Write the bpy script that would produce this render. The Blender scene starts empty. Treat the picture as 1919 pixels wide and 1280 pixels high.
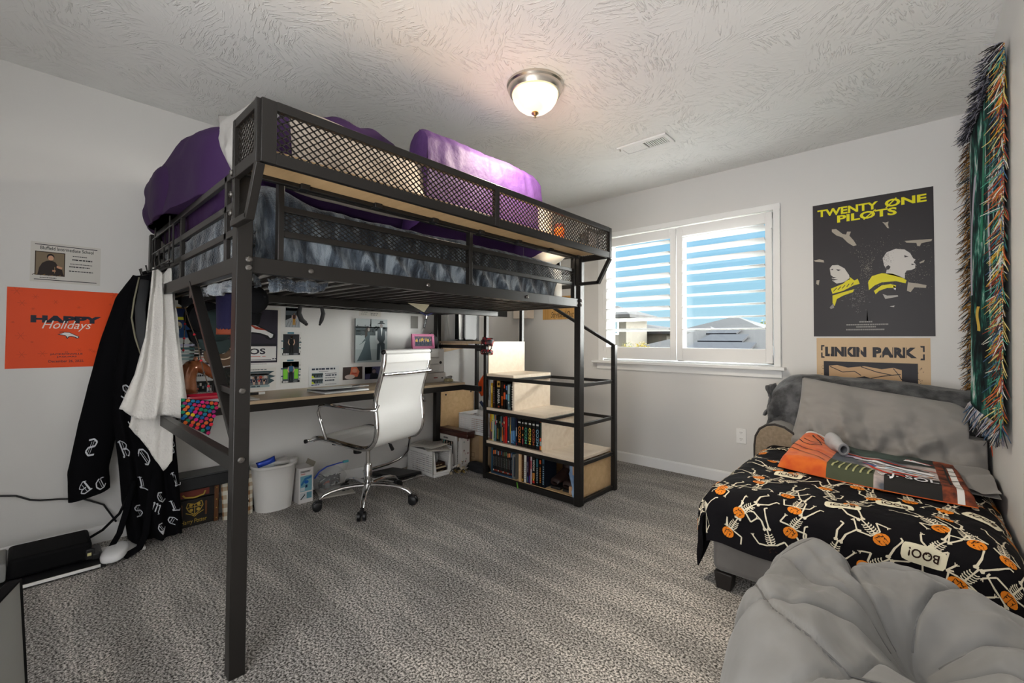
import bpy, bmesh, math, random
from mathutils import Vector, Matrix, noise, geometry
SC = bpy.context.scene
COL = SC.collection
R = math.radians
rnd = random.Random(7)

# ------------------------------------------------------------------ camera
cam_d = bpy.data.cameras.new('camera'); cam = bpy.data.objects.new('camera', cam_d); COL.objects.link(cam)
cam_d.sensor_width = 36.0; cam_d.lens = 36.0 * 827.75 / 1919.0
cam_d.shift_y = -(639.5 - 619.2) / 1919.0
cam_d.clip_start = 0.02; cam_d.clip_end = 500
_r = Vector((0.74048, 0.67206, 0.00538)).normalized(); _f = Vector((-0.67200, 0.74024, 0.02133)).normalized()
_u = _r.cross(_f).normalized(); _r = _f.cross(_u)
_m = Matrix((( _r.x, _u.x, -_f.x, 3.2511), (_r.y, _u.y, -_f.y, -3.6809), (_r.z, _u.z, -_f.z, 1.0966), (0, 0, 0, 1)))
cam.matrix_world = _m
SC.camera = cam
SC.view_settings.view_transform = 'Standard'; SC.view_settings.look = 'None'
SC.view_settings.exposure = 0.26; SC.view_settings.gamma = 1.0; SC.view_settings.use_curve_mapping = False

# ------------------------------------------------------------------ sky
W = bpy.data.worlds.new('sky'); SC.world = W; W.use_nodes = True
nt = W.node_tree; nt.nodes.clear()
def N(nt, t, **k):
    n = nt.nodes.new(t)
    for a, v in k.items():
        if a.startswith('i_'): n.inputs[a[2:]].default_value = v
        else: setattr(n, a, v)
    return n
def ramp(nt, stops, interp='LINEAR'):
    n = nt.nodes.new('ShaderNodeValToRGB'); cr = n.color_ramp; cr.interpolation = interp
    while len(cr.elements) < len(stops): cr.elements.new(0.5)
    for e, (p, c) in zip(cr.elements, stops): e.position = p; e.color = (*c[:3], 1)
    return n
tc = N(nt, 'ShaderNodeTexCoord'); sep = N(nt, 'ShaderNodeSeparateXYZ')
nt.links.new(tc.outputs['Generated'], sep.inputs[0])
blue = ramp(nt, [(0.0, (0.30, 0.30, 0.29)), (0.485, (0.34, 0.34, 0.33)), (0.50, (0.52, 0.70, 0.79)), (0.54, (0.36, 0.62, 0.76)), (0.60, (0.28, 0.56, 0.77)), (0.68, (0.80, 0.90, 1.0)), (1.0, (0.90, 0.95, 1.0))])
grey = ramp(nt, [(0.0, (1.7, 1.69, 1.66)), (0.49, (1.7, 1.69, 1.66)), (0.51, (0.97, 0.98, 1.0)), (1.0, (0.97, 0.98, 1.0))])  # lower half boosted to throw extra light up to the ceiling
mz = N(nt, 'ShaderNodeMath', operation='MULTIPLY_ADD'); mz.inputs[1].default_value = 0.5; mz.inputs[2].default_value = 0.5
nt.links.new(sep.outputs['Z'], mz.inputs[0]); nt.links.new(mz.outputs[0], blue.inputs[0]); nt.links.new(mz.outputs[0], grey.inputs[0])
side = N(nt, 'ShaderNodeMapRange'); side.inputs['From Min'].default_value = -0.15; side.inputs['From Max'].default_value = 0.15
nt.links.new(sep.outputs['Y'], side.inputs['Value'])
SKY_BACK = 4.0        # added fill light: bright grey half of the sky behind the house, unseen
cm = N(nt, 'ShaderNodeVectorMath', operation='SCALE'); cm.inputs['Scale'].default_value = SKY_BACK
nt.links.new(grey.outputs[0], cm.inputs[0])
mx = N(nt, 'ShaderNodeMix', data_type='RGBA')
nt.links.new(side.outputs[0], mx.inputs['Factor']); nt.links.new(cm.outputs[0], mx.inputs['A'])
HIGH_SKY = 7.0        # sky brightness added to light the room, above what the window shows
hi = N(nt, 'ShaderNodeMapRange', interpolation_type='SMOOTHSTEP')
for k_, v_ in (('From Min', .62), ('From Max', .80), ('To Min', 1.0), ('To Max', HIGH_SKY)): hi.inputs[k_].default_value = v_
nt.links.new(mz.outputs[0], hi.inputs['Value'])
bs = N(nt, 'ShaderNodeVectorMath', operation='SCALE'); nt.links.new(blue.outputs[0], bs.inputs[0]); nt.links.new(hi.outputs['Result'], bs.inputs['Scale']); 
# bright lobe added to light the under-bed wall, right of what the window shows
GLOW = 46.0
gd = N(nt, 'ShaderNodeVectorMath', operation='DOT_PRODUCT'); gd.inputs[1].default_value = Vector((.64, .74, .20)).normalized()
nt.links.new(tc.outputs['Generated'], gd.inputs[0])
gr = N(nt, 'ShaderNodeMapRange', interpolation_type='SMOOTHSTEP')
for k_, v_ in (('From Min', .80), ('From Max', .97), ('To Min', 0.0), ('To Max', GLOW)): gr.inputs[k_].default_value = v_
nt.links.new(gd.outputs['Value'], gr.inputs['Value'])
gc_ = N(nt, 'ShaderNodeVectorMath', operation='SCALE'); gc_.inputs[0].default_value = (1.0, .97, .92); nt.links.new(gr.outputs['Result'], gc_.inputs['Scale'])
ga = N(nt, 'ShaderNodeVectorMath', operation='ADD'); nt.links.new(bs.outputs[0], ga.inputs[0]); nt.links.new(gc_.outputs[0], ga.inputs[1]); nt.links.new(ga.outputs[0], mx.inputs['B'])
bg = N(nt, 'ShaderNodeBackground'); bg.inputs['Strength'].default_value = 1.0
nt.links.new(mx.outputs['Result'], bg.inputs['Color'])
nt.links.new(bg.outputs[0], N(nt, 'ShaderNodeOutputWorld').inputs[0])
LAMP_W = 25.0         # ceiling lamp, watts

# sun on the houses outside (comes from behind the bedroom, never enters the window)
sd = bpy.data.lights.new('sun', 'SUN'); so = bpy.data.objects.new('sun', sd); COL.objects.link(so)
sd.energy = 0.4; sd.angle = R(0.6); sd.color = (1.0, 0.95, 0.86)
so.rotation_euler = (R(14), R(-54), 0)

# ------------------------------------------------------------------ materials
MATS = {}
def M(name, col=(.5, .5, .5), rough=.6, metal=0.0, spec=.5, var=None, bump=None, sheen=0.0, emit=None, trans=0.0, alpha=1.0, coat=0.0, ior=1.45, sub=0):
    """var=(scale,(colour2),lo,hi,detail)  bump=(scale,strength,distance,detail)"""
    if name in MATS: return MATS[name]
    m = bpy.data.materials.new(name); m.use_nodes = True; t = m.node_tree
    b = t.nodes['Principled BSDF']
    b.inputs['Base Color'].default_value = (*col, 1); b.inputs['Roughness'].default_value = rough
    b.inputs['Metallic'].default_value = metal; b.inputs['Specular IOR Level'].default_value = spec
    b.inputs['IOR'].default_value = ior
    if coat: b.inputs['Coat Weight'].default_value = coat; b.inputs['Coat Roughness'].default_value = .1
    if sheen: b.inputs['Sheen Weight'].default_value = sheen; b.inputs['Sheen Roughness'].default_value = .5
    if trans: b.inputs['Transmission Weight'].default_value = trans
    if alpha < 1: b.inputs['Alpha'].default_value = alpha
    if emit: b.inputs['Emission Color'].default_value = (*emit[:3], 1); b.inputs['Emission Strength'].default_value = emit[3]
    if var or bump:
        tcn = N(t, 'ShaderNodeTexCoord')
    if var:
        nz = N(t, 'ShaderNodeTexNoise'); nz.inputs['Scale'].default_value = var[0]; nz.inputs['Detail'].default_value = var[4] if len(var) > 4 else 3
        rp = ramp(t, [(var[2], col), (var[3], var[1])])
        t.links.new(tcn.outputs['Object'], nz.inputs['Vector']); t.links.new(nz.outputs['Fac'], rp.inputs[0]); t.links.new(rp.outputs[0], b.inputs['Base Color'])
    if bump:
        nb = N(t, 'ShaderNodeTexNoise'); nb.inputs['Scale'].default_value = bump[0]; nb.inputs['Detail'].default_value = bump[3] if len(bump) > 3 else 3
        bp = N(t, 'ShaderNodeBump'); bp.inputs['Strength'].default_value = bump[1]; bp.inputs['Distance'].default_value = bump[2]
        t.links.new(tcn.outputs['Object'], nb.inputs['Vector']); t.links.new(nb.outputs['Fac'], bp.inputs['Height']); t.links.new(bp.outputs[0], b.inputs['Normal'])
    MATS[name] = m
    return m
def hexc(h):
    h = h.lstrip('#'); c = [int(h[i:i + 2], 16) / 255 for i in (0, 2, 4)]
    return tuple(x / 12.92 if x <= .04045 else ((x + .055) / 1.055) ** 2.4 for x in c)
def flat(h, rough=.55, **k):
    """plain printed or painted colour by sRGB hex"""
    return M('colour_' + h.lstrip('#'), hexc(h), rough, spec=k.pop('spec', .3), **k)

def carpet_mat():
    m = bpy.data.materials.new('carpet'); m.use_nodes = True; t = m.node_tree; b = t.nodes['Principled BSDF']
    b.inputs['Roughness'].default_value = .95; b.inputs['Specular IOR Level'].default_value = .1
    tcn = N(t, 'ShaderNodeTexCoord')
    n1 = N(t, 'ShaderNodeTexNoise'); n1.inputs['Scale'].default_value = 125; n1.inputs['Detail'].default_value = 3.5; n1.inputs['Roughness'].default_value = .7
    t.links.new(tcn.outputs['Object'], n1.inputs['Vector'])
    r1 = ramp(t, [(.38, (.026, .024, .021)), (.485, (.235, .222, .206)), (.59, (.66, .625, .59))])
    t.links.new(n1.outputs['Fac'], r1.inputs[0])
    mp = N(t, 'ShaderNodeMapping'); mp.inputs['Rotation'].default_value = (0, 0, R(14)); mp.inputs['Scale'].default_value = (1.0, 5.5, 1)
    t.links.new(tcn.outputs['Object'], mp.inputs[0])
    n2 = N(t, 'ShaderNodeTexNoise'); n2.inputs['Scale'].default_value = 1.3; n2.inputs['Detail'].default_value = 3.0
    t.links.new(mp.outputs[0], n2.inputs['Vector'])
    r2 = ramp(t, [(.42, (.88, .88, .88)), (.52, (1.0, 1.0, 1.0)), (.60, (1.22, 1.21, 1.20))])
    t.links.new(n2.outputs['Fac'], r2.inputs[0])
    mx = N(t, 'ShaderNodeMix', data_type='RGBA', blend_type='MULTIPLY'); mx.inputs['Factor'].default_value = 1
    t.links.new(r1.outputs[0], mx.inputs['A']); t.links.new(r2.outputs[0], mx.inputs['B']); t.links.new(mx.outputs['Result'], b.inputs['Base Color'])
    bp = N(t, 'ShaderNodeBump'); bp.inputs['Strength'].default_value = .8; bp.inputs['Distance'].default_value = .012
    t.links.new(n1.outputs['Fac'], bp.inputs['Height']); t.links.new(bp.outputs[0], b.inputs['Normal'])
    return m
def ceiling_mat():
    m = bpy.data.materials.new('knockdown_ceiling'); m.use_nodes = True; t = m.node_tree; b = t.nodes['Principled BSDF']
    b.inputs['Base Color'].default_value = (.83, .83, .815, 1); b.inputs['Roughness'].default_value = .55; b.inputs['Specular IOR Level'].default_value = .35
    tcn = N(t, 'ShaderNodeTexCoord')
    # brushed plaster: short strokes whose direction wanders
    d = N(t, 'ShaderNodeTexNoise'); d.inputs['Scale'].default_value = 4.5; d.inputs['Detail'].default_value = 1
    t.links.new(tcn.outputs['Object'], d.inputs['Vector'])
    vr = N(t, 'ShaderNodeVectorRotate', rotation_type='Z_AXIS'); ma = N(t, 'ShaderNodeMath', operation='MULTIPLY'); ma.inputs[1].default_value = 14
    t.links.new(d.outputs['Fac'], ma.inputs[0]); t.links.new(ma.outputs[0], vr.inputs['Angle'])
    cell = N(t, 'ShaderNodeTexVoronoi'); cell.inputs['Scale'].default_value = 5.5
    t.links.new(tcn.outputs['Object'], cell.inputs['Vector'])
    sub = N(t, 'ShaderNodeVectorMath', operation='SUBTRACT'); t.links.new(tcn.outputs['Object'], sub.inputs[0]); t.links.new(cell.outputs['Position'], sub.inputs[1])
    sepc = N(t, 'ShaderNodeSeparateColor'); t.links.new(cell.outputs['Color'], sepc.inputs[0])
    ang = N(t, 'ShaderNodeMath', operation='MULTIPLY'); ang.inputs[1].default_value = 6.3; t.links.new(sepc.outputs[0], ang.inputs[0])
    t.links.new(sub.outputs[0], vr.inputs['Vector']); t.links.new(ang.outputs[0], vr.inputs['Angle'])
    add = N(t, 'ShaderNodeVectorMath', operation='ADD'); t.links.new(vr.outputs[0], add.inputs[0]); t.links.new(cell.outputs['Color'], add.inputs[1])
    mp = N(t, 'ShaderNodeMapping'); mp.inputs['Scale'].default_value = (14, 75, 1); t.links.new(add.outputs[0], mp.inputs[0])
    s = N(t, 'ShaderNodeTexNoise'); s.inputs['Scale'].default_value = 1.0; s.inputs['Detail'].default_value = 3; s.inputs['Distortion'].default_value = .8
    t.links.new(mp.outputs[0], s.inputs['Vector'])
    r1 = ramp(t, [(.52, (0, 0, 0)), (.62, (1, 1, 1))]); t.links.new(s.outputs['Fac'], r1.inputs[0])
    msk = N(t, 'ShaderNodeTexNoise'); msk.inputs['Scale'].default_value = 6; msk.inputs['Detail'].default_value = 2
    t.links.new(tcn.outputs['Object'], msk.inputs['Vector'])
    r2 = ramp(t, [(.40, (.12, .12, .12)), (.55, (1, 1, 1))]); t.links.new(msk.outputs['Fac'], r2.inputs[0])
    mu = N(t, 'ShaderNodeMath', operation='MULTIPLY'); t.links.new(r1.outputs[0], mu.inputs[0]); t.links.new(r2.outputs[0], mu.inputs[1])
    bp = N(t, 'ShaderNodeBump'); bp.inputs['Strength'].default_value = .62; bp.inputs['Distance'].default_value = .0065
    t.links.new(mu.outputs[0], bp.inputs['Height']); t.links.new(bp.outputs[0], b.inputs['Normal'])
    return m
def wood_mat(name, c1, c2, rough=.45, axis=0, scale=3.0):
    m = bpy.data.materials.new(name); m.use_nodes = True; t = m.node_tree; b = t.nodes['Principled BSDF']
    b.inputs['Roughness'].default_value = rough; b.inputs['Specular IOR Level'].default_value = .35
    tcn = N(t, 'ShaderNodeTexCoord'); mp = N(t, 'ShaderNodeMapping')
    sc = [scale * 9] * 3; sc[axis] = scale * .7; mp.inputs['Scale'].default_value = sc
    t.links.new(tcn.outputs['Object'], mp.inputs[0])
    nz = N(t, 'ShaderNodeTexNoise'); nz.inputs['Scale'].default_value = 1; nz.inputs['Detail'].default_value = 5; nz.inputs['Distortion'].default_value = .6
    t.links.new(mp.outputs[0], nz.inputs['Vector'])
    rp = ramp(t, [(.3, c1), (.7, c2)]); t.links.new(nz.outputs['Fac'], rp.inputs[0]); t.links.new(rp.outputs[0], b.inputs['Base Color'])
    MATS[name] = m
    return m

WALL = M('wall_paint', (.66, .65, .635), .42, spec=.35, bump=(120, .10, .002, 2))
TRIM = M('white_trim', (.80, .80, .795), .35, spec=.4)
BLACKM = M('black_powder_coat', (.012, .0105, .0095), .36, spec=.4, bump=(400, .08, .001, 2))
BIRCH = wood_mat('birch_board', (.58, .38, .19), (.68, .47, .25), .4, 0)
BIRCHL = wood_mat('pale_birch_board', (.70, .57, .43), (.78, .66, .52), .4, 0)
OAK = wood_mat('oak_desk_top', (.42, .31, .20), (.55, .42, .28), .35, 1)
CHROME = M('chrome', (.75, .75, .76), .07, 1.0)
DSTEEL = M('dark_steel', (.20, .19, .18), .35, 1.0)
STEEL = M('brushed_steel', (.55, .53, .50), .28, 1.0)
WHITEP = M('white_plastic', (.74, .73, .71), .4)
BLACKP = M('black_plastic', (.012, .012, .013), .35)
# ------------------------------------------------------------------ mesh helpers
Z3 = Vector((0, 0, 1))
class MB:
    def __init__(s): s.v = []; s.f = []; s.m = []
    def add(s, vs, fs, mi=0):
        o = len(s.v); s.v += [Vector(q) for q in vs]
        for f in fs: s.f.append(tuple(i + o for i in f)); s.m.append(mi)
        return s
    def box(s, lo, hi, mi=0, M4=None):
        x0, y0, z0 = lo; x1, y1, z1 = hi
        vs = [Vector(q) for q in ((x0,y0,z0),(x1,y0,z0),(x1,y1,z0),(x0,y1,z0),(x0,y0,z1),(x1,y0,z1),(x1,y1,z1),(x0,y1,z1))]
        if M4: vs = [M4 @ q for q in vs]
        return s.add(vs, [(3,2,1,0),(4,5,6,7),(0,1,5,4),(1,2,6,5),(2,3,7,6),(3,0,4,7)], mi)
    def beam(s, a, b, w, h, mi=0, up=Z3):
        a, b = Vector(a), Vector(b); d = (b - a).normalized(); up = Vector(up)
        sx = d.cross(up)
        if sx.length < 1e-4: sx = d.cross(Vector((1, 0, 0)))
        sx.normalize(); sz = sx.cross(d).normalized()
        c = [(-w/2, -h/2), (w/2, -h/2), (w/2, h/2), (-w/2, h/2)]
        vs = [a + sx*p + sz*q for p, q in c] + [b + sx*p + sz*q for p, q in c]
        return s.add(vs, [(0,1,2,3),(7,6,5,4),(0,4,5,1),(1,5,6,2),(2,6,7,3),(3,7,4,0)], mi)
    def tube(s, pts, r, mi=0, n=8, closed=False, flat=1.0, up=None):
        pts = [Vector(q) for q in pts]; k = len(pts); rs = r if isinstance(r, (list, tuple)) else [r]*k
        rings = []; prev = None
        for i, q in enumerate(pts):
            if closed: d = pts[(i+1) % k] - pts[i-1]
            else: d = pts[min(i+1, k-1)] - pts[max(i-1, 0)]
            d = d.normalized() if d.length > 1e-9 else Vector((0,0,1))
            if prev is None:
                ref = Vector(up) if up else (Z3 if abs(d.z) < .9 else Vector((1, 0, 0)))
                nx = d.cross(ref).normalized()
            else:
                nx = prev - d * prev.dot(d)
                nx = nx.normalized() if nx.length > 1e-6 else d.orthogonal().normalized()
            prev = nx; ny = d.cross(nx)
            rings.append([q + nx*(math.cos(t)*rs[i]) + ny*(math.sin(t)*rs[i]*flat) for t in [2*math.pi*j/n for j in range(n)]])
        vs = [p for rg in rings for p in rg]; fs = []
        for i in range(k if closed else k-1):
            a, b = i*n, ((i+1) % k)*n
            for j in range(n): fs.append((a+j, a+(j+1) % n, b+(j+1) % n, b+j))
        if not closed: fs += [tuple(range(n-1, -1, -1)), tuple((k-1)*n + j for j in range(n))]
        return s.add(vs, fs, mi)
    def lathe(s, prof, c=(0,0,0), n=24, mi=0, M4=None, a0=0, a1=2*math.pi):
        c = Vector(c); full = abs(a1-a0-2*math.pi) < 1e-6; cnt = n if full else n+1; vs = []
        for r_, z_ in prof:
            for j in range(cnt):
                t = a0 + (a1-a0)*j/n; q = Vector((r_*math.cos(t), r_*math.sin(t), z_))
                vs.append(c + (M4 @ q if M4 else q))
        fs = []
        for i in range(len(prof)-1):
            for j in range(n):
                j2 = (j+1) % cnt
                fs.append((i*cnt+j, i*cnt+j2, (i+1)*cnt+j2, (i+1)*cnt+j))
        return s.add(vs, fs, mi)
    def grid(s, fn, nu, nv, mi=0, cu=False, cv=False, flip=False, mf=None):
        U = nu if cu else nu+1; V = nv if cv else nv+1
        vs = [fn(i/nu, j/nv) for j in range(V) for i in range(U)]; o = len(s.v); s.v += [Vector(q) for q in vs]
        for j in range(nv):
            for i in range(nu):
                a = j*U+i; b = j*U+(i+1) % U; c = ((j+1) % V)*U+(i+1) % U; d = ((j+1) % V)*U+i
                s.f.append(tuple(o+q for q in ((a,d,c,b) if flip else (a,b,c,d)))); s.m.append(mf((i+.5)/nu, (j+.5)/nv) if mf else mi)
        return s
    def prism(s, poly, h0, h1, mi=0, T=None):
        """poly 2D -> solid between heights; T maps (x,y,h)"""
        n = len(poly)
        ar = sum(poly[i][0]*poly[(i+1) % n][1]-poly[(i+1) % n][0]*poly[i][1] for i in range(n))
        if ar < 0: poly = poly[::-1]
        T = T or (lambda x, y, h: Vector((x, y, h)))
        vs = [T(x, y, h0) for x, y in poly] + [T(x, y, h1) for x, y in poly]
        return s.add(vs, [tuple(range(n-1, -1, -1)), tuple(range(n, 2*n))] + [(i, (i+1) % n, n+(i+1) % n, n+i) for i in range(n)], mi)
    def sphere(s, c, r, mi=0, nu=16, nv=10, M4=None):
        c = Vector(c); rx, ry, rz = r if isinstance(r, (tuple, list)) else (r, r, r)
        def fn(u, v):
            a = 2*math.pi*u; b = math.pi*(v-.5); q = Vector((rx*math.cos(b)*math.cos(a), ry*math.cos(b)*math.sin(a), rz*math.sin(b)))
            return c + (M4 @ q if M4 else q)
        return s.grid(fn, nu, nv, mi, cu=True)
    def poly(s, pts, mi=0): return s.add(pts, [tuple(range(len(pts)))], mi)
    def xf(s, fn):
        s.v = [Vector(fn(q)) for q in s.v]; return s

WM = {}      # world matrix of every thing (children keep its frame)
def _props(o, label=None, cat=None, group=None, kind=None):
    if label: o['label'] = label
    if cat: o['category'] = cat
    if group: o['group'] = group
    if kind: o['kind'] = kind
    return o
def thing(name, label, cat, loc=(0,0,0), rz=0.0, group=None):
    o = bpy.data.objects.new(name, None); COL.objects.link(o); o.empty_display_size = .05
    o.location = loc; o.rotation_euler = (0, 0, rz)
    WM[o] = Matrix.Translation(Vector(loc)) @ Matrix.Rotation(rz, 4, 'Z')
    return _props(o, label, cat, group)
def build(mb, name, mats, parent=None, smooth=40, bevel=0.0, sub=0, solid=0.0, loc=None, bseg=2, label=None, cat=None, group=None, kind=None, weld=True, local=False):
    me = bpy.data.meshes.new(name)
    if not isinstance(mats, (list, tuple)): mats = [mats]
    if parent is not None: W4 = WM[parent]
    else: W4 = Matrix.Translation(Vector(loc)) if loc is not None else Matrix.Identity(4)
    inv = W4.inverted()
    vs = mb.v if local else [inv @ q for q in mb.v]
    me.from_pydata([tuple(q) for q in vs], [], mb.f)
    for m in mats: me.materials.append(m)
    me.polygons.foreach_set('material_index', mb.m)
    bm = bmesh.new(); bm.from_mesh(me)
    if weld: bmesh.ops.remove_doubles(bm, verts=bm.verts, dist=1e-5)
    bm.to_mesh(me); bm.free(); me.update()
    if smooth:
        me.polygons.foreach_set('use_smooth', [True]*len(me.polygons))
        if smooth < 179: me.set_sharp_from_angle(angle=R(smooth))
    o = bpy.data.objects.new(name, me); COL.objects.link(o)
    if parent is not None: o.parent = parent
    elif loc is not None: o.location = loc
    WM[o] = W4
    if solid:
        md = o.modifiers.new('thickness', 'SOLIDIFY'); md.thickness = abs(solid); md.offset = -1 if solid > 0 else 1
    if bevel:
        md = o.modifiers.new('bevel', 'BEVEL'); md.width = bevel; md.segments = bseg; md.limit_method = 'ANGLE'; md.angle_limit = R(40)
    if sub:
        md = o.modifiers.new('subsurf', 'SUBSURF'); md.levels = sub; md.render_levels = sub
    return _props(o, label, cat, group, kind)
def struct(mb, name, mats, parent=None, **k):
    return build(mb, name, mats, parent, kind='structure' if parent is None else None, **k)

# ------------------------------------------------------------------ lettering
_TX = {}
def text2d(s, bold=0.0, shear=0.0):
    key = (s, bold, shear)
    if key in _TX: return _TX[key]
    c = bpy.data.curves.new('t', 'FONT'); c.body = s; c.size = 1; c.resolution_u = 3; c.offset = bold; c.shear = shear
    o = bpy.data.objects.new('t', c); me = o.to_mesh()
    vs = [(v.co.x, v.co.y) for v in me.vertices]; fs = [tuple(p.vertices) for p in me.polygons]
    o.to_mesh_clear(); bpy.data.objects.remove(o); bpy.data.curves.remove(c)
    x0 = min(q[0] for q in vs); x1 = max(q[0] for q in vs); y0 = min(q[1] for q in vs); y1 = max(q[1] for q in vs)
    vs = [((x-x0)/(x1-x0), (y-y0)/(y1-y0)) for x, y in vs]
    _TX[key] = (vs, fs, (x1-x0)/(y1-y0)); return _TX[key]
def put_text(mb, s, T, x, y, w, h, mi=0, bold=0.0, shear=0.0, rot=0):
    """fit text into the box (x,y,w,h) of a flat sheet; T maps (x,y)->3D; rot in quarter turns"""
    vs, fs, _ = text2d(s, bold, shear)
    def g(a, b):
        if rot == 1: a, b = 1-b, a
        elif rot == 2: a, b = 1-a, 1-b
        elif rot == 3: a, b = b, 1-a
        return T(x+a*w, y+b*h)
    mb.add([g(a, b) for a, b in vs], fs, mi)
def scribble(mb, T, x, y, w, h, lines, mi=0, seed=0, fill=.55):
    """rows of short strokes: writing too small to read"""
    q = random.Random(seed); lh = h/lines
    for i in range(lines):
        xx = x + q.uniform(0, .06)*w; end = x + w*q.uniform(.8, 1.0)
        y0 = y + h - (i+1)*lh + lh*(1-fill)/2
        while xx < end:
            ww = min(q.uniform(.35, 1.3)*lh*fill*1.5, end-xx)
            mb.add([T(xx, y0), T(xx+ww*.8, y0), T(xx+ww*.8, y0+lh*fill), T(xx, y0+lh*fill)], [(0,1,2,3)], mi); xx += ww
def rect(mb, T, x, y, w, h, mi=0): mb.add([T(x,y), T(x+w,y), T(x+w,y+h), T(x,y+h)], [(0,1,2,3)], mi)
def disc(mb, T, x, y, rx, ry=None, mi=0, n=16, rot=0.0):
    ry = ry or rx; c, s = math.cos(rot), math.sin(rot)
    mb.add([T(x+rx*math.cos(t)*c-ry*math.sin(t)*s, y+rx*math.cos(t)*s+ry*math.sin(t)*c) for t in [2*math.pi*i/n for i in range(n)]], [tuple(range(n))], mi)
def shape(mb, T, pts, mi=0):
    """any simple polygon (may be concave)"""
    tris = geometry.tessellate_polygon([[Vector((x, y, 0)) for x, y in pts]])
    n = len(pts); ar = sum(pts[i][0]*pts[(i+1) % n][1]-pts[(i+1) % n][0]*pts[i][1] for i in range(n))
    fs = []
    for t in tris:
        a, b, c = [pts[i] for i in t]; cr = (b[0]-a[0])*(c[1]-a[1])-(c[0]-a[0])*(b[1]-a[1])
        fs.append(tuple(t) if cr > 0 else tuple(t[::-1]))
    mb.add([T(x, y) for x, y in pts], fs, mi)
def strip(mb, T, pts, w, mi=0):
    for (x0, y0), (x1, y1) in zip(pts, pts[1:]):
        l = math.hypot(x1-x0, y1-y0) or 1e-6; a, b = -(y1-y0)/l*w/2, (x1-x0)/l*w/2
        mb.add([T(x0-a,y0-b), T(x1-a,y1-b), T(x1+a,y1+b), T(x0+a,y0+b)], [(0,1,2,3)], mi)

# ------------------------------------------------------------------ soft shapes
def nz(x, y, z=0.0, o=3): return noise.fractal(Vector((x, y, z)), 1.0, 2.0, o)
def sgnpow(v, e): return math.copysign(abs(v)**e, v)
def blob(mb, c, r, e1=.6, e2=.6, amp=.02, sc=4.0, seed=0, M4=None, mi=0, nu=64, nv=40, floor=None, fold=None):
    c = Vector(c)
    def fn(u, v):
        a = 2*math.pi*u; b = math.pi*(v-.5)*.998
        d = Vector((sgnpow(math.cos(b), e1)*sgnpow(math.cos(a), e2), sgnpow(math.cos(b), e1)*sgnpow(math.sin(a), e2), sgnpow(math.sin(b), e1)))
        q = Vector((d.x*r[0], d.y*r[1], d.z*r[2]))
        n = d.normalized()
        k = nz(q.x*sc+seed*7.1, q.y*sc+seed*3.3, q.z*sc)*amp
        if fold: k += fold(q, n)
        q = q + n*k
        q = c + (M4 @ q if M4 else q)
        if floor is not None and q.z < floor: q.z = floor
        return q
    return mb.grid(fn, nu, nv, mi, cu=True)
def pillow(mb, M4, w, h, t, seed=0, wr=.012, mi=0, n=36, ear=.06, sag=0.0):
    """soft pillow, w x h in local xy, thickness t along local z"""
    for sg in (1, -1):
        def fn(u, v, sg=sg):
            a, b = 2*u-1, 2*v-1
            k = (max(0, 1-abs(a)**3.2)**.55)*(max(0, 1-abs(b)**3.2)**.55)
            pin = 1 - ear*(1-abs(b)**2)*abs(a)**6 ; pin2 = 1 - ear*(1-abs(a)**2)*abs(b)**6
            x, y = a*w/2*pin, b*h/2*pin2
            z = sg*t/2*k
            z += k*wr*(nz(x*7+seed, y*7, sg*2.0) + .8*abs(nz(x*3+seed*2, y*9, sg))*1.0)
            return M4 @ Vector((x, y, z - sag*(a*a)))
        mb.grid(fn, n, n, mi, flip=(sg < 0))
    return mb
def hang(mb, left, right, nu=40, nv=50, folds=5, amp=.03, nrm=(1,0,0), seed=0, mi=0, top=.35, wr=.008, mf=None):
    """cloth hanging between two edge curves (lists of points top->bottom)"""
    nrm = Vector(nrm).normalized()
    def cur(c, v):
        k = v*(len(c)-1); i = min(int(k), len(c)-2); return Vector(c[i]).lerp(Vector(c[i+1]), k-i)
    def fn(u, v):
        p = cur(left, v).lerp(cur(right, v), u)
        ph = folds*2*math.pi*u + 1.3*nz(u*2, v*1.5, seed)
        a = amp*(top+(1-top)*v)
        return p + nrm*(a*math.sin(ph) + wr*nz(u*6+seed, v*9, seed))
    mb.grid(fn, nu, nv, mi, mf=mf); return fn
def frame(o, x, y):
    """matrix with origin o, local x and y axes (z = x cross y)"""
    x = Vector(x).normalized(); y = Vector(y); y = (y - x*y.dot(x)).normalized(); z = x.cross(y)
    return Matrix(((x.x,y.x,z.x,o[0]),(x.y,y.y,z.y,o[1]),(x.z,y.z,z.z,o[2]),(0,0,0,1)))
def lerp(a, b, t): return a+(b-a)*t
def smooth01(t): t = max(0, min(1, t)); return t*t*(3-2*t)
def softp(x, k): # smooth max(0,x)
    t = x/k
    return x if t > 20 else (0 if t < -20 else k*math.log1p(math.exp(t)))
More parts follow.
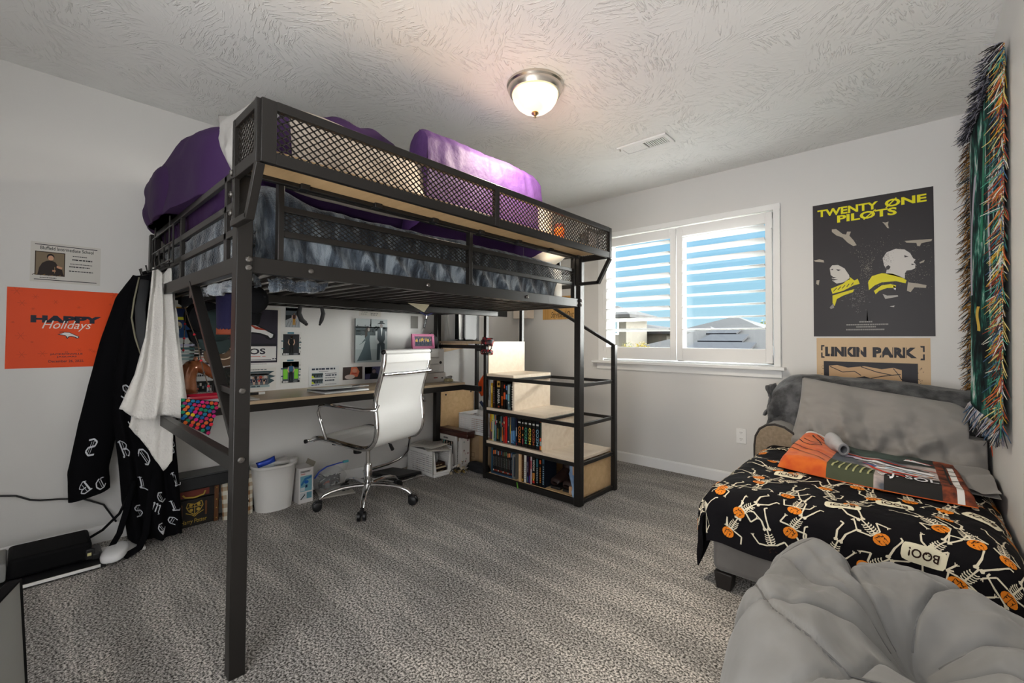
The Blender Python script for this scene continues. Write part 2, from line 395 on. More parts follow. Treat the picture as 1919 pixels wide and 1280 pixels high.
# ------------------------------------------------------------------ room shell
RW, RF, H = 3.53, -4.4, 2.44
struct(MB().box((-.1, RF, -.08), (RW+.1, .12, 0)), 'floor', carpet_mat(), smooth=0)
struct(MB().box((-.1, RF, H), (RW+.1, .12, H+.1)), 'ceiling', ceiling_mat(), smooth=0)
struct(MB().box((-.1, RF, 0), (0, .12, H)), 'wall_left', WALL, smooth=0)
struct(MB().box((RW, RF, 0), (RW+.1, .12, H)), 'wall_right', WALL, smooth=0)
WX0, WX1, WZ0, WZ1 = 1.085, 2.50, .925, 2.065      # window opening
wb = MB()
wb.box((0, 0, 0), (WX0, .12, H)); wb.box((WX1, 0, 0), (RW, .12, H))
wb.box((WX0, 0, 0), (WX1, .12, WZ0)); wb.box((WX0, 0, WZ1), (WX1, .12, H))
struct(wb, 'wall_back', WALL, smooth=0)
struct(MB().box((0, RF-.1, 0), (2.2, RF, H)).box((2.2, RF-.1, 2.2), (RW, RF, H)), 'wall_front', WALL, smooth=0)
def bboard(a, b, nrm):
    m = MB(); a, b, n = Vector(a), Vector(b), Vector(nrm)
    pr = [(0, 0), (.013, 0), (.013, .074), (.009, .083), (.004, .086), (0, .086)]
    k = len(pr); vs = [a + n*p + Z3*q for p, q in pr] + [b + n*p + Z3*q for p, q in pr]
    return m.add(vs, [(i, (i+1) % k, k+(i+1) % k, k+i) for i in range(k)] + [tuple(range(k-1, -1, -1)), tuple(range(k, 2*k))])
struct(bboard((0, 0, 0), (0, RF, 0), (1, 0, 0)), 'baseboard_left', TRIM, smooth=0)
struct(bboard((RW, 0, 0), (0, 0, 0), (0, -1, 0)), 'baseboard_back', TRIM, smooth=0)
struct(bboard((RW, RF, 0), (RW, 0, 0), (-1, 0, 0)), 'baseboard_right', TRIM, smooth=0)

# window: vinyl frame, glass, casing, stool and apron
win = thing('window_1', None, None, (1.79, 0, .9)); win['kind'] = 'structure'
m = MB(); cw = .042
m.box((WX0-.05, -.018, WZ1), (WX1+.045, 0, WZ1+cw)); m.box((WX0-.05, -.018, .912), (WX0, 0, WZ1)); m.box((WX1, -.018, .912), (WX1+.045, 0, WZ1))
build(m, 'casing', TRIM, win, bevel=.003)
build(MB().box((.985, -.062, .888), (2.575, .03, .912)), 'stool', TRIM, win, bevel=.004)
build(MB().box((1.02, -.016, .832), (2.55, 0, .888)), 'apron', TRIM, win, bevel=.002)
m = MB(); fy0, fy1 = .06, .115
for x0, x1 in ((WX0, WX0+.055), (WX1-.055, WX1), (1.765, 1.82)): m.box((x0, fy0, WZ0), (x1, fy1, WZ1))
m.box((WX0, fy0, WZ0), (WX1, fy1, WZ0+.05)); m.box((WX0, fy0, WZ1-.05), (WX1, fy1, WZ1))
build(m, 'sash_frame', M('white_vinyl', (.85, .85, .85), .3), win, bevel=.002)
glass = bpy.data.materials.new('window_glass'); glass.use_nodes = True; t = glass.node_tree; t.nodes.clear()
tr = N(t, 'ShaderNodeBsdfTransparent'); tr.inputs[0].default_value = (.96, .98, .98, 1); gl = N(t, 'ShaderNodeBsdfGlossy'); gl.inputs['Roughness'].default_value = .02
ms = N(t, 'ShaderNodeMixShader'); ms.inputs[0].default_value = .015
t.links.new(tr.outputs[0], ms.inputs[1]); t.links.new(gl.outputs[0], ms.inputs[2]); t.links.new(ms.outputs[0], N(t, 'ShaderNodeOutputMaterial').inputs[0])
for x0, x1 in ((WX0+.055, 1.765), (1.82, WX1-.055)):
    build(MB().box((x0-.005, .086, WZ0+.045), (x1+.005, .09, WZ1-.045)), 'pane', glass, win, smooth=0)

# plantation shutters
def shutter(x0, x1, tilts, label, st_l=.05, st_r=.05):
    s = thing('window_shutter', label, 'shutter', ((x0+x1)/2, -.012, WZ0), group=None)
    m = MB(); y0, y1 = -.030, -.002
    m.box((x0, y0, .935), (x0+st_l, y1, 2.045)); m.box((x1-st_r, y0, .935), (x1, y1, 2.045))
    m.box((x0+st_l, y0, .935), (x1-st_r, y1, 1.040)); m.box((x0+st_l, y0, 1.968), (x1-st_r, y1, 2.045))
    build(m, 'shutter_frame', TRIM, s, bevel=.003)
    a, b = x0+st_l+.002, x1-st_r-.002
    for i, tl in enumerate(tilts):
        zc = 1.94 - .0935*i; mm = MB(); c, sn = math.cos(R(tl)), math.sin(R(tl)); prof = []
        for k in range(12):
            q = 2*math.pi*k/12; yy, zz = .044*math.cos(q), .0055*math.sin(q); prof.append((yy*c - zz*sn, yy*sn + zz*c))
        k = len(prof)
        mm.add([(a, -.016+y, zc+z) for y, z in prof] + [(b, -.016+y, zc+z) for y, z in prof], [(j, (j+1) % k, k+(j+1) % k, k+j) for j in range(k)] + [tuple(range(k-1, -1, -1)), tuple(range(k, 2*k))])
        build(mm, 'louver', TRIM, s, smooth=50)
    return s
sl = shutter(1.09, 1.786, (-8, -8, -8, -20, -20, -20, -20, -17, -15), 'white slatted window shutter on the left half of the window', .04, .05)
sr = shutter(1.792, 2.496, (-20, -20, -20, -8, -7, -6, -4, -3, -3), 'white slatted window shutter on the right half of the window, hinged at the right', .05, .045)
for zz in (1.96, 1.03):
    build(MB().box((2.488, -.038, zz-.035), (2.50, -.03, zz+.035)), 'hinge', TRIM, sr, bevel=.001)
build(MB().box((1.095, -.034, 1.0), (1.102, -.03, 1.06)), 'hinge', TRIM, sl)

# outlets
def outlet(c, nrm, label):
    o = thing('wall_outlet', label, 'outlet', c); n = Vector(nrm); sx = Vector((0, 0, 1)).cross(n)
    F = lambda x, y, h: Vector(c) + sx*x + Z3*y + n*h
    m = MB(); m.prism([(-.035, -.057), (.035, -.057), (.035, .057), (-.035, .057)], 0, .006, 0, F); build(m, 'cover_plate', TRIM, o, bevel=.002)
    for s in (-.024, .024):
        m = MB(); m.prism([(.017*math.cos(q), s+.0155*math.sin(q)) for q in [2*math.pi*i/16 for i in range(16)]], .006, .0085, 0, F)
        for dx in (-.006, .006): m.prism([(dx-.0012, s), (dx+.0012, s), (dx+.0012, s+.008), (dx-.0012, s+.008)], .0085, .0088, 1, F)
        m.prism([(-.002, s-.009), (.002, s-.009), (.002, s-.005), (-.002, s-.005)], .0085, .0088, 1, F)
        build(m, 'socket', [TRIM, BLACKP], o, smooth=0)
outlet((2.275, 0, .376), (0, -1, 0), 'white wall outlet under the right end of the window')
outlet((0, -.535, .42), (1, 0, 0), 'white wall outlet behind the orange and white cloth')

# ceiling lamp and vent
LX, LY = 1.79, -1.90
lamp = thing('ceiling_lamp', 'flush dome ceiling lamp of frosted glass with a brushed metal ring, lit', 'lamp', (LX, LY, H))
build(MB().lathe([(0, 0), (.150, 0), (.150, -.012), (.143, -.02), (.143, -.03), (.132, -.05), (.118, -.052), (.116, -.04), (0, -.04)], (LX, LY, H), 48), 'ring', M('satin_nickel', (.62, .58, .52), .25, 1.0), lamp)
gm = bpy.data.materials.new('lit_frosted_glass'); gm.use_nodes = True; t = gm.node_tree; b = t.nodes['Principled BSDF']
b.inputs['Base Color'].default_value = (.9, .85, .7, 1); b.inputs['Roughness'].default_value = .35
tcn = N(t, 'ShaderNodeTexCoord'); nn = N(t, 'ShaderNodeTexNoise'); nn.inputs['Scale'].default_value = 7; nn.inputs['Detail'].default_value = 1
rp = ramp(t, [(.40, (.95, .62, .22)), (.52, (1.0, .86, .50)), (.62, (1, .96, .8))]); t.links.new(tcn.outputs['Object'], nn.inputs['Vector']); t.links.new(nn.outputs['Fac'], rp.inputs[0])
t.links.new(rp.outputs[0], b.inputs['Emission Color']); b.inputs['Emission Strength'].default_value = 1.15
build(MB().lathe([(.122, -.045), (.121, -.06), (.112, -.085), (.095, -.11), (.07, -.13), (.04, -.142), (.0, -.146)], (LX, LY, H), 48), 'glass_dome', gm, lamp)
build(MB().lathe([(0, -.143), (.018, -.145), (.020, -.151), (.012, -.158), (.005, -.162), (.007, -.168), (.004, -.174), (0, -.175)], (LX, LY, H), 20), 'finial', M('antique_brass', (.35, .27, .16), .3, 1.0), lamp)
def lamp_light(kind, w, z):
    ld = bpy.data.lights.new('bulb', kind); lo = bpy.data.objects.new('bulb', ld); COL.objects.link(lo)
    ld.energy = w; ld.color = (1.0, .88, .70); lo.parent = lamp; lo.location = (0, 0, z); return ld
a_ = lamp_light('AREA', LAMP_W, -.178); a_.shape = 'DISK'; a_.size = .22        # light leaving the dome downwards

vent = thing('ceiling_vent', 'white metal air register on the ceiling, half its slots open', 'vent', (1.91, -.86, H))
vx0, vx1, vy0, vy1 = 1.737, 2.085, -.94, -.778
m = MB(); m.box((vx0, vy0, H-.012), (vx1, vy0+.03, H)); m.box((vx0, vy1-.03, H-.012), (vx1, vy1, H)); m.box((vx0, vy0+.03, H-.012), (vx0+.025, vy1-.03, H)); m.box((vx1-.025, vy0+.03, H-.012), (vx1, vy1-.03, H)); m.box((1.90, vy0+.03, H-.012), (1.915, vy1-.03, H))
build(m, 'frame', TRIM, vent, bevel=.003)
build(MB().box((vx0+.02, vy0+.02, H-.003), (vx1-.02, vy1-.02, H)), 'duct_opening', M('dark_duct', (.01, .01, .01), .8), vent, smooth=0)
for k in range(22):
    x = vx0+.03+k*.0137; cl = x < 1.90
    if 1.897 < x < 1.918: continue
    build(MB().beam((x, vy0+.03, H-.007), (x, vy1-.03, H-.007), .0132 if cl else .006, .0015 if cl else .009), 'slat', TRIM, vent, smooth=0)
build(MB().box((1.75, vy0+.012, H-.026), (1.756, vy0+.03, H-.010)), 'lever', STEEL, vent)

# ------------------------------------------------------------------ outside, second-floor view
GZ = -2.9
struct(MB().box((-70, .6, GZ-.2), (40, 90, GZ)), 'ground', M('dry_lawn', (.07, .07, .04), .9, var=(.5, (.12, .105, .065), .4, .6)), smooth=0)
STUC = M('beige_stucco', (.095, .085, .066), .85); STUC2 = M('tan_siding', (.085, .077, .062), .85)
ROOF = M('grey_shingle', (.020, .0195, .019), .9, var=(30, (.042, .041, .040), .35, .65)); ROOFD = M('dark_shingle', (.014, .014, .015), .9, var=(30, (.028, .028, .028), .35, .65))
PANE = M('house_window', (.10, .16, .18), .15); SOLAR = M('solar_panel', (.012, .013, .017), .6, spec=.2)
def house(label, x0, x1, y0, y1, ze, zr, wall, roof, ridge='x', wins=(), over=.5):
    h = thing('house', label, 'house', ((x0+x1)/2, (y0+y1)/2, GZ))
    build(MB().box((x0, y0, GZ), (x1, y1, ze)), 'wall', wall, h, smooth=0)
    a0, a1, b0, b1 = x0-over, x1+over, y0-over, y1+over; d = min(a1-a0, b1-b0)/2*.98
    if ridge == 'x': r0, r1 = (a0+d, (b0+b1)/2, zr), (a1-d, (b0+b1)/2, zr)
    else: r0, r1 = ((a0+a1)/2, b0+d, zr), ((a0+a1)/2, b1-d, zr)
    e = ze-.12; c = [(a0, b0, e), (a1, b0, e), (a1, b1, e), (a0, b1, e)]
    m = MB().add(c + [(p[0], p[1], ze+.05) for p in c] + [r0, r1], [(3, 2, 1, 0), (0, 1, 5, 4), (1, 2, 6, 5), (2, 3, 7, 6), (3, 0, 4, 7)] + ([(4, 5, 9, 8), (5, 6, 9), (6, 7, 8, 9), (7, 4, 8)] if ridge == 'x' else [(4, 5, 8), (5, 6, 9, 8), (6, 7, 9), (7, 4, 8, 9)]))
    build(m, 'roof', roof, h, smooth=0)
    for wx, wz, ww, wh in wins:
        fr = build(MB().box((wx-ww/2-.08, y0-.06, wz-wh/2-.08), (wx+ww/2+.08, y0, wz+wh/2+.08)), 'window', TRIM, h, smooth=0)
        build(MB().box((wx-ww/2, y0-.08, wz-wh/2), (wx-.03, y0-.055, wz+wh/2)).box((wx+.03, y0-.08, wz-wh/2), (wx+ww/2, y0-.055, wz+wh/2)), 'pane', PANE, fr, smooth=0)
    return h
house('tall beige house with a low grey roof at the left edge of the window view', -12.5, -8.15, 18, 20.5, 2.45, 3.1, STUC, ROOF, wins=((-9.0, 1.85, .7, .7),), over=.45)
house('long tan house with one small window beyond the left shutter', -13.5, -7.4, 21.5, 28, 1.62, 2.25, STUC2, ROOFD, wins=((-8.95, 1.25, .45, .6),), over=.45)
house('small white gabled house between the tan house and the shutter post', -6.55, -5.2, 22.5, 26, 1.35, 2.0, M('white_siding', (.16, .16, .155), .8), ROOF, wins=((-6.2, 1.1, .3, .5), (-5.75, 1.1, .3, .5)), over=.3)
big = house('large grey shingle roof with solar panels beyond the right shutter', -4.6, 1.9, 11.0, 17.0, .55, 1.72, STUC2, ROOF, over=.5)
house('dark hipped roof rising just behind the large grey roof', -9.2, -4.4, 29.5, 36, 1.85, 3.0, STUC, ROOFD, over=.5)
def onroof(x, k): # point on the big roof's near slope, k from eave to ridge
    return Vector((x, 10.5+3.5*k, .60+1.12*k+.05))
for x0, x1, k0, k1 in ((-2.35, -1.15, .60, .78), (-2.35, -.75, .36, .56), (-2.55, -.35, .06, .32)):
    m = MB(); q = [onroof(x0+.15, k0), onroof(x1-.05, k0), onroof(x1, k1), onroof(x0+.35, k1)]
    m.add(q + [p+Vector((0, -.02, .06)) for p in q], [(3, 2, 1, 0), (4, 5, 6, 7), (0, 1, 5, 4), (1, 2, 6, 5), (2, 3, 7, 6), (3, 0, 4, 7)])
    build(m, 'solar_panel', SOLAR, big, smooth=0)
def tree(label, c, r, zt, col1, col2, n=700, seed=3, name='tree'):
    q = random.Random(seed); o = thing(name, label, name, (c[0], c[1], GZ)); m = MB(); ctr = Vector((c[0], c[1], zt-r))
    for i in range(n):
        d = Vector((q.gauss(0, 1), q.gauss(0, 1), q.gauss(0, 1))).normalized()*r*q.uniform(.35, 1.0); d.z *= 1.05
        p = ctr+d; s = q.uniform(.05, .12)*r; nrm = Vector((q.gauss(0, 1), q.gauss(0, 1), q.gauss(0, 1))).normalized(); a = nrm.orthogonal().normalized(); b2 = nrm.cross(a)
        m.add([p-a*s, p-b2*s*.6, p+a*s, p+b2*s*.6], [(0, 1, 2, 3)], i % 2)
    build(m, 'foliage', [col1, col2], o, smooth=0, weld=False)
    build(MB().tube([(c[0], c[1], GZ), (c[0], c[1], zt-r*.8)], [.12*r+.05, .05*r+.03], n=8), 'trunk', M('bark', (.10, .07, .05), .9), o)
YL = M('yellow_leaf', (.24, .18, .015), .7); GL = M('green_leaf', (.05, .08, .015), .7)
tree('yellow green tree top at the far right of the window view', (-6.3, 40), 1.5, 3.0, YL, GL)
tree('small yellow shrub low behind the bottom louver of the left shutter', (-3.24, 9.7), .26, 1.08, YL, YL, 400, 5, 'shrub')
tree('small green shrub low behind the left shutter', (-3.85, 9.9), .26, 1.05, GL, YL, 400, 6, 'shrub')
# ------------------------------------------------------------------ loft bed
BX0, BX1, BY0, BY1 = .09, 1.60, -3.20, -1.195     # post centres
bed = thing('loft_bed', 'tall black metal loft bed with mesh guard rails and a birch ledge', 'bed', (.85, -2.2, 0))
PW = .048
def post(x, y, z1, name='post', z0=0): return build(MB().box((x-PW/2, y-PW/2, z0), (x+PW/2, y+PW/2, z1)), name, BLACKM, bed, bevel=.003)
for x, y in ((BX1, BY0), (BX1, BY1), (BX0, BY0), (BX0, BY1)): post(x, y, 1.675)
ZR0, ZR1 = 1.318, 1.372
def rail(a, b, w, h, name, up=Z3): return build(MB().beam(a, b, w, h, 0, up), name, BLACKM, bed, bevel=.002)
zr = (ZR0+ZR1)/2
rail((BX1, BY0+.02, zr), (BX1, BY1-.02, zr), .03, ZR1-ZR0, 'side_rail')
rail((BX0, BY0+.02, zr), (BX0, BY1-.02, zr), .03, ZR1-ZR0, 'side_rail')
for y in (BY0, BY1): rail((BX0+.02, y, zr), (BX1-.02, y, zr), .03, ZR1-ZR0, 'end_rail')
rail((.84, BY0+.015, 1.300), (.84, BY1-.015, 1.300), .04, .04, 'centre_beam')
for k in range(24):
    y = BY0+.07+k*(BY1-BY0-.14)/23
    rail((BX0+.014, y, 1.328), (BX1-.014, y, 1.328), .024, .012, 'slat')
# end guards: three flat bars and uprights
for y in (BY0, BY1):
    for z in (1.668, 1.558, 1.462): rail((BX0+.02, y, z), (BX1-.02, y, z), .016, .026, 'end_bar')
    for x in (.75, 1.43): rail((x, y, ZR1), (x, y, 1.68), .026, .016, 'upright', (0, 1, 0))
# outer guard rail with expanded-metal strip
for y in (-3.085, -2.185, -1.265): rail((BX1, y, ZR1), (BX1, y, 1.645), .03, .02, 'upright', (0, 1, 0))
for z in (1.557, 1.468): rail((BX1, -3.085, z), (BX1, -1.265, z), .018, .022, 'guard_bar')
rail((BX1, -3.085, 1.640), (BX1, -1.265, 1.640), .018, .014, 'guard_bar')
for z in (1.557, 1.66): rail((BX0, BY0+.02, z), (BX0, BY1-.02, z), .018, .022, 'guard_bar')
def mesh_panel(y0, y1, z0, z1, x, name, parent, pit=.021, hz=.0115, w=.0022, axis='y'):
    """expanded metal: two families of slanted strands"""
    m = MB(); h = z1-z0
    run = h*pit/hz
    n0 = int((y1-y0+run)/pit)+1
    for sg in (1, -1):
        for k in range(-n0, 2*n0):
            a = y0+k*pit; b = a+run*sg
            p, q = (a, z0), (b, z1)
            # clip in y
            def cl(p, q):
                (ya, za), (yb, zb) = p, q; t0, t1 = 0.0, 1.0; d = yb-ya
                for lim, s in ((y0, 1), (y1, -1)):
                    if d == 0: continue
                    t = (lim-ya)/d
                    if (d > 0) == (s == 1): t0 = max(t0, t)
                    else: t1 = min(t1, t)
                return None if t0 >= t1 else ((ya+d*t0, za+(zb-za)*t0), (ya+d*t1, za+(zb-za)*t1))
            c = cl(p, q)
            if not c: continue
            (ya, za), (yb, zb) = c
            P = (lambda a, b: (x, a, b)) if axis == 'y' else (lambda a, b: (a, x, b))
            m.beam(P(ya, za), P(yb, zb), w, w, 0, (1, 0, 0) if axis == 'y' else (0, 1, 0))
    return build(m, name, BLACKM, parent, smooth=0, weld=False)
mesh_panel(-3.075, -1.27, 1.477, 1.546, BX1, 'guard_mesh', bed, .026, .017, .0030)
# ledge: birch board, mesh front and ends, brackets
CX0, CX1, CY0, CY1 = 1.628, 1.85, -3.232, -1.225
build(MB().box((CX0, CY0+.02, 1.648), (CX1-.012, CY1-.02, 1.662)), 'ledge_board', BIRCH, bed, bevel=.001)
m = MB(); zt, zb = 1.80, 1.612
for z, hh in ((zt-.012, .028), (zb+.018, .036)): m.beam((CX1, CY0+.041, z), (CX1, CY1-.025, z), .020, hh)
for y in (CY0+.02, -2.25, CY1-.012): m.beam((CX1, y, zb), (CX1, y, zt), .022, .042 if y < -3 else .026, 0, (0, 1, 0))
build(m, 'ledge_front_frame', BLACKM, bed, bevel=.0015)
mesh_panel(CY0+.045, -2.262, zb+.034, zt-.024, CX1, 'ledge_mesh', bed, .027, .0215, .0038)
mesh_panel(-2.238, CY1-.024, zb+.034, zt-.024, CX1, 'ledge_mesh', bed, .027, .0215, .0038)
for y in (CY0, CY1):
    m = MB()
    for z in (zt-.012, zb+.018): m.beam((CX0+.02, y, z), (CX1-.012, y, z), .018, .028 if z > 1.7 else .036)
    for x in (CX0+.01, CX1-.012): m.beam((x, y, zb), (x, y, zt), .02, .022, 0, (0, 1, 0))
    build(m, 'ledge_end_frame', BLACKM, bed, bevel=.0015)
    mesh_panel(CX0+.022, CX1-.024, zb+.034, zt-.024, y, 'ledge_mesh', bed, .027, .0215, .0034, axis='x')
    m = MB()
    m.beam((CX1-.002, y, 1.612), (1.762, y, 1.462), .024, .022); m.beam((1.770, y, 1.468), (1.622, y, 1.468), .024, .020); m.beam((1.632, y, 1.46), (1.632, y, 1.66), .024, .016, 0, (0, 1, 0))
    build(m, 'bracket', BLACKM, bed, bevel=.0015)
rail((CX0+.006, CY0+.02, 1.640), (CX0+.006, CY1-.02, 1.640), .02, .016, 'ledge_bar')
for k in range(7):
    y = -3.02+k*.29
    build(MB().box((CX1-.05, y-.018, 1.632), (CX1-.006, y+.018, 1.648)), 'clip', BLACKP, bed, bevel=.002)
    build(MB().box((CX0-.004, y-.016, 1.628), (CX0+.03, y+.016, 1.648)), 'clip', BLACKP, bed, bevel=.002)
# end brace, lower rail, links
rail((.97, BY0, 1.335), (1.585, BY0, .745), .018, .036, 'diagonal_brace', (0, 1, 0))
rail((1.375, BY0, .922), (1.585, BY0, .915), .018, .022, 'brace_link')
rail((BX0+.02, BY0, .680), (BX1-.02, BY0, .680), .032, .050, 'lower_rail')
rail((BX0, BY0+.02, .680), (BX0, BY1-.02, .680), .026, .045, 'lower_rail')
# bolts
def bolt(c, n, r=.011):
    n = Vector(n); M4 = n.to_track_quat('Z', 'Y').to_matrix().to_4x4()
    m = MB().lathe([(0, 0), (r, 0), (r, .003), (r*.75, .006), (r*.45, .0065), (r*.4, .003), (0, .003)], c, 14, 0, M4)
    build(m, 'bolt', DSTEEL, bed, smooth=30)
fx = BX1+PW/2
for y in (BY0, BY1):
    for z in (1.332, 1.360): bolt((fx, y+(.012 if y < -2 else -.012), z), (1, 0, 0), .0105)
for z in (1.50, 1.56, 1.63): bolt((1.632, CY0-.012, z), (0, -1, 0), .0105)
for y in (-2.98, -2.45, -1.75): bolt((BX1+.015, y, 1.345), (1, 0, 0), .0095)
bolt((fx, BY0, .925), (1, 0, 0), .0105); bolt((fx, BY0, .70), (1, 0, 0), .0105)

# ------------------------------------------------------------------ mattress and bedding
WHC = M('white_cotton', (.72, .70, .66), .8, bump=(60, .15, .003, 3))
mt = build(MB().box((.125, -3.115, 1.336), (1.505, -1.235, 1.575)), 'mattress', WHC, loc=(.85, -2.2, 1.336), bevel=.035, bseg=4, label='white mattress lying on the loft bed slats under the blue grey blanket', cat='mattress')

PLUSH = bpy.data.materials.new('blue_grey_plush'); PLUSH.use_nodes = True; t = PLUSH.node_tree; b = t.nodes['Principled BSDF']
b.inputs['Roughness'].default_value = .85; b.inputs['Sheen Weight'].default_value = .5; b.inputs['Sheen Roughness'].default_value = .4; b.inputs['Specular IOR Level'].default_value = .2
tcn = N(t, 'ShaderNodeTexCoord'); mp = N(t, 'ShaderNodeMapping'); mp.inputs['Scale'].default_value = (1, 2.4, .42); mp.inputs['Rotation'].default_value = (R(-32), 0, 0); t.links.new(tcn.outputs['Object'], mp.inputs[0])  # mottling stretched diagonally, painting fold light and shade into the plush colour
n1 = N(t, 'ShaderNodeTexNoise'); n1.inputs['Scale'].default_value = 9; n1.inputs['Detail'].default_value = 6; n1.inputs['Roughness'].default_value = .62; n1.inputs['Distortion'].default_value = .5; t.links.new(mp.outputs[0], n1.inputs['Vector'])
rp = ramp(t, [(.38, (.020, .026, .036)), (.50, (.070, .088, .112)), (.62, (.25, .29, .33))]); t.links.new(n1.outputs['Fac'], rp.inputs[0]); t.links.new(rp.outputs[0], b.inputs['Base Color'])
n2 = N(t, 'ShaderNodeTexNoise'); n2.inputs['Scale'].default_value = 160; n2.inputs['Detail'].default_value = 3; t.links.new(tcn.outputs['Object'], n2.inputs['Vector'])
bp = N(t, 'ShaderNodeBump'); bp.inputs['Strength'].default_value = .9; bp.inputs['Distance'].default_value = .006; t.links.new(n2.outputs['Fac'], bp.inputs['Height']); t.links.new(bp.outputs[0], b.inputs['Normal'])

QX, QY, QZ = 1.528, -3.140, 1.618
def quilt(u, v):
    s = lerp(.13, QX+.29, u); t_ = lerp(QY-.285, -1.38, v)
    dx = softp(s-QX, .022); dy = softp(QY-t_, .022)
    x = s-dx; y = t_+dy
    dmax = .25
    z = QZ-min(dx, dmax)-min(dy, dmax)*(1 if dx < .01 else .35)
    # diagonal drag folds
    f = .0
    ph = (y*1.0+z*.85)*2*math.pi/.135 + 2.0*nz(y*2.2, z*3, 1.5)
    ridge = (1-abs(math.sin(ph*.5)))**1.6
    side = min(1, dx/.05); end = min(1, dy/.05); topk = max(0, 1-side-end)
    x += side*(.004+.038*ridge*(.55+.6*abs(nz(y*1.7, z*1.2, 8)))+.008*nz(y*9, z*9, 2.0)) - .008*side
    ph2 = (x*1.0-z*.5)*2*math.pi/.16+2.2*nz(x*3, z*2, 5.5)
    y -= end*(.002+.026*(1-abs(math.sin(ph2*.5)))**1.5+.006*nz(x*9, z*9, 4.0)) - .006*end
    z += topk*(.012*nz(x*4, y*4, 3.0)+.008*nz(x*11, y*11, 7.0))
    bl = math.exp(-((x-1.22)/.30)**2)*math.exp(-((y+3.06)/.11)**2)*(1-side); z += .095*bl*(1-.5*end)
    z += side*.012*nz(y*3.1, 9.0) + end*.010*nz(x*4.1, 4.0)
    if x > BX1-.021: x = BX1-.021+(x-BX1+.021)*.15
    if y < BY0+.018: y = BY0+.018
    return Vector((x, y, z))
bk = MB().grid(quilt, 60, 150)
build(bk, 'plush_blanket', PLUSH, loc=(.85, -2.2, 1.58), smooth=180, solid=.012, label='blue grey plush blanket spread over the loft bed mattress, folds showing through the rails', cat='blanket')

def flap(l, r, name, label, mats, folds, amp, nrm, seed, cat='blanket', solid=.01, loc=None, nu=40, nv=26):
    m = MB(); hang(m, l, r, nu, nv, folds, amp, nrm, seed)
    return build(m, name, mats, loc=loc or l[0], smooth=180, solid=solid, label=label, cat=cat)
PUR = M('purple_cotton', (.040, .017, .066), .7, spec=.2, bump=(20, .25, .006, 4))
PURL = M('purple_sheet', (.060, .024, .105), .65, spec=.25, bump=(26, .45, .010, 5))
LING = M('light_grey_cotton', (.30, .29, .28), .75, bump=(25, .2, .006, 4))
BEIG = M('beige_cotton', (.38, .33, .28), .75, bump=(24, .2, .006, 4))
def ruck(q, n): return -.016*(abs(math.sin(q.x*2.6+q.z*5+1.8*nz(q.x*1.5, q.y*2, q.z*1.5)))**14) - .010*(abs(math.sin(q.x*1.7-q.z*6.5+2.5*nz(q.x*1.5, q.y*3, q.z*2+4)))**12)
# purple comforter heaped over the far left corner
m = MB(); blob(m, (.66, -3.035, 1.805), (.62, .225, .210), .45, .5, .030, 2.0, 2, Matrix.Rotation(R(3), 4, 'Z'), fold=ruck, nu=110, nv=70)
blob(m, (.44, -3.165, 1.80), (.30, .125, .150), .6, .7, .020, 3.0, 5, nu=70, nv=44, fold=ruck)
m.xf(lambda q: Vector((max(q.x, .025), q.y, max(q.z, 1.612 if q.y > -3.17 else 1.684))))
build(m, 'purple_comforter', PUR, loc=(.62, -3.06, 1.6), smooth=180, label='dark purple comforter heaped over the far left corner of the loft bed', cat='comforter')
# grey pillowcase poking up at the near corner
GL_ = [(1.285, -3.20, 1.955), (1.335, -3.20, 1.87), (1.385, -3.20, 1.78), (1.47, -3.20, 1.685)]; GR_ = [(1.585, -3.16, 1.935), (1.585, -3.16, 1.86), (1.575, -3.16, 1.78), (1.545, -3.18, 1.685)]
def gpc(u, v, sg):
    k = v*3; i = min(int(k), 2); p = Vector(GL_[i]).lerp(Vector(GL_[i+1]), k-i).lerp(Vector(GR_[i]).lerp(Vector(GR_[i+1]), k-i), u)
    b = (max(0, math.sin(math.pi*u))*max(0, math.sin(math.pi*min(1, v*1.02))))**.6
    return p+Vector((0, sg*.045*b*(1+.3*nz(u*3, v*3, 2))+.010*abs(math.sin(u*6+v*5))*b, -.03*math.sin(math.pi*u)*(1-v)))
m = MB(); m.grid(lambda u, v: gpc(u, v, -1), 24, 30); m.grid(lambda u, v: gpc(u, v, 1), 24, 30, flip=True)
build(m, 'grey_pillow', LING, loc=(1.47, -3.09, 1.62), smooth=180, label='small grey pillow standing on its corner by the near left bed post', cat='pillow')
# beige pillow on edge behind the mesh
m = MB(); pillow(m, frame((1.545, -2.70, 1.785), (0.03, 1, -.05), (-.22, 0, 1)), .62, .38, .16, 8, .010, ear=.05)
m.xf(lambda q: Vector((q.x, q.y-.03, max(q.z, 1.648))))
build(m, 'beige_pillow', BEIG, loc=(1.545, -2.78, 1.6), smooth=180, label='pale beige pillow standing on edge behind the ledge mesh', cat='pillow')
# purple sheet bunched behind it
m = MB(); blob(m, (1.33, -2.70, 1.86), (.13, .40, .215), .8, .8, .05, 4.0, 9, fold=ruck, nu=70, nv=44)
m.xf(lambda q: Vector((q.x, q.y, max(q.z, 1.62))))
build(m, 'purple_sheet', PUR, loc=(1.33, -2.70, 1.6), smooth=180, label='dark purple sheet bunched up behind the beige pillow', cat='sheet')
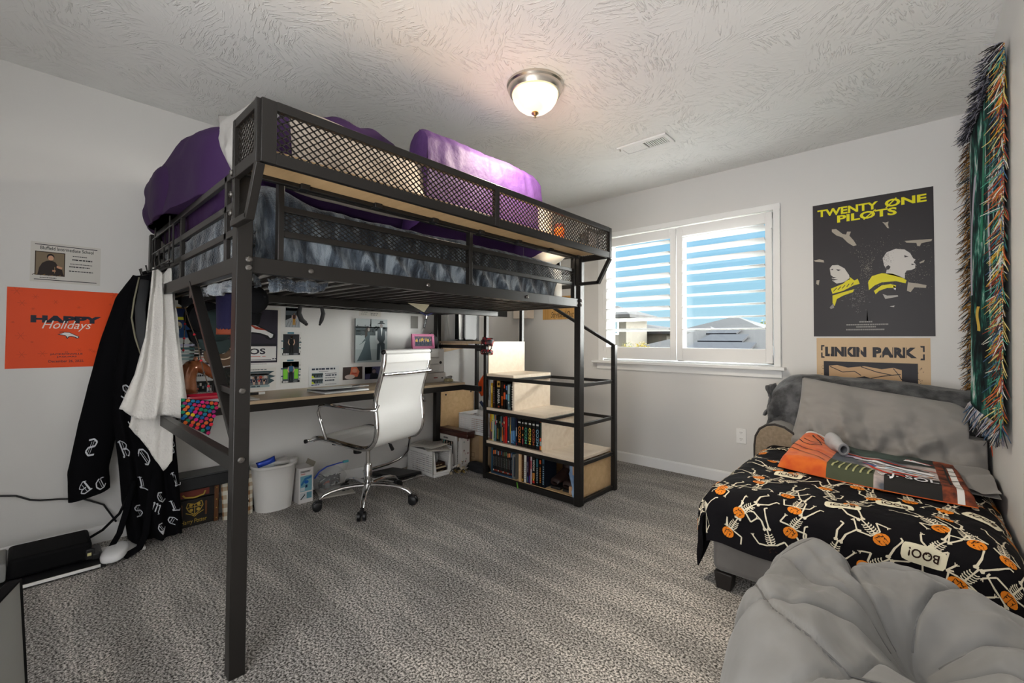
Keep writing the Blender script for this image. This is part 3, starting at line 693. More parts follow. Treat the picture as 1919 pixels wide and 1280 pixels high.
# tall backrest cushion under a lighter purple cover
def cover(m):
    y0, y1, zt = -2.44, -1.60, 2.115
    L = [(-.20, 0, 1.615), (-.185, 0, 1.9), (-.165, 0, 2.07), (-.13, 0, zt-.008), (-.08, 0, zt), (-.035, 0, zt-.018), (0, 0, zt-.06), (.014, 0, 1.95), (.024, 0, 1.80), (.03, 0, 1.665)]
    def prof(v):
        k = v*(len(L)-1); i = min(int(k), len(L)-2); return Vector(L[i]).lerp(Vector(L[i+1]), k-i)
    def fn(u, v):
        p = prof(v); e = (2*u-1); sl = lerp(-.035, .035, v)
        y = lerp(y0, y1, u)+.03*(u-.5)*((2.1-p.z)/.5)*2
        ed = min(1, (1-abs(e))/.06)
        w = .007*abs(math.sin((y*9.0+p.z*2.0)*2.2+2.5*nz(y*4, p.z*2, 1.0)))**4+.006*nz(y*9, p.z*5, 4.0)+.008*nz(y*3, p.z*2, 8.0)
        x = 1.60+p.x*(.80+.20*math.sqrt(max(0, ed)))
        return Vector((min(x+w*(1 if v > .5 else -1)-.012, 1.612) if v > .5 else x-.01, y, p.z-.02*(1-ed)+.006*nz(y*6, p.x*8, 2)-.012*(1-abs(e))*0))
    m.grid(fn, 80, 60)
    for sd in (0, 1):
        def cap(u, v, sd=sd):
            a = fn(sd, v*.5); b = fn(sd, 1-v*.5); p = a.lerp(b, u); p.y += (-1 if sd == 0 else 1)*.012*math.sin(math.pi*u)+.006*nz(u*4, p.z*5, sd*3.0); return p
        m.grid(cap, 14, 40, flip=(sd == 1))
m = MB(); cover(m)
build(m, 'covered_cushion', PURL, loc=(1.5, -2.0, 1.6), smooth=60, label='tall boxy cushion under a light purple cover, standing against the ledge', cat='cushion')
# white pillow at the foot, blanket flaps under the rails
m = MB(); pillow(m, frame((1.06, -1.36, 1.625), (1, 0, 0), (0, .35, .1)), .92, .30, .15, 12, .012)
m.xf(lambda q: Vector((q.x, q.y, max(q.z, 1.555))))
build(m, 'white_pillow', M('cream_satin', (.74, .66, .55), .35), loc=(1.06, -1.36, 1.55), smooth=180, label='shiny cream pillow at the far foot of the loft bed mattress', cat='pillow')
flap([(1.535, -3.10, 1.314), (1.53, -3.09, 1.272)], [(1.535, -2.88, 1.312), (1.53, -2.90, 1.285)], 'blanket_corner', 'blue grey blanket corner hanging below the bed slats beside the near post', PLUSH, 2, .012, (1, 0, 0), 3)
flap([(.80, -3.165, 1.314), (.80, -3.16, 1.285)], [(1.53, -3.165, 1.314), (1.52, -3.16, 1.268)], 'blanket_corner', 'strip of blue grey blanket hanging under the end rail above the black caps', PLUSH, 4, .010, (0, 1, 0), 6)

# things standing on the ledge
zl = 1.662
tb = thing('tumbler', 'white tumbler standing on the bed ledge behind the mesh', 'cup', (1.74, -1.745, zl))
build(MB().lathe([(0, 0), (.033, 0), (.042, .165), (.044, .170), (.040, .172), (.036, .165), (0, .165)], (1.74, -1.745, zl), 28), 'cup', WHITEP, tb)
ob = thing('pill_bottle', 'small orange bottle standing on the bed ledge beside the white tumbler', 'bottle', (1.785, -1.675, zl))
build(MB().lathe([(0, 0), (.030, 0), (.031, .004), (.031, .062), (.026, .068), (0, .068)], (1.785, -1.675, zl), 24), 'body', M('amber_plastic', (.75, .12, .01), .25), ob)
build(MB().lathe([(0, .066), (.029, .066), (.029, .082), (.026, .085), (0, .085)], (1.785, -1.675, zl), 24), 'cap', M('dark_red_plastic', (.22, .03, .02), .4), ob)
fr = thing('framed_photo', 'black frame with a pale front standing at the far end of the bed ledge', 'frame', (1.75, -1.30, zl))
m = MB(); F = lambda x, y, h: Vector((1.765+h, -1.325+x, zl+y))
m.prism([(-.065, 0), (.065, 0), (.065, .13), (-.065, .13)], 0, .02, 0, F); build(m, 'frame', BLACKP, fr, bevel=.006)
m = MB(); m.prism([(-.042, .022), (.042, .022), (.042, .108), (-.042, .108)], .02, .0215, 0, F); build(m, 'front', M('pale_grey_fabric', (.42, .42, .44), .7), fr)
# ------------------------------------------------------------------ desk
DZ = .745
desk = thing('desk', 'long narrow oak-topped desk with black metal frame along the wall under the loft bed', 'desk', (.3, -2.2, 0))
build(MB().box((.006, -3.16, DZ-.018), (.50, -1.225, DZ)), 'desk_top', OAK, desk, bevel=.001)
m = MB(); m.beam((.485, -3.16, .706), (.485, -1.225, .706), .028, .042)
build(m, 'front_rail', BLACKM, desk, bevel=.002)
build(MB().beam((.03, -3.12, .706), (.03, -1.225, .706), .025, .042), 'back_rail', BLACKM, desk, bevel=.002)
build(MB().beam((.47, -1.235, .706), (.695, -1.235, .706), .028, .042), 'link_rail', BLACKM, desk, bevel=.002)
for y in (-3.14, -1.24): build(MB().beam((.03, y, .706), (.48, y, .706), .025, .042), 'end_rail', BLACKM, desk, bevel=.002)

# ------------------------------------------------------------------ stair bookcase with corner shelf
st = thing('stair_bookcase', 'stepped birch bookcase in a black frame forming stairs up to the loft bed', 'bookcase', (1.15, -.97, 0))
SY0, SY1 = -1.20, -.75
TH = .02
def board(lo, hi, mat=BIRCH, name='board'): return build(MB().box(lo, hi), name, mat, st, bevel=.001)
steps = ((.73, 1.585, .302), (.73, 1.303, .562), (.73, 1.021, .830))
for x0, x1, z in steps: board((x0, SY0-.005, z-TH), (x1, SY1+.005, z), BIRCHL, 'step')
board((.74, SY0+.02, .03), (1.585, SY1, .045), BIRCH, 'bottom_shelf')
board((1.575, SY0+.012, .045), (1.590, SY1-.01, .272), BIRCH, 'end_panel')
board((1.285, SY0+.004, .302), (1.303, SY1, .542), BIRCHL, 'riser')
board((1.003, SY0+.004, .562), (1.021, SY1, .810), BIRCHL, 'riser')
board((.723, SY0+.01, .830), (.741, SY1, 1.085), BIRCHL, 'riser')
for x0, x1, z0, z1 in ((.74, 1.585, .045, .282), (.74, 1.30, .302, .542), (.74, 1.02, .562, .81)): board((x0, SY1-.006, z0), (x1, SY1, z1), BIRCH, 'back_panel')
board((1.063, SY0+.01, .045), (1.082, SY1-.01, .282), BIRCH, 'divider')
board((.105, SY1-.42, .05), (.118, SY1-.02, .655), BIRCH, 'side_panel')
for y, z in ((-1.115, .60), (-.81, .605)):
    build(MB().lathe([(0, 0), (.009, 0), (.009, .002), (0, .002)], (.1175, y, z), 12, 0, Matrix.Rotation(R(90), 4, 'Y')), 'screw_cap', BLACKP, st)
board((.118, SY0, 1.064), (.73, SY1, 1.085), OAK, 'corner_shelf')
def fr_(a, b, w, h, name='frame_bar', up=Z3): return build(MB().beam(a, b, w, h, 0, up), name, BLACKM, st, bevel=.002)
U = (0, 1, 0)
fr_((.72, SY0, 0), (.72, SY0, 1.30), .03, .03, 'front_post', U)
fr_((.705, SY1, 0), (.705, SY1, 1.46), .03, .03, 'back_post', U)
fr_((.135, SY1, 0), (.135, SY1, 1.46), .03, .03, 'back_post', U)
fr_((1.612, SY1, 0), (1.612, SY1, 1.065), .034, .034, 'newel_post', U)
fr_((1.612, SY1, 1.06), (.98, SY1, 1.405), .022, .026, 'handrail', U)
fr_((.705, SY1, 1.43), (.135, SY1, 1.43), .02, .024)
fr_((.72, SY0, 1.04), (.13, SY0, 1.04), .022, .03)
fr_((.72, SY1, 1.00), (.135, SY1, 1.00), .02, .022)
for x1, z in ((1.575, .268), (1.575, .528), (1.575, .795)): fr_((.735, SY0, z), (x1, SY0, z), .02, .026)
for z in (.268, .528, .795): fr_((1.600, SY0+.025, z), (1.605, SY1-.015, z), .02, .024)
fr_((.735, SY0-.004, .026), (1.575, SY0-.004, .026), .02, .042); fr_((1.60, SY0+.025, .02), (1.605, SY1-.015, .02), .02, .024)
fr_((1.034, SY0, .797), (1.034, SY1, .797), .018, .022); fr_((1.316, SY0, .530), (1.316, SY1, .530), .018, .022)
fr_((.735, SY1, .795), (1.595, SY1, .795), .018, .022); fr_((.735, SY1, .528), (1.595, SY1, .528), .018, .022)
fr_((.735, SY0, .02), (.735, SY1, .02), .02, .026)

# ------------------------------------------------------------------ books
PAGE = M('book_pages', (.62, .57, .47), .8)
PXX = [905, 913, 963, 1018, 1083, 1100]; XX = [.692, .737, 1.021, 1.303, 1.596, 1.67]
def px2x(p):
    for i in range(len(PXX)-1):
        if p <= PXX[i+1]: return XX[i]+(XX[i+1]-XX[i])*(p-PXX[i])/(PXX[i+1]-PXX[i])
def book(x0, x1, z, h, label, spine, decor=(), depth=.14, group=None, yf=None, name='book', pages=True, lean=0):
    yf = SY0+.022 if yf is None else yf
    b = thing(name, label, 'book' if name == 'book' else 'disc case', ((x0+x1)/2, yf, z), 0, group)
    w = x1-x0-.0008; x0 += .0004; t = min(.0025, w*.15)
    mat = flat(spine, .45)
    m = MB(); m.box((x0, yf, z), (x1, yf+t, z+h)); m.box((x0, yf, z), (x0+t, yf+depth, z+h)); m.box((x1-t, yf, z), (x1, yf+depth, z+h))
    build(m, 'cover' if pages else 'case', mat, b, smooth=0)
    if pages: build(MB().box((x0+t, yf+t, z+.003), (x1-t, yf+depth-.004, z+h-.004)), 'pages', PAGE, b, smooth=0)
    if decor:
        m = MB(); mats = []; T = lambda a, c: Vector((x0+w*a, yf-.0006, z+h*c))
        for d in decor:
            mm = flat(d[1]);
            if mm not in mats: mats.append(mm)
            i = mats.index(mm)
            if d[0] == 'r': rect(m, T, *d[2:6], i)
            elif d[0] == 't': put_text(m, d[6], T, *d[2:6], i, rot=d[7] if len(d) > 7 else 3, bold=.01)
            elif d[0] == 's': scribble(m, lambda a, c: T(c2(a, c)[0], c2(a, c)[1]) if False else T(a, c), *d[2:6], 9, i, int(x0*1000))
            elif d[0] == 'd': disc(m, T, d[2], d[3], d[4], d[4]*w/h, i)
        build(m, 'spine_print', mats, b, smooth=0, weld=False)
    return b
def row(px0, px1, *a, **k): return book(px2x(px0), px2x(px1), *a, **k)
Z1, Z2, Z3b = .5625, .3025, .0455
g1 = 'books on the top shelf of the stair bookcase'
top = [(916, 919.9, .19, 'yellow spined paperback, leftmost on the top shelf', '#C9982C', [('r', '#E3C060', .1, .6, .8, .3), ('s', '#3A2A12', .3, .12, .35, .4)]),
 (920.4, 924.2, .215, 'maroon spined book right of the yellow paperback on the top shelf', '#3B1D18', [('s', '#B9A9A0', .3, .15, .35, .6)]),
 (924.4, 926.9, .205, 'thin plain black book left of the lion-spined one on the top shelf', '#0E0D0D', []),
 (927.1, 935.5, .222, 'thick black book with a lion head and white title on its spine', '#15140F', [('r', '#C99A4E', .15, .74, .7, .22), ('d', '#E2BE78', .5, .85, .28), ('d', '#8A5A22', .38, .88, .05), ('d', '#8A5A22', .62, .88, .05), ('t', '#D9D6CE', .25, .16, .5, .5, 'NARNIA'), ('r', '#B8442A', .4, .03, .3, .05)]),
 (935.8, 940.2, .205, 'dark book with an orange flame low on its spine, top shelf', '#231A12', [('r', '#B5541B', .15, .12, .7, .35), ('r', '#D79A2E', .3, .2, .4, .15)]),
 (940.5, 944.5, .20, 'black book with two orange labels on its spine, top shelf', '#16120F', [('r', '#D4572A', .1, .38, .8, .26), ('r', '#C9482A', .25, .80, .45, .14)]),
 (944.8, 947.7, .19, 'black book with two blue labels on its spine, top shelf', '#101418', [('r', '#5B8FC0', .1, .40, .8, .2), ('r', '#4E79B8', .15, .78, .7, .17)]),
 (947.9, 953.9, .195, 'blue grey book with white marks on its spine, top shelf', '#55656B', [('r', '#A9B6B4', .1, .62, .6, .35), ('r', '#7FB0B5', .1, .35, .5, .25), ('r', '#E6E4DE', .25, .24, .3, .07), ('r', '#1E2A26', .7, .1, .3, .8)]),
 (954.2, 959.2, .20, 'black book with white vertical lettering, rightmost on the top shelf', '#12110F', [('s', '#D8D4C8', .35, .08, .3, .85)])]
for p0, p1, h, lb, c, d in top: row(p0, p1, Z1, h, lb, c, d, group=g1)
g2 = 'books on the middle shelf of the stair bookcase'
mid = [(914.4, 916.7, .205, 'narrow orange spined book, leftmost on the middle shelf', '#C98A34', [('r', '#5A3A5A', .2, .05, .6, .35)]),
 (916.9, 919.2, .208, 'narrow yellow and violet book, second from the left on the middle shelf', '#E0BE3E', [('r', '#4A3550', .1, .03, .8, .3), ('r', '#8A86A0', .2, .4, .6, .3)]),
 (919.4, 922.2, .212, 'cream spined book with a yellow top, third on the middle shelf', '#DDD8B8', [('r', '#E8D84A', .1, .8, .8, .18), ('r', '#22221A', .3, .72, .3, .04)]),
 (922.6, 924.6, .20, 'slim teal comic with a green foot, middle shelf', '#7FA0A8', [('r', '#3E8A4E', .1, .1, .8, .3), ('r', '#D8D060', .2, .76, .6, .08)]),
 (924.8, 927.0, .205, 'slim comic with a red square and orange top, middle shelf', '#6E8FA0', [('r', '#B0304E', .1, .62, .8, .14), ('r', '#C97A3A', .2, .82, .6, .16)]),
 (927.2, 929.2, .20, 'slim dark comic with a white label, middle shelf', '#1E211E', [('r', '#D8D0D4', .1, .72, .8, .1), ('s', '#808078', .3, .1, .4, .5)]),
 (929.4, 931.0, .20, 'slim black comic with pale stripes, middle shelf', '#161614', [('r', '#C98A3E', .1, .1, .8, .42), ('r', '#E8C060', .2, .3, .6, .15)]),
 (931.2, 933.0, .20, 'slim dark green comic beside the black striped one, middle shelf', '#1C2A22', [('r', '#3E6A4A', .2, .1, .6, .4)]),
 (933.2, 935.0, .20, 'slim black comic with a yellow tab, middle shelf', '#191917', [('r', '#E0D070', .1, .72, .8, .08)]),
 (935.2, 937.4, .20, 'slim teal grey comic left of the orange flame one, middle shelf', '#5E8A8A', [('r', '#2A3A3A', .2, .2, .6, .4)]),
 (937.6, 940.2, .20, 'slim comic with an orange flame, middle shelf', '#24303A', [('r', '#D8783A', .1, .06, .8, .42), ('r', '#E8A050', .3, .3, .4, .3), ('r', '#C84028', .15, .66, .5, .1)]),
 (940.4, 943.6, .20, 'slim red and cream comic just left of the plain red book', '#A83A34', [('r', '#D8CFA0', .2, .74, .6, .08), ('r', '#2E3038', .2, .3, .5, .3)]),
 (943.9, 948.0, .232, 'tall plain red book in the middle of the middle shelf', '#C42420', []),
 (948.3, 952.2, .222, 'dark blue book right of the plain red one', '#22323E', [('r', '#D8DCDC', .2, .05, .6, .05), ('s', '#90A0A4', .3, .6, .4, .3)]),
 (952.4, 954.6, .225, 'narrow brown book with a yellow figure on its spine', '#8A7A66', [('r', '#C8A838', .25, .35, .5, .3)]),
 (955.0, 957.8, .228, 'blue fantasy book, first of three matching ones on the middle shelf', '#2E4258', [('r', '#6E9CC8', .1, .05, .8, .4), ('r', '#D8E0E0', .15, .1, .6, .05)]),
 (957.9, 960.6, .228, 'blue fantasy book, second of three matching ones on the middle shelf', '#2A3A50', [('r', '#5E90C4', .1, .05, .8, .42), ('r', '#D8E0E0', .15, .1, .6, .05)]),
 (960.7, 963.2, .228, 'blue fantasy book, third of three matching ones on the middle shelf', '#283848', [('r', '#4E86B8', .1, .04, .8, .44), ('r', '#5EC0D0', .15, .03, .6, .09)]),
 (963.6, 966.2, .20, 'navy book with a grey band beside the black series', '#1A1C38', [('r', '#9AA0A4', .1, .35, .8, .33), ('r', '#C83A34', .3, .03, .4, .07)]),
 (966.6, 974.6, .205, 'black series book with orange title letters', '#15110F', [('t', '#D87A34', .25, .14, .6, .58, 'MZCO', 1), ('r', '#B8B8B4', .2, .84, .6, .06)]),
 (974.8, 979.2, .205, 'narrow black series book with small red and amber letters', '#171412', [('r', '#C85A34', .25, .62, .5, .1), ('r', '#D8A040', .3, .4, .4, .06), ('r', '#8A3A44', .2, .1, .6, .2), ('r', '#B8B8B4', .25, .84, .5, .05)]),
 (979.4, 986.6, .205, 'black series book with green title letters', '#121310', [('t', '#4FA88A', .2, .14, .6, .58, 'MZCO', 1), ('r', '#B8B8B4', .2, .84, .6, .06)]),
 (986.8, 994.0, .205, 'black series book with yellow title letters', '#151310', [('t', '#E0CF4A', .2, .14, .6, .58, 'MZCO', 1), ('r', '#B8B8B4', .2, .84, .6, .06)]),
 (994.2, 1000.4, .205, 'black series book with rust title letters', '#151210', [('t', '#A8543A', .2, .14, .6, .58, 'MZCO', 1), ('r', '#B8B8B4', .2, .84, .6, .06)]),
 (1000.6, 1008.0, .205, 'black series book with pale blue title letters', '#11141A', [('t', '#7FA8BE', .2, .14, .6, .58, 'MZCO', 1), ('r', '#B8B8B4', .2, .84, .6, .06)]),
 (1008.4, 1015.8, .225, 'dark green book with rainbow striped ends, rightmost on the middle shelf', '#22302A', [('r', '#D83A28', 0, .9, .3, .1), ('r', '#E8C23A', .3, .9, .3, .1), ('r', '#3EB8C8', .6, .9, .4, .1), ('r', '#D8502C', 0, .3, .35, .1), ('r', '#4EC8B8', .45, .3, .55, .1), ('r', '#8FA0A0', .05, .16, .9, .13), ('r', '#D8502C', 0, .02, .3, .13), ('r', '#E0D060', .3, .02, .25, .13), ('r', '#2E9CC0', .55, .02, .45, .13)])]
for p0, p1, h, lb, c, d in mid: row(p0, p1, Z2, h, lb, c, d, group=g2, depth=.15)
g3 = 'film cases in the clear crate on the bottom shelf'
cols = ['#1B2226', '#14181E', '#22201E', '#1A1A1C', '#2A2420', '#24282C', '#1E2420', '#2C2A26', '#23302A', '#30201C', '#1C2024', '#20242C']
dcs = ['#C86034', '#D88050', '#4A5A6A', '#9AA0A4', '#A83A2C', '#3E5A78', '#6A4A3A', '#5A6A4E', '#4E6A50', '#C07A58', '#D88A50', '#5A6480']
ords = 'first second third fourth fifth sixth seventh eighth ninth tenth eleventh twelfth'.split()
cn = ['grey', 'black', 'brown', 'charcoal', 'dark brown', 'steel grey', 'green black', 'taupe', 'dark green', 'rust brown', 'slate', 'blue grey']
for i in range(12):
    a = 919.5+i*3.05
    row(a, a+2.95, Z3b+.012, .19, f'{ords[i]} film case from the left in the clear crate, {cn[i]} spine', cols[i],
        [('r', dcs[i], .15, .72+.02*(i % 3), .7, .16), ('r', '#A8402C' if i % 3 else '#C8C4B8', .2, .05, .6, .06), ('s', '#8A8A86', .35, .25, .35, .4)], depth=.12, group=g3, name='film_case', pages=False, yf=SY0+.03)
cr = thing('storage_crate', 'clear blue edged plastic crate holding film cases on the bottom shelf', 'crate', (.88, -1.1, Z3b))
xa, xb = px2x(918.4), px2x(957.5); m = MB()
m.box((xa, SY0+.018, Z3b), (xb, SY0+.20, Z3b+.009))
build(m, 'base', M('blue_plastic', (.03, .07, .14), .3), cr, bevel=.001)
m = MB(); m.box((xa-.003, SY0+.02, Z3b), (xa, SY0+.20, Z3b+.205)); m.box((xb, SY0+.02, Z3b), (xb+.003, SY0+.20, Z3b+.205)); m.box((xa-.003, SY0+.02, Z3b+.202), (xb+.003, SY0+.20, Z3b+.207))
build(m, 'shell', M('blue_tinted_edge', (.04, .09, .14), .2), cr, smooth=0)
for px0, h, lb, c in ((956.7, .165, 'grey spiral notebook standing at the right end of the film cases', '#6A6862'),):
    row(957.9, 963.5, Z3b, .185, lb, c, [('r', '#B8B4A8', .05, .05, .15, .9), ('r', '#2A3038', .35, .1, .5, .8)], depth=.12)
g4 = 'books on the right half of the bottom shelf'
bot = [(971.3, 974.8, .225, 'black and green spined book just right of the shelf divider', '#0E120F', [('s', '#B8BCB4', .3, .45, .4, .5), ('r', '#3E8A4A', .2, .42, .6, .1), ('r', '#1E2E4A', .2, .03, .6, .3)]),
 (975.2, 979.2, .205, 'brown book with gold foot left of the white one, bottom shelf', '#3A2212', [('r', '#C89A3A', .2, .03, .5, .08), ('s', '#8A5A3A', .35, .2, .3, .6)]),
 (979.4, 984.6, .215, 'white spined book with grey vertical lettering on the bottom shelf', '#D6D2C8', [('s', '#4A5058', .3, .1, .4, .6)]),
 (984.8, 988.8, .195, 'dark violet book right of the white spined one', '#241830', [('s', '#A8A0B0', .3, .4, .4, .4), ('r', '#3A5A7A', .2, .05, .5, .2)]),
 (989.0, 991.6, .195, 'wine red book with a purple foot, bottom shelf', '#4A1824', [('r', '#5A3A8A', .2, .05, .6, .25)]),
 (991.8, 994.2, .20, 'thin white and pink book left of the black titled one', '#D8C8C8', [('r', '#B83A4A', .2, .55, .6, .3)]),
 (994.6, 1000.6, .215, 'black book with white title letters and a colourful foot', '#141212', [('t', '#D8D6CE', .3, .48, .5, .34, 'MOON', 1), ('r', '#B87A3A', .15, .2, .7, .2), ('r', '#D8C23A', .3, .14, .4, .07), ('r', '#C82A24', .2, .06, .6, .09)]),
 (1001.2, 1006.8, .225, 'black and teal thriller paperback on the bottom shelf', '#12181A', [('r', '#2A5A66', .2, .6, .6, .25), ('s', '#A8B0B0', .3, .08, .45, .5)]),
 (1007.0, 1012.2, .225, 'dark paperback with orange vertical title on the bottom shelf', '#18120E', [('r', '#A84A24', .25, .72, .5, .12), ('s', '#D8873A', .3, .12, .45, .5)]),
 (1012.4, 1017.6, .225, 'dark blue paperback, rightmost book before the boots', '#141A24', [('s', '#8AA8C0', .3, .08, .45, .6), ('r', '#2E4A5A', .2, .75, .6, .2)])]
for p0, p1, h, lb, c, d in bot: row(p0, p1, Z3b, h, lb, c, d, group=g4, depth=.14)
# boots, jeans and cork board on the bottom shelf
BOOT = M('dark_brown_leather', (.022, .010, .008), .45, bump=(30, .3, .004, 3)); RUB = M('boot_sole', (.008, .007, .007), .6)
def boot(x, lb):
    o = thing('cowboy_boot', lb, 'boot', (x, -1.0, Z3b), group=None); m = MB(); z = Z3b
    secs = [(-1.16, .03, .025, .012), (-1.145, .04, .04, .018), (-1.10, .046, .042, .028), (-1.05, .046, .05, .045), (-.99, .045, .06, .065), (-.94, .044, .05, .06)]
    def fn(u, v):
        k = v*(len(secs)-1); i = min(int(k), len(secs)-2); f = k-i
        y, w, zc, hh = [lerp(secs[i][j], secs[i+1][j], f) for j in range(4)]; a = 2*math.pi*u
        return Vector((x+w*math.cos(a), y, z+.02+max(0, zc+hh*math.sin(a))))
    m.grid(fn, 20, 18, cu=True)
    def shaft(u, v):
        a = 2*math.pi*u; r = lerp(.046, .058, v); zz = z+.06+.155*v+.02*v*abs(math.cos(a))
        return Vector((x+r*math.cos(a), -.965+r*1.15*math.sin(a), zz))
    m.grid(shaft, 20, 12, cu=True); build(m, 'upper', BOOT, o, smooth=60)
    build(MB().box((x-.042, -1.15, z), (x+.042, -1.02, z+.02)).box((x-.038, -.97, z), (x+.038, -.91, z+.05)), 'sole', RUB, o, bevel=.006)
boot(1.37, 'dark brown boot on the bottom shelf beside the blue paperback')
boot(1.475, 'dark brown boot on the bottom shelf beside the rolled jeans')
JEAN = M('denim', (.13, .20, .32), .85, bump=(90, .4, .003, 3), var=(9, (.26, .36, .48), .35, .7))
j = thing('folded_jeans', 'faded blue jeans stuffed upright at the right end of the bottom shelf', 'jeans', (1.53, -1.12, Z3b))
m = MB()
def jf(u, v):
    a = 2*math.pi*u; z = Z3b+.225*(1-v); w = .032+.008*math.sin(v*5); xx = lerp(1.525, 1.553, v**1.5)
    return Vector((xx+w*math.cos(a)+.006*nz(u*5, v*6, 1), -1.13+.05*math.sin(a)+.012*nz(u*7, v*5, 3)-.01*math.sin(u*19), z))
m.grid(jf, 30, 24, cu=True); build(m, 'denim', JEAN, j, smooth=180)
for k, (z0, z1, x) in enumerate(((.055, .11, 1.528), (.19, .262, 1.558))):
    build(MB().box((x-.012, -1.192, z0), (x+.012, -1.17, z1)), 'leather_patch', M('tan_leather', (.42, .25, .14), .6), j, bevel=.004)
gb = thing('ribbon_scrap', 'small green ribbon end hanging from the bottom shelf', 'ribbon', (.98, -1.215, .03))
build(MB().add([(1.062, -1.214, .045), (1.075, -1.214, .045), (1.092, -1.222, .004), (1.078, -1.222, .004)], [(0, 1, 2, 3)]), 'ribbon', flat('#5E9A3A'), gb, solid=.001)
# ------------------------------------------------------------------ office chair
BKP = M('black_nylon', (.010, .010, .011), .4)
WLEA = M('white_leather', (.74, .73, .71), .42, bump=(140, .08, .002, 2))
ch = thing('office_chair', 'white ribbed office chair with chrome frame and five castors, turned towards the desk', 'chair', (.52, -2.11, 0), R(197))
# local frame: +x forward, +y left
for k in range(5):
    a = R(k*72+55); c, s = math.cos(a), math.sin(a); P = lambda r, z: (r*c, r*s, z)
    m = MB().tube([P(.02, .118), P(.08, .122), P(.16, .120), P(.23, .108), P(.275, .092), P(.30, .07)], [.021, .020, .0185, .017, .016, .012], n=10, flat=.75, up=(0, 0, 1))
    build(m, 'base_leg', CHROME, ch, smooth=70, local=True)
    m = MB(); ax = Vector((-s, c, 0)); M4 = ax.to_track_quat('Z', 'X').to_matrix().to_4x4(); cc = Vector(P(.315, .028))
    for sg in (-1, 1): m.lathe([(0, 0), (.022, 0), (.028, .004), (.028, .018), (.022, .022), (0, .022)], cc+ax*(sg*.016)-ax*.011, 18, 0, M4)
    m.box((-.02, -.012, .03), (.02, .012, .062), 0, Matrix.Translation(Vector(P(.305, 0))) @ Matrix.Rotation(a, 4, 'Z'))
    m.lathe([(0, .06), (.008, .06), (.008, .078), (0, .078)], P(.298, 0), 10)
    build(m, 'castor', BKP, ch, smooth=45, local=True)
build(MB().lathe([(0, .085), (.034, .085), (.036, .10), (.036, .135), (.027, .14), (.027, .255), (.022, .262), (0, .262)], n=28), 'column_sleeve', CHROME, ch, smooth=40, local=True)
build(MB().lathe([(0, .25), (.0145, .25), (.0145, .40), (0, .40)], n=20), 'gas_lift', STEEL, ch, local=True)
m = MB(); m.box((-.11, -.07, .395), (.09, .07, .425)); m.lathe([(0, .36), (.028, .362), (.034, .40), (0, .40)], n=20)
build(m, 'tilt_mechanism', BKP, ch, bevel=.006, local=True)
build(MB().lathe([(0, .325), (.026, .325), (.028, .335), (.026, .385), (.018, .40), (0, .40)], (.075, .02, 0), 22), 'tension_knob', BKP, ch, local=True)
m = MB().tube([(-.03, -.05, .40), (-.03, -.14, .385), (-.03, -.19, .345)], .005, n=8); m.tube([(-.03, -.185, .35), (-.03, -.21, .31)], [.011, .014], n=10); build(m, 'height_lever', BKP, ch, local=True)
for x in (-.10, .09): build(MB().beam((x, -.215, .425), (x, .215, .425), .03, .016), 'cross_bar', BKP, ch, bevel=.003, local=True)
prof = [(.265, .430), (.255, .442), (.20, .452), (.10, .446), (0, .436), (-.10, .426), (-.17, .424), (-.225, .440), (-.262, .485), (-.275, .55), (-.270, .62), (-.262, .69), (-.270, .76), (-.296, .85), (-.322, .94), (-.328, 1.015)]
def crom(P, t):
    n = len(P)-1; k = min(int(t*n), n-1); f = t*n-k
    p = [P[max(0, min(n, k+i))] for i in (-1, 0, 1, 2)]
    return tuple(.5*(2*b+(c-a)*f+(2*a-5*b+4*c-d)*f*f+(3*b-a-3*c+d)*f**3) for a, b, c, d in zip(*p))
NP = 70; fine = [crom(prof, i/NP) for i in range(NP+1)]
for sg in (-1, 1):
    build(MB().tube([(x, sg*.225, z) for x, z in fine], .017, n=10, flat=.75, up=(0, 1, 0)), 'side_frame', CHROME, ch, smooth=80, local=True)
    build(MB().sphere((fine[-1][0], sg*.232, fine[-1][1]+.004), .016), 'end_cap', BKP, ch, local=True)
    build(MB().tube([(-.283, sg*.225, .70), (-.285, sg*.240, .672), (-.20, sg*.262, .668), (-.02, sg*.268, .678), (.10, sg*.268, .682), (.16, sg*.266, .668), (.178, sg*.262, .63), (.165, sg*.255, .58), (.145, sg*.243, .50), (.135, sg*.232, .455)], .0125, n=10, flat=.75), 'armrest', CHROME, ch, smooth=80, local=True)
    for i in (30, 37, 43): build(MB().lathe([(0, 0), (.006, 0), (.005, .003), (0, .003)], (fine[i][0], sg*.236, fine[i][1]), 10, 0, Matrix.Rotation(R(-90*sg), 4, 'X')), 'rivet', STEEL, ch, local=True)
m = MB()
def sling(u, v, off):
    i = v*NP; k = min(int(i), NP-1); f = i-k; x, z = lerp(fine[k][0], fine[k+1][0], f), lerp(fine[k][1], fine[k+1][1], f)
    dx, dz = fine[k+1][0]-fine[k][0], fine[k+1][1]-fine[k][1]; l = math.hypot(dx, dz); nx, nz_ = -dz/l, dx/l
    if nx < 0 and v > .5: nx, nz_ = -nx, -nz_
    if v <= .5 and nz_ < 0: nx, nz_ = -nx, -nz_
    rib = .0035*abs(math.sin(v*34*math.pi/2*1.0))**.6 if off > 0 else 0
    return Vector((x+nx*(off+rib), lerp(-.214, .214, u), z+nz_*(off+rib)))
for off in (.009, -.006): m.grid(lambda u, v, off=off: sling(u, v, off), 6, 200, flip=(off > 0))
for uu in (0, 1): m.grid(lambda u, v, uu=uu: sling(uu, v, lerp(.009, -.006, u)), 1, 200)
build(m, 'seat_sling', WLEA, ch, smooth=60, local=True)
x, z = fine[-1]
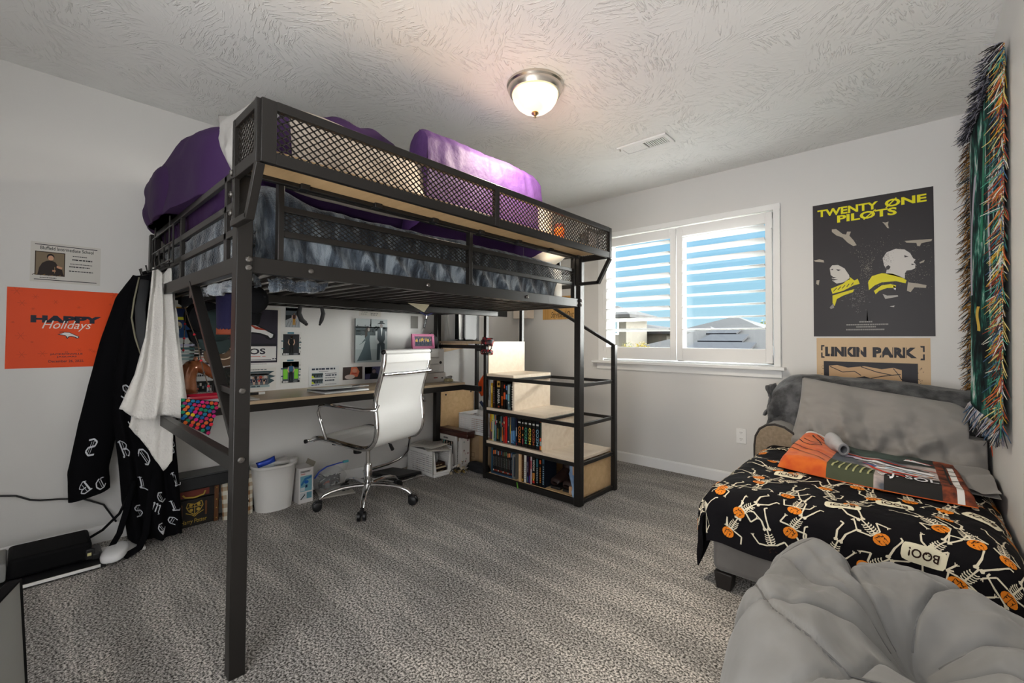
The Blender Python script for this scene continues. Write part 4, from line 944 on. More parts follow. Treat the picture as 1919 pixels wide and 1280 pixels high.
m = MB().tube([(x+.004, y, z+.004) for y in (-.226, -.1, .1, .226)], .019, n=16, flat=.85); m.beam((x-.008, -.22, z-.035), (x-.008, .22, z-.035), .016, .05)
build(m, 'top_roll', WLEA, ch, smooth=60, local=True)
build(MB().tube([(-.327, -.232, .885), (-.329, 0, .883), (-.327, .232, .885)], .016, n=10, flat=.8), 'back_bar', CHROME, ch, smooth=80, local=True)
build(MB().tube([(.262, -.275, .437), (.262, .275, .437)], .008, n=10), 'front_bar', CHROME, ch, smooth=80, local=True)
for sg in (-1, 1): build(MB().lathe([(0, 0), (.013, 0), (.013, .012), (0, .012)], (.262, sg*.275, .437), 14, 0, Matrix.Rotation(R(-90*sg), 4, 'X')), 'end_cap', BKP, ch, local=True)
# ------------------------------------------------------------------ posters and photographs
def poster(label, cat, wall, a0, z0, w, h, col, draw=None, name='poster', th=.0012, rough=.45, edge=None, group=None):
    if wall == 'left': base = lambda x, y, d: Vector((d, a0+x, z0+y)); loc = (0, a0+w/2, z0)
    else: base = lambda x, y, d: Vector((a0+x, -d, z0+y)); loc = (a0+w/2, 0, z0)
    o = thing(name, label, cat, loc, 0, group)
    m = MB(); n = 10
    for d in (.0008, .0008+th): pass
    q = [base(0, 0, .0008), base(w, 0, .0008), base(w, h, .0008), base(0, h, .0008)]; q2 = [base(0, 0, .0008+th), base(w, 0, .0008+th), base(w, h, .0008+th), base(0, h, .0008+th)]
    m.add(q+q2, [(3, 2, 1, 0), (4, 5, 6, 7), (0, 1, 5, 4), (1, 2, 6, 5), (2, 3, 7, 6), (3, 0, 4, 7)] if wall == 'left' else [(3, 2, 1, 0), (4, 5, 6, 7), (0, 1, 5, 4), (1, 2, 6, 5), (2, 3, 7, 6), (3, 0, 4, 7)])
    build(m, 'sheet' if not edge else 'panel', flat(col, rough), o, smooth=0)
    if draw:
        pm = MB(); mats = []
        def C(hx):
            mm = flat(hx, rough)
            if mm not in mats: mats.append(mm)
            return mats.index(mm)
        def L(k): return lambda x, y: base(x*w, y*h, .0008+th+.00025*k)
        draw(pm, L, C); build(pm, 'print', mats, o, smooth=0, weld=False)
    return o
def fig(m, T, C, x, y, h, top, leg, skin='#C9A48C', hair='#2A1E18', asp=1.0, hat=None, dress=False):
    """a small printed figure, feet at (x,y), height h; asp = sheet height/width"""
    s = h*asp
    if dress: shape(m, T, [(x-.20*s, y), (x+.20*s, y), (x+.07*s, y+.60*h), (x-.07*s, y+.60*h)], C(leg))
    else:
        shape(m, T, [(x-.11*s, y), (x-.02*s, y), (x, y+.42*h), (x+.02*s, y), (x+.11*s, y), (x+.10*s, y+.52*h), (x-.10*s, y+.52*h)], C(leg))
    shape(m, T, [(x-.10*s, y+.48*h), (x+.10*s, y+.48*h), (x+.14*s, y+.80*h), (x+.05*s, y+.84*h), (x-.05*s, y+.84*h), (x-.14*s, y+.80*h)], C(top))
    for sg in (-1, 1): strip(m, T, [(x+sg*.13*s, y+.79*h), (x+sg*.17*s, y+.60*h), (x+sg*.10*s, y+.46*h)], .05*s, C(skin))
    disc(m, T, x, y+.925*h, .068*s, .075*h, C(hair), 14); disc(m, T, x, y+.905*h, .055*s, .062*h, C(skin), 14)
    if hat: rect(m, T, x-.14*s, y+.945*h, .28*s, .02*h, C(hat)); rect(m, T, x-.07*s, y+.955*h, .14*s, .07*h, C(hat))

# large band poster on the back wall
def d_top(m, L, C):
    def g(px, py):
        u = (px-137)/709; return (u, (940-py)/(940-(175-120*u)))
    G = lambda pts: [g(*p) for p in pts]
    T1, T2, T3, T4 = L(1), L(2), L(3), L(4); q = random.Random(4)
    # stippled halo
    for i in range(1500):
        a = q.uniform(0, 6.28); r = abs(q.gauss(0, 1)); cx, cy, rx, ry = q.choice([(600, 520, 185, 130), (480, 540, 105, 110), (650, 560, 190, 130)])
        px, py = cx+math.cos(a)*r*rx*.75, cy+math.sin(a)*r*ry*.75
        if not (150 < px < 838 and 300 < py < 700): continue
        x, y = g(px, py); s = q.uniform(.0016, .0042); rect(m, T1, x, y, s, s*.67, C(q.choice(['#8A8378', '#6E685F', '#A39B8E'])))
    shape(m, T2, G([(372, 455), (410, 462), (432, 500), (440, 560), (425, 610), (380, 600), (330, 560), (300, 520), (320, 480)]), C('#2A2629'))
    shape(m, T2, G([(505, 585), (508, 520), (525, 470), (570, 430), (620, 420), (660, 430), (600, 455), (575, 480), (570, 520), (588, 548), (585, 580), (540, 600)]), C('#2A2629'))
    shape(m, T2, G([(250, 690), (330, 640), (440, 650), (470, 740), (480, 850), (240, 850)]), C('#2A2629')); shape(m, T2, G([(480, 670), (560, 640), (690, 640), (760, 700), (790, 850), (470, 850)]), C('#2A2629'))
    # left figure: hooded head in three-quarter view, scarf
    shape(m, T3, G([(246, 540), (262, 522), (300, 520), (340, 540), (368, 580), (372, 604), (330, 622), (290, 630), (262, 612), (268, 604), (258, 598), (268, 590), (252, 580)]), C('#C9C4BE'))
    for a in ([(248, 548), (268, 542), (266, 550)], [(285, 545), (318, 548), (300, 556)], [(262, 590), (290, 594), (264, 600)], [(262, 602), (300, 606), (268, 612)]): shape(m, T4, G(a), C('#2A2629'))
    shape(m, T3, G([(252, 660), (330, 630), (375, 592), (400, 612), (420, 600), (432, 630), (395, 640), (330, 672), (262, 690)]), C('#D9CE12'))
    shape(m, T3, G([(262, 700), (330, 680), (398, 662), (390, 680), (330, 700), (290, 720), (275, 762), (262, 745)]), C('#D9CE12'))
    for i in range(5): strip(m, T4, G([(268+i*28, 676-i*9), (290+i*26, 655-i*8)]), .006, C('#2A2629'))
    for i in range(120):
        x, y = g(q.gauss(410, 34), q.gauss(715, 34)); rect(m, T3, x, y, q.uniform(.002, .012), .0022, C('#807A78'))
    shape(m, T3, G([(243, 770), (268, 745), (272, 772), (250, 780)]), C('#8A8480'))
    # right figure: profile turned right, scarf, collar
    shape(m, T3, G([(568, 480), (590, 445), (640, 424), (690, 428), (720, 450), (735, 480), (748, 488), (738, 505), (748, 515), (745, 540), (720, 552), (690, 570), (690, 600), (640, 585), (585, 572), (590, 545), (575, 520)]), C('#CCC8C4'))
    for a in ([(600, 520), (585, 530), (590, 548), (604, 545), (612, 530)], [(688, 462), (712, 470), (690, 476)], [(725, 512), (746, 516), (728, 522)], [(700, 553), (735, 548), (690, 570)]): shape(m, T4, G(a), C('#3A3637'))
    for i in range(90):
        x, y = g(q.gauss(590, 18), q.gauss(485, 22)); rect(m, T4, x, y, .004, .0022, C('#6A6664'))
    shape(m, T3, G([(482, 620), (505, 585), (560, 568), (620, 570), (670, 590), (698, 610), (694, 628), (640, 615), (560, 622), (520, 640), (486, 668)]), C('#DDD214'))
    shape(m, T3, G([(515, 672), (560, 640), (610, 632), (640, 640), (640, 655), (590, 655), (545, 672), (525, 692)]), C('#DDD214'))
    shape(m, T3, G([(565, 690), (590, 700), (650, 698), (652, 706), (580, 720)]), C('#A8A4A0')); shape(m, T3, G([(625, 640), (640, 650), (638, 668), (628, 662)]), C('#D8D6D4')); shape(m, T3, G([(604, 764), (632, 758), (628, 768)]), C('#B8B4B0'))
    # birds
    B = C('#A89F92')
    for b in ([(262, 310), (290, 308), (330, 336), (352, 340), (358, 322), (382, 322), (372, 346), (398, 374), (416, 402), (396, 408), (362, 388), (330, 358), (290, 345), (262, 325)],
              [(692, 378), (760, 372), (836, 368), (832, 380), (780, 392), (772, 410), (758, 408), (754, 390), (700, 388)], [(568, 264), (586, 268), (604, 262), (600, 280), (606, 302), (596, 300), (584, 282)],
              [(140, 495), (178, 488), (206, 492), (210, 506), (186, 504), (150, 502)], [(706, 622), (760, 630), (804, 640), (800, 656), (740, 652), (720, 680), (700, 672)], [(158, 612), (178, 610), (172, 640), (156, 632)], [(768, 505), (796, 490), (792, 504), (772, 512)]): shape(m, T3, G(b), B)
    Y = C('#E2DA10')
    put_text(m, 'TWENTY', T3, .045, .905, .53, .054, Y, .035); put_text(m, 'ONE', T3, .63, .905, .32, .054, Y, .035); put_text(m, 'PILOTS', T3, .225, .845, .50, .054, Y, .035)
    strip(m, T4, [(.638, .902), (.722, .962)], .009, Y); strip(m, T4, [(.455, .842), (.555, .902)], .009, Y)
    for x, y, w in ((.40, .098, .15), (.29, .078, .36), (.38, .062, .18), (.28, .042, .38)): scribble(m, T3, x, y, w, .014, 1, C('#8A8784'), int(w*100), .7)
    rect(m, T2, 0, 0, 1, .003, C('#1A181A'))
poster('tall dark band poster with yellow title letters and two figures in yellow scarves', 'poster', 'back', 2.742, 1.133, .610, .910, '#2B272A', d_top, rough=.4)
def d_lp(m, L, C):
    K = C('#26242A'); T1, T2, T3 = L(1), L(2), L(3)
    put_text(m, 'LINKIN', T1, .085, .858, .385, .075, K, .065); put_text(m, 'PARK', T1, .525, .858, .37, .075, K, .065)
    for x in (.13, .29, .41, .60, .70, .80): rect(m, T2, x, .85, .008, .09, C('#C9AC88'))
    for s, x in ((1, .045), (-1, .955)):
        for y in (.945, .845): shape(m, T1, [(x, y), (x+.035*s, y), (x+.03*s, y+(.012 if y < .9 else -.012)), (x+.014*s, y+(.012 if y < .9 else -.012)), (x+.014*s, y+(.042 if y < .9 else -.042)), (x, y+(.042 if y < .9 else -.042))], K)
    rect(m, T1, .07, .10, .83, .72, K); shape(m, T2, [(.13, .16), (.77, .16), (.77, .77), (.70, .785), (.6, .772), (.45, .79), (.30, .775), (.2, .792), (.12, .785)], C('#C3A07A'))
    for pts in ([(.13, .78), (.25, .74), (.36, .75), (.42, .72)], [(.42, .785), (.56, .75), (.70, .73)], [(.5, .70), (.6, .72), (.76, .74)], [(.70, .78), (.74, .74), (.77, .70)]): strip(m, T3, pts, .006, K)
    shape(m, T3, [(.28, .68), (.36, .70), (.45, .715), (.56, .69), (.60, .66), (.52, .67), (.4, .672)], K); shape(m, T3, [(.2, .2), (.72, .2), (.66, .5), (.5, .62), (.3, .5)], K)
    q = random.Random(8)
    for i in range(160):
        x, y = q.choice([(.07, .45), (.90, .45)]); rect(m, T2, x+q.gauss(0, .02), q.uniform(.1, .82), q.uniform(.003, .009), .004, K)
poster('tan band poster with stencilled black letters, half hidden behind the sofa back', 'poster', 'back', 2.757, .25, .572, .872, '#CDB08C', d_lp)
# orange holiday poster and award certificate on the left wall
def horse_logo(m, T, T2, x, y, w, h, white, dark, mane=None):
    P_ = lambda pts: [(x+a*w, y+b*h) for a, b in pts]
    shape(m, T, P_([(0, .62), (.12, .72), (.30, .95), (.55, .92), (.78, .62), (1.0, .34), (.985, .16), (.90, .05), (.82, .12), (.80, .22), (.70, .30), (.58, .34), (.50, .22), (.46, .02), (.40, .16), (.40, .34), (.30, .48), (.16, .52)]), dark)
    shape(m, T2, P_([(.10, .64), (.32, .88), (.54, .86), (.75, .58), (.955, .32), (.94, .18), (.90, .14), (.86, .26), (.72, .38), (.57, .42), (.47, .30), (.45, .14), (.43, .36), (.36, .52), (.20, .60)]), white)
    if mane is not None: shape(m, T2, P_([(.05, .98), (.22, 1.10), (.45, 1.02), (.30, 1.0), (.12, .80)]), mane)
def d_hh(m, L, C):
    T1, T2, T3 = L(1), L(2), L(3); q = random.Random(11); S = C('#C93F12'); nv = C('#141A2C')
    for i in range(26):
        x, y, r = q.uniform(.04, .96), q.uniform(.12, .97), q.uniform(.015, .05)
        if .18 < x < .85 and .34 < y < .70: continue
        for k in range(6): a = k*math.pi/3; strip(m, T1, [(x, y), (x+r*math.cos(a), y+r*math.sin(a))], .005, S)
    put_text(m, 'HAPPY', T2, .197, .572, .64, .092, nv, .07)
    put_text(m, 'Holidays', T3, .294, .465, .447, .135, C('#E6DDD6'), 0.0, .35)
    horse_logo(m, T2, T3, .43, .365, .20, .095, C('#DAD8D6'), nv, C('#B83A12'))
    put_text(m, 'vs', T2, .50, .19, .03, .012, nv); put_text(m, 'JACKSONVILLE', T2, .37, .155, .295, .026, nv, .02); put_text(m, 'JAGUARS', T2, .43, .122, .18, .024, nv, .02)
    put_text(m, 'December 26, 2025.', T2, .36, .058, .32, .038, nv, .012)
poster('square orange holiday poster with navy and white letters on the left wall', 'poster', 'left', -3.745, .944, .405, .399, '#E24A12', d_hh)
def d_cert(m, L, C):
    T1, T2, T3 = L(1), L(2), L(3); K = C('#23232A')
    for y in (.055, .93): rect(m, T1, .055, y, .89, .018, K)
    put_text(m, 'Bluffield Intermediate School', T1, .13, .82, .76, .085, K, .012)
    rect(m, T1, .06, .17, .415, .60, C('#3A2A1E')); rect(m, T2, .075, .19, .385, .56, C('#7A6A54'))
    shape(m, T3, [(.10, .19), (.46, .19), (.43, .38), (.38, .42), (.34, .52), (.28, .56), (.22, .54), (.16, .48), (.12, .36)], C('#231511'))
    disc(m, T3, .272, .645, .052, .080, C('#1C1210')); disc(m, L(4), .276, .618, .040, .062, C('#C99A7C'))
    shape(m, L(4), [(.36, .44), (.44, .40), (.43, .35), (.36, .38)], C('#C08E70')); rect(m, L(4), .30, .28, .045, .04, C('#B98A6C')); rect(m, L(4), .33, .24, .006, .16, C('#A8895A'))
    for i in range(12): strip(m, L(4), [(.03+i*.036, .165+.01*(i % 3)), (.06+i*.036, .20-.012*(i % 2))], .012, C(['#3A2A14', '#7A5A24', '#23180C'][i % 3]))
    for x, y, w, h, s in ((.58, .70, .22, .035, 1), (.56, .60, .32, .055, 2), (.54, .50, .37, .03, 3), (.53, .42, .38, .045, 4), (.52, .31, .39, .04, 5), (.12, .10, .25, .03, 6)): scribble(m, T1, x, y, w, h, 1, K, s, .6)
poster('white school certificate with a small portrait photo, above the orange poster', 'certificate', 'left', -3.672, 1.377, .257, .202, '#C9C6C0', d_cert, name='certificate')
# team poster over the desk
def d_team(m, L, C):
    T1, T2, T3 = L(1), L(2), L(3)
    rect(m, T1, .035, .05, .93, .91, C('#2B2733')); rect(m, T2, .05, .085, .90, .245, C('#D2D0CE')); rect(m, T2, .05, .33, .90, .045, C('#1C1A22'))
    rect(m, T1, .0, .0, 1, .05, C('#D8D6D3'))
    horse_logo(m, T2, T3, .28, .42, .66, .36, C('#DAD9D8'), C('#15131C'), None); shape(m, L(4), [(.62, .70), (.72, .66), (.84, .60), (.70, .62)], C('#A83A22'))
    put_text(m, 'BRONCOS', T3, .10, .195, .72, .10, C('#2A2833'), .03); rect(m, T3, .10, .155, .66, .010, C('#C04A32')); scribble(m, T3, .78, .150, .05, .02, 1, C('#C04A32'), 3)
    rect(m, T3, .05, .10, .84, .008, C('#4A4852')); scribble(m, T3, .90, .095, .06, .035, 1, C('#3A3842'), 5); scribble(m, T2, .5, .02, .35, .02, 1, C('#8A8890'), 6)
    for i in range(3): rect(m, T3, .055, .31-.03*i, .30, .018, C(['#6A665E', '#3A3A38', '#8A867C'][i]))
poster('large dark team poster with a white horse head above the desk', 'poster', 'left', -3.012, .915, .520, .395, '#D5D2CC', d_team)
def d_group(m, L, C):
    T1, T2, T3 = L(1), L(2), L(3)
    scribble(m, T1, .12, .90, .72, .05, 1, C('#2E3A44'), 2, .7)
    shape(m, T1, [(.05, .2), (.80, .16), (.97, .40), (.88, .52), (.99, .60), (.86, .70), (.97, .84), (.78, .86), (.06, .84)], C('#33484E'))
    rect(m, T2, .06, .24, .80, .56, C('#5A5E62')); rect(m, T2, .06, .68, .80, .06, C('#C9CACC'))
    for i in range(9): fig(m, T3, C, .12+.085*i, .34, .36, ['#14141A', '#A84A3A', '#B8B4B0'][i % 3], '#1A2440', asp=.6)
    for i in range(8): fig(m, L(4), C, .15+.09*i, .25, .26, ['#A83A34', '#14141A', '#1E1E2A'][i % 3], '#C8A894', asp=.6)
    rect(m, T2, .30, .12, .58, .11, C('#8FA2A4')); scribble(m, T3, .36, .14, .44, .07, 1, C('#2E3A44'), 4, .75)
poster('white team photo sheet with rows of players, under the dark team poster', 'photo', 'left', -2.86, .752, .345, .148, '#D0CDC8', d_group, name='team_photo')
# three player cards in a column
def card(bg, top, leg, accent, low=False):
    def f(m, L, C):
        T1, T2, T3 = L(1), L(2), L(3)
        rect(m, T1, .09, .10, .80, .80, C(bg)); rect(m, T1, .30, .92, .32, .06, C('#2E6A80'))
        for i in range(5): rect(m, T2, .93, .15+.14*i, .025, .07, C('#3A3A40'))
        for x, y in ((.0, .6), (.86, .55), (.02, .3), (.84, .32)): rect(m, T2, x, y, .14, .045, C('#1E4A54'))
        if accent: rect(m, T2, .12, .20, .22, .40, C(accent)); rect(m, T2, .66, .20, .20, .40, C(accent)); rect(m, T1, .09, .66, .80, .24, C('#1E3A24'))
        fig(m, T3, C, .50, .14, .70, top, leg, asp=1.30)
        rect(m, T2, .06, .05, .88, .09, C('#23262A')); scribble(m, L(4), .10, .06, .3, .07, 1, C('#D0D0CE'), 3, .8); disc(m, L(4), .72, .095, .12, .04, C('#6A6A70'))
    return f
def d_snow(m, L, C):
    T1, T2, T3 = L(1), L(2), L(3)
    rect(m, T1, .0, .60, 1, .4, C('#4A5258')); rect(m, T1, 0, .84, 1, .12, C('#1E2A24')); rect(m, T1, 0, 0, 1, .60, C('#9A9EA2'))
    shape(m, T2, [(0, .35), (.42, .50), (.40, .62), (0, .60)], C('#14181C'))
    for i in range(5): strip(m, T2, [(.05+.2*i, .02), (.25+.17*i, .34)], .03, C('#6E7276'))
    fig(m, T3, C, .58, .12, .62, '#4A2A20', '#B8862E', asp=1.42)
poster('small photo of someone crouching in snow, topmost in the column of three', 'photo', 'left', -2.460, 1.178, .100, .140, '#B8B8B4', d_snow, name='photo')
poster('player card on a black background, middle of the column of three', 'photo', 'left', -2.486, .973, .137, .174, '#CFCFCB', card('#26262A', '#0E0E12', '#0E0E12', None), name='player_card')
poster('player card with bright green panels, lowest in the column of three', 'photo', 'left', -2.486, .780, .137, .174, '#CFCFCB', card('#4A545A', '#2E5A7A', '#15151C', '#7AC83A'), name='player_card')
# framed canvas of a couple
def d_wed(m, L, C):
    T1, T2, T3 = L(1), L(2), L(3)
    rect(m, T1, 0, 0, 1, 1, C('#A9B4B6')); rect(m, T2, 0, .62, 1, .20, C('#4A565A')); rect(m, T2, 0, .80, 1, .2, C('#B4BEC0')); rect(m, T2, .45, .80, .03, .2, C('#5A6468')); rect(m, T2, 0, .0, 1, .30, C('#9AA6A8'))
    q = random.Random(5)
    for i in range(60): rect(m, T2, q.uniform(0, .95), q.uniform(.6, .84), .04, .03, C(q.choice(['#3A464A', '#5A666A', '#6E7A7C'])))
    shape(m, T3, [(.05, .03), (.50, .05), (.46, .30), (.43, .52), (.44, .66), (.34, .70), (.28, .60), (.30, .48), (.22, .30)], C('#4E6066')); shape(m, T3, [(.10, .40), (.30, .50), (.28, .54), (.16, .42)], C('#4A5A60'))
    disc(m, T3, .37, .76, .055, .055, C('#3A3430')); disc(m, L(4), .40, .755, .035, .042, C('#A8A29C')); shape(m, L(4), [(.30, .78), (.36, .80), (.36, .62), (.28, .56)], C('#3A3634'))
    shape(m, T3, [(.66, .04), (.76, .05), (.78, .40), (.82, .05), (.93, .05), (.92, .46), (.68, .46)], C('#38444A')); shape(m, T3, [(.68, .44), (.92, .44), (.96, .74), (.86, .80), (.74, .80), (.66, .72)], C('#3E4A50')); shape(m, L(4), [(.78, .80), (.84, .80), (.82, .60)], C('#C4CCCE'))
    for sx in (.645, .955): strip(m, L(4), [(sx, .72), (sx, .52), (.72 if sx < .8 else .90, .44)], .06, C('#B4BCBE'))
    disc(m, L(4), .80, .845, .048, .048, C('#8E8A86')); shape(m, L(5), [(.66, .885), (.94, .895), (.90, .91), (.87, .915), (.86, .965), (.76, .965), (.74, .91), (.70, .905)], C('#323A3E'))
poster('grey canvas print of a couple, the woman in a long dress', 'picture', 'left', -1.945, .913, .280, .347, '#8E9494', d_wed, name='canvas_picture', th=.022, edge=True)
def d_note(m, L, C): scribble(m, L(1), .06, .10, .35, .8, 4, C('#8A8A88'), 3, .3); scribble(m, L(1), .5, .08, .4, .3, 2, C('#6A6A6A'), 5, .5); strip(m, L(1), [(.52, .95), (.52, .1)], .01, C('#A8A6A0')); shape(m, L(2), [(.62, .5), (.68, .6), (.66, .75), (.62, .62)], C('#4A4A4C'))
poster('sheet of white notes pinned above the canvas print', 'paper', 'left', -1.906, 1.282, .195, .080, '#CFCBC3', d_note, name='note')
def d_c2(m, L, C):
    T1, T2, K = L(1), L(2), C('#3A4250')
    scribble(m, T1, .08, .80, .86, .12, 1, K, 21, .75); scribble(m, T1, .3, .72, .4, .04, 1, K, 22, .6)
    for y in (.42, .13):
        rect(m, T1, .09, y, .37, .25, C('#6A7A80')); rect(m, T2, .09, y+.13, .37, .08, C('#2E3A3E')); shape(m, T2, [(.09, y), (.20, y), (.12, y+.12), (.09, y+.12)], C('#B8C42E'))
        for i in range(5): rect(m, L(3), .16+.055*i, y+.04, .035, .11, C(['#14181E', '#3A3E44'][i % 2]))
    for y, h, s in ((.60, .05, 1), (.48, .10, 2), (.38, .05, 3), (.22, .10, 4), (.06, .03, 5)): scribble(m, T1, .52, y, .42, h, 1, K, s, .7)
    scribble(m, T1, .07, .04, .30, .07, 1, C('#2E3A7A'), 6, .7)
poster('white certificate with two small team photos, low on the wall over the laptop', 'certificate', 'left', -2.292, .748, .225, .147, '#CFD0D0', d_c2, name='certificate')
def d_b1(m, L, C):
    rect(m, L(1), 0, 0, 1, 1, C('#3A2E2A')); shape(m, L(2), [(.30, .2), (.75, .2), (.85, .6), (.7, .98), (.42, .98), (.38, .6)], C('#C86A4A')); disc(m, L(3), .60, .70, .13, .17, C('#C88A70')); disc(m, L(3), .35, .22, .26, .18, C('#C8B8B0')); shape(m, L(4), [(.4, .42), (.75, .40), (.66, .52), (.48, .54)], C('#A83E2E'))
poster('small photo in red and pink tones, left of the pair over the desk', 'photo', 'left', -2.034, .782, .162, .098, '#6A4A40', d_b1, name='photo')
def d_b2(m, L, C):
    rect(m, L(1), 0, 0, 1, 1, C('#4A4A6A')); rect(m, L(1), 0, .45, .4, .55, C('#7A80A0')); shape(m, L(2), [(.26, 0), (.80, 0), (.74, .42), (.6, .52), (.42, .52), (.32, .42)], C('#1E222E')); disc(m, L(3), .52, .66, .12, .19, C('#2A2426')); disc(m, L(4), .52, .62, .10, .16, C('#7A6A70')); rect(m, L(3), .82, .1, .12, .2, C('#A84A3A'))
poster('small dark photo of a boy, right of the pair over the desk', 'photo', 'left', -1.850, .774, .156, .101, '#3E3E52', d_b2, name='photo')
poster('small grey square card on the wall behind the lanyard', 'paper', 'left', -1.418, 1.195, .076, .108, '#77746E', None, name='grey_card')
def d_bl(m, L, C):
    T1, T2, T3 = L(1), L(2), L(3)
    rect(m, T1, .04, .45, .90, .52, C('#10204A')); rect(m, T1, .04, .955, .90, .03, C('#D0A030')); rect(m, T2, .04, .76, .90, .05, C('#C8C83A')); rect(m, T2, .04, .45, .9, .26, C('#123A66'))
    for i in range(7): strip(m, T3, [(.72, .72), (.72+.22*math.cos(i), .72+.10*math.sin(i))], .03, C(['#6EC0A0', '#4A8AC0'][i % 2]))
    disc(m, T3, .26, .66, .14, .07, C('#C8B89A')); rect(m, T3, .16, .60, .2, .06, C('#8A9AA4'))
    for i in range(6): rect(m, T2, .04, .06+.06*i, .90, .04, C(['#8AA0A0', '#6A8288', '#A0ACAC', '#3A5A60', '#A8A8C0', '#B4BCB8'][i]))
poster('narrow blue and grey poster on the wall behind the white towel', 'poster', 'left', -3.115, .945, .165, .345, '#BFC2C0', d_bl)
def d_sky(m, L, C): rect(m, L(1), 0, .3, 1, .7, C('#6A7074')); rect(m, L(1), 0, 0, 1, .3, C('#3E4042')); shape(m, L(2), [(.35, 1), (.62, 1), (.55, .6), (.60, .3), (.45, .2), (.40, .55)], C('#A8B0B2')); rect(m, L(3), .46, .78, .03, .22, C('#2A2A2C'))
poster('grey landscape picture on the left wall near the corner', 'picture', 'left', -.455, 1.345, .275, .20, '#5A5E60', d_sky, name='picture')
def d_so(m, L, C):
    K = C('#2A2622'); q = random.Random(3)
    for i in range(14): rect(m, L(1), i/14, 0, .045, 1, C(q.choice(['#C89A5A', '#D0A468', '#BE9050'])))
    shape(m, L(2), [(0, 1), (.50, 1), (.42, .66), (.30, .52), (.12, .48), (0, .55)], C('#3A3836'))
    put_text(m, 'Stressed Out', L(3), .27, .08, .70, .26, K, 0.0, .3)
    for y in (.72, .60): scribble(m, L(3), .68, y, .27, .07, 1, K, int(y*100), .6)
    for y in (.78, .70): scribble(m, L(3), .03, y, .16, .05, 1, C('#C8C4BC'), int(y*90), .6)
poster('wooden sign with handwritten black lettering, left of the window', 'sign', 'back', .357, 1.312, .405, .235, '#C79A5C', d_so, name='wooden_sign', th=.010, edge=True)
# ------------------------------------------------------------------ things on the desk
SILV = M('silver_aluminium', (.60, .60, .61), .35, .25); GLOSSB = M('gloss_black', (.008, .008, .009), .08, coat=.5)
lt = thing('laptop', 'silver laptop lying open flat on the desk in front of the white certificate', 'laptop', (.37, -2.25, DZ), R(4))
m = MB(); m.box((-.115, -.16, .001), (.115, .16, .013)); build(m, 'base', SILV, lt, bevel=.004, local=True)
m = MB(); M4 = Matrix.Translation((-.115, 0, .013)) @ Matrix.Rotation(R(-4), 4, 'Y'); m.box((-.001, -.16, .001), (.228, .16, .007), 0, M4); build(m, 'lid', SILV, lt, bevel=.003, local=True)
m = MB(); m.box((.01, -.03, .0072), (.05, .03, .0078), 0, M4); build(m, 'sticker', flat('#D8D8D6'), lt, local=True, smooth=0)
build(MB().tube([(.09, .10, .026), (.09, .19, .027)], .008, n=10), 'pen', BLACKP, lt, local=True) if False else None
pe = thing('pen', 'black pen lying across the closed silver laptop', 'pen', (.42, -2.15, DZ+.03)); build(MB().tube([(.45, -2.19, DZ+.034), (.40, -2.115, DZ+.031)], .006, n=10), 'barrel', BLACKP, pe); build(MB().tube([(.40, -2.115, DZ+.031), (.393, -2.105, DZ+.0305)], [.0055, .002], n=10), 'tip', STEEL, pe)
# marker
mk = thing('marker', 'black marker with a white cap lying on the desk beside the near post', 'marker', (.2, -2.72, DZ))
build(MB().tube([(.195, -2.76, DZ+.008), (.203, -2.69, DZ+.008)], .008, n=12), 'barrel', BLACKP, mk); build(MB().tube([(.203, -2.69, DZ+.008), (.207, -2.655, DZ+.008)], .0085, n=12), 'cap', WHITEP, mk)
# horse head statue
HB = M('glazed_bronze', (.20, .055, .018), .18, .3, coat=.6, var=(9, (.38, .15, .06), .35, .7)); HD = M('dark_bronze', (.03, .012, .008), .3, .3)
hs = thing('horse_statue', 'glossy brown horse head statue on the near end of the desk', 'statue', (.30, -3.06, DZ))
def Hp(y, z, x=.30): return (x, y, DZ+z)
m = MB(); m.tube([Hp(-3.075, .03), Hp(-3.085, .08), Hp(-3.088, .125), Hp(-3.078, .165), Hp(-3.058, .195), Hp(-3.035, .205)], [.050, .052, .050, .046, .040, .032], n=20, up=(1, 0, 0))
m.tube([Hp(-3.060, .200), Hp(-3.035, .198), Hp(-3.005, .182), Hp(-2.972, .156), Hp(-2.945, .134), Hp(-2.936, .126)], [.032, .036, .030, .022, .020, .012], n=18, up=(1, 0, 0))
for sx in (-1, 1): m.sphere(Hp(-3.012, .192, .30+sx*.022), .006); m.tube([Hp(-2.978, .138, .30+sx*.012), Hp(-2.974, .133, .30+sx*.014)], .004, n=6)
build(m, 'head', HB, hs, smooth=180)
for sx in (-1, 1): build(MB().tube([Hp(-3.045, .215, .30+sx*.014), Hp(-3.043, .240, .30+sx*.018), Hp(-3.040, .252, .30+sx*.017)], [.009, .007, .001], n=8, flat=.5), 'ear', HB, hs, smooth=180)
build(MB().tube([Hp(-3.035, .222), Hp(-3.075, .205), Hp(-3.105, .165), Hp(-3.118, .11), Hp(-3.113, .05)], [.008, .013, .016, .016, .010], n=10, flat=.6, up=(1, 0, 0)), 'mane', HD, hs, smooth=180)
build(MB().lathe([(0, 0), (.052, 0), (.054, .012), (.046, .022), (.042, .036), (0, .036)], (.30, -3.075, DZ), 28), 'plinth', HD, hs)
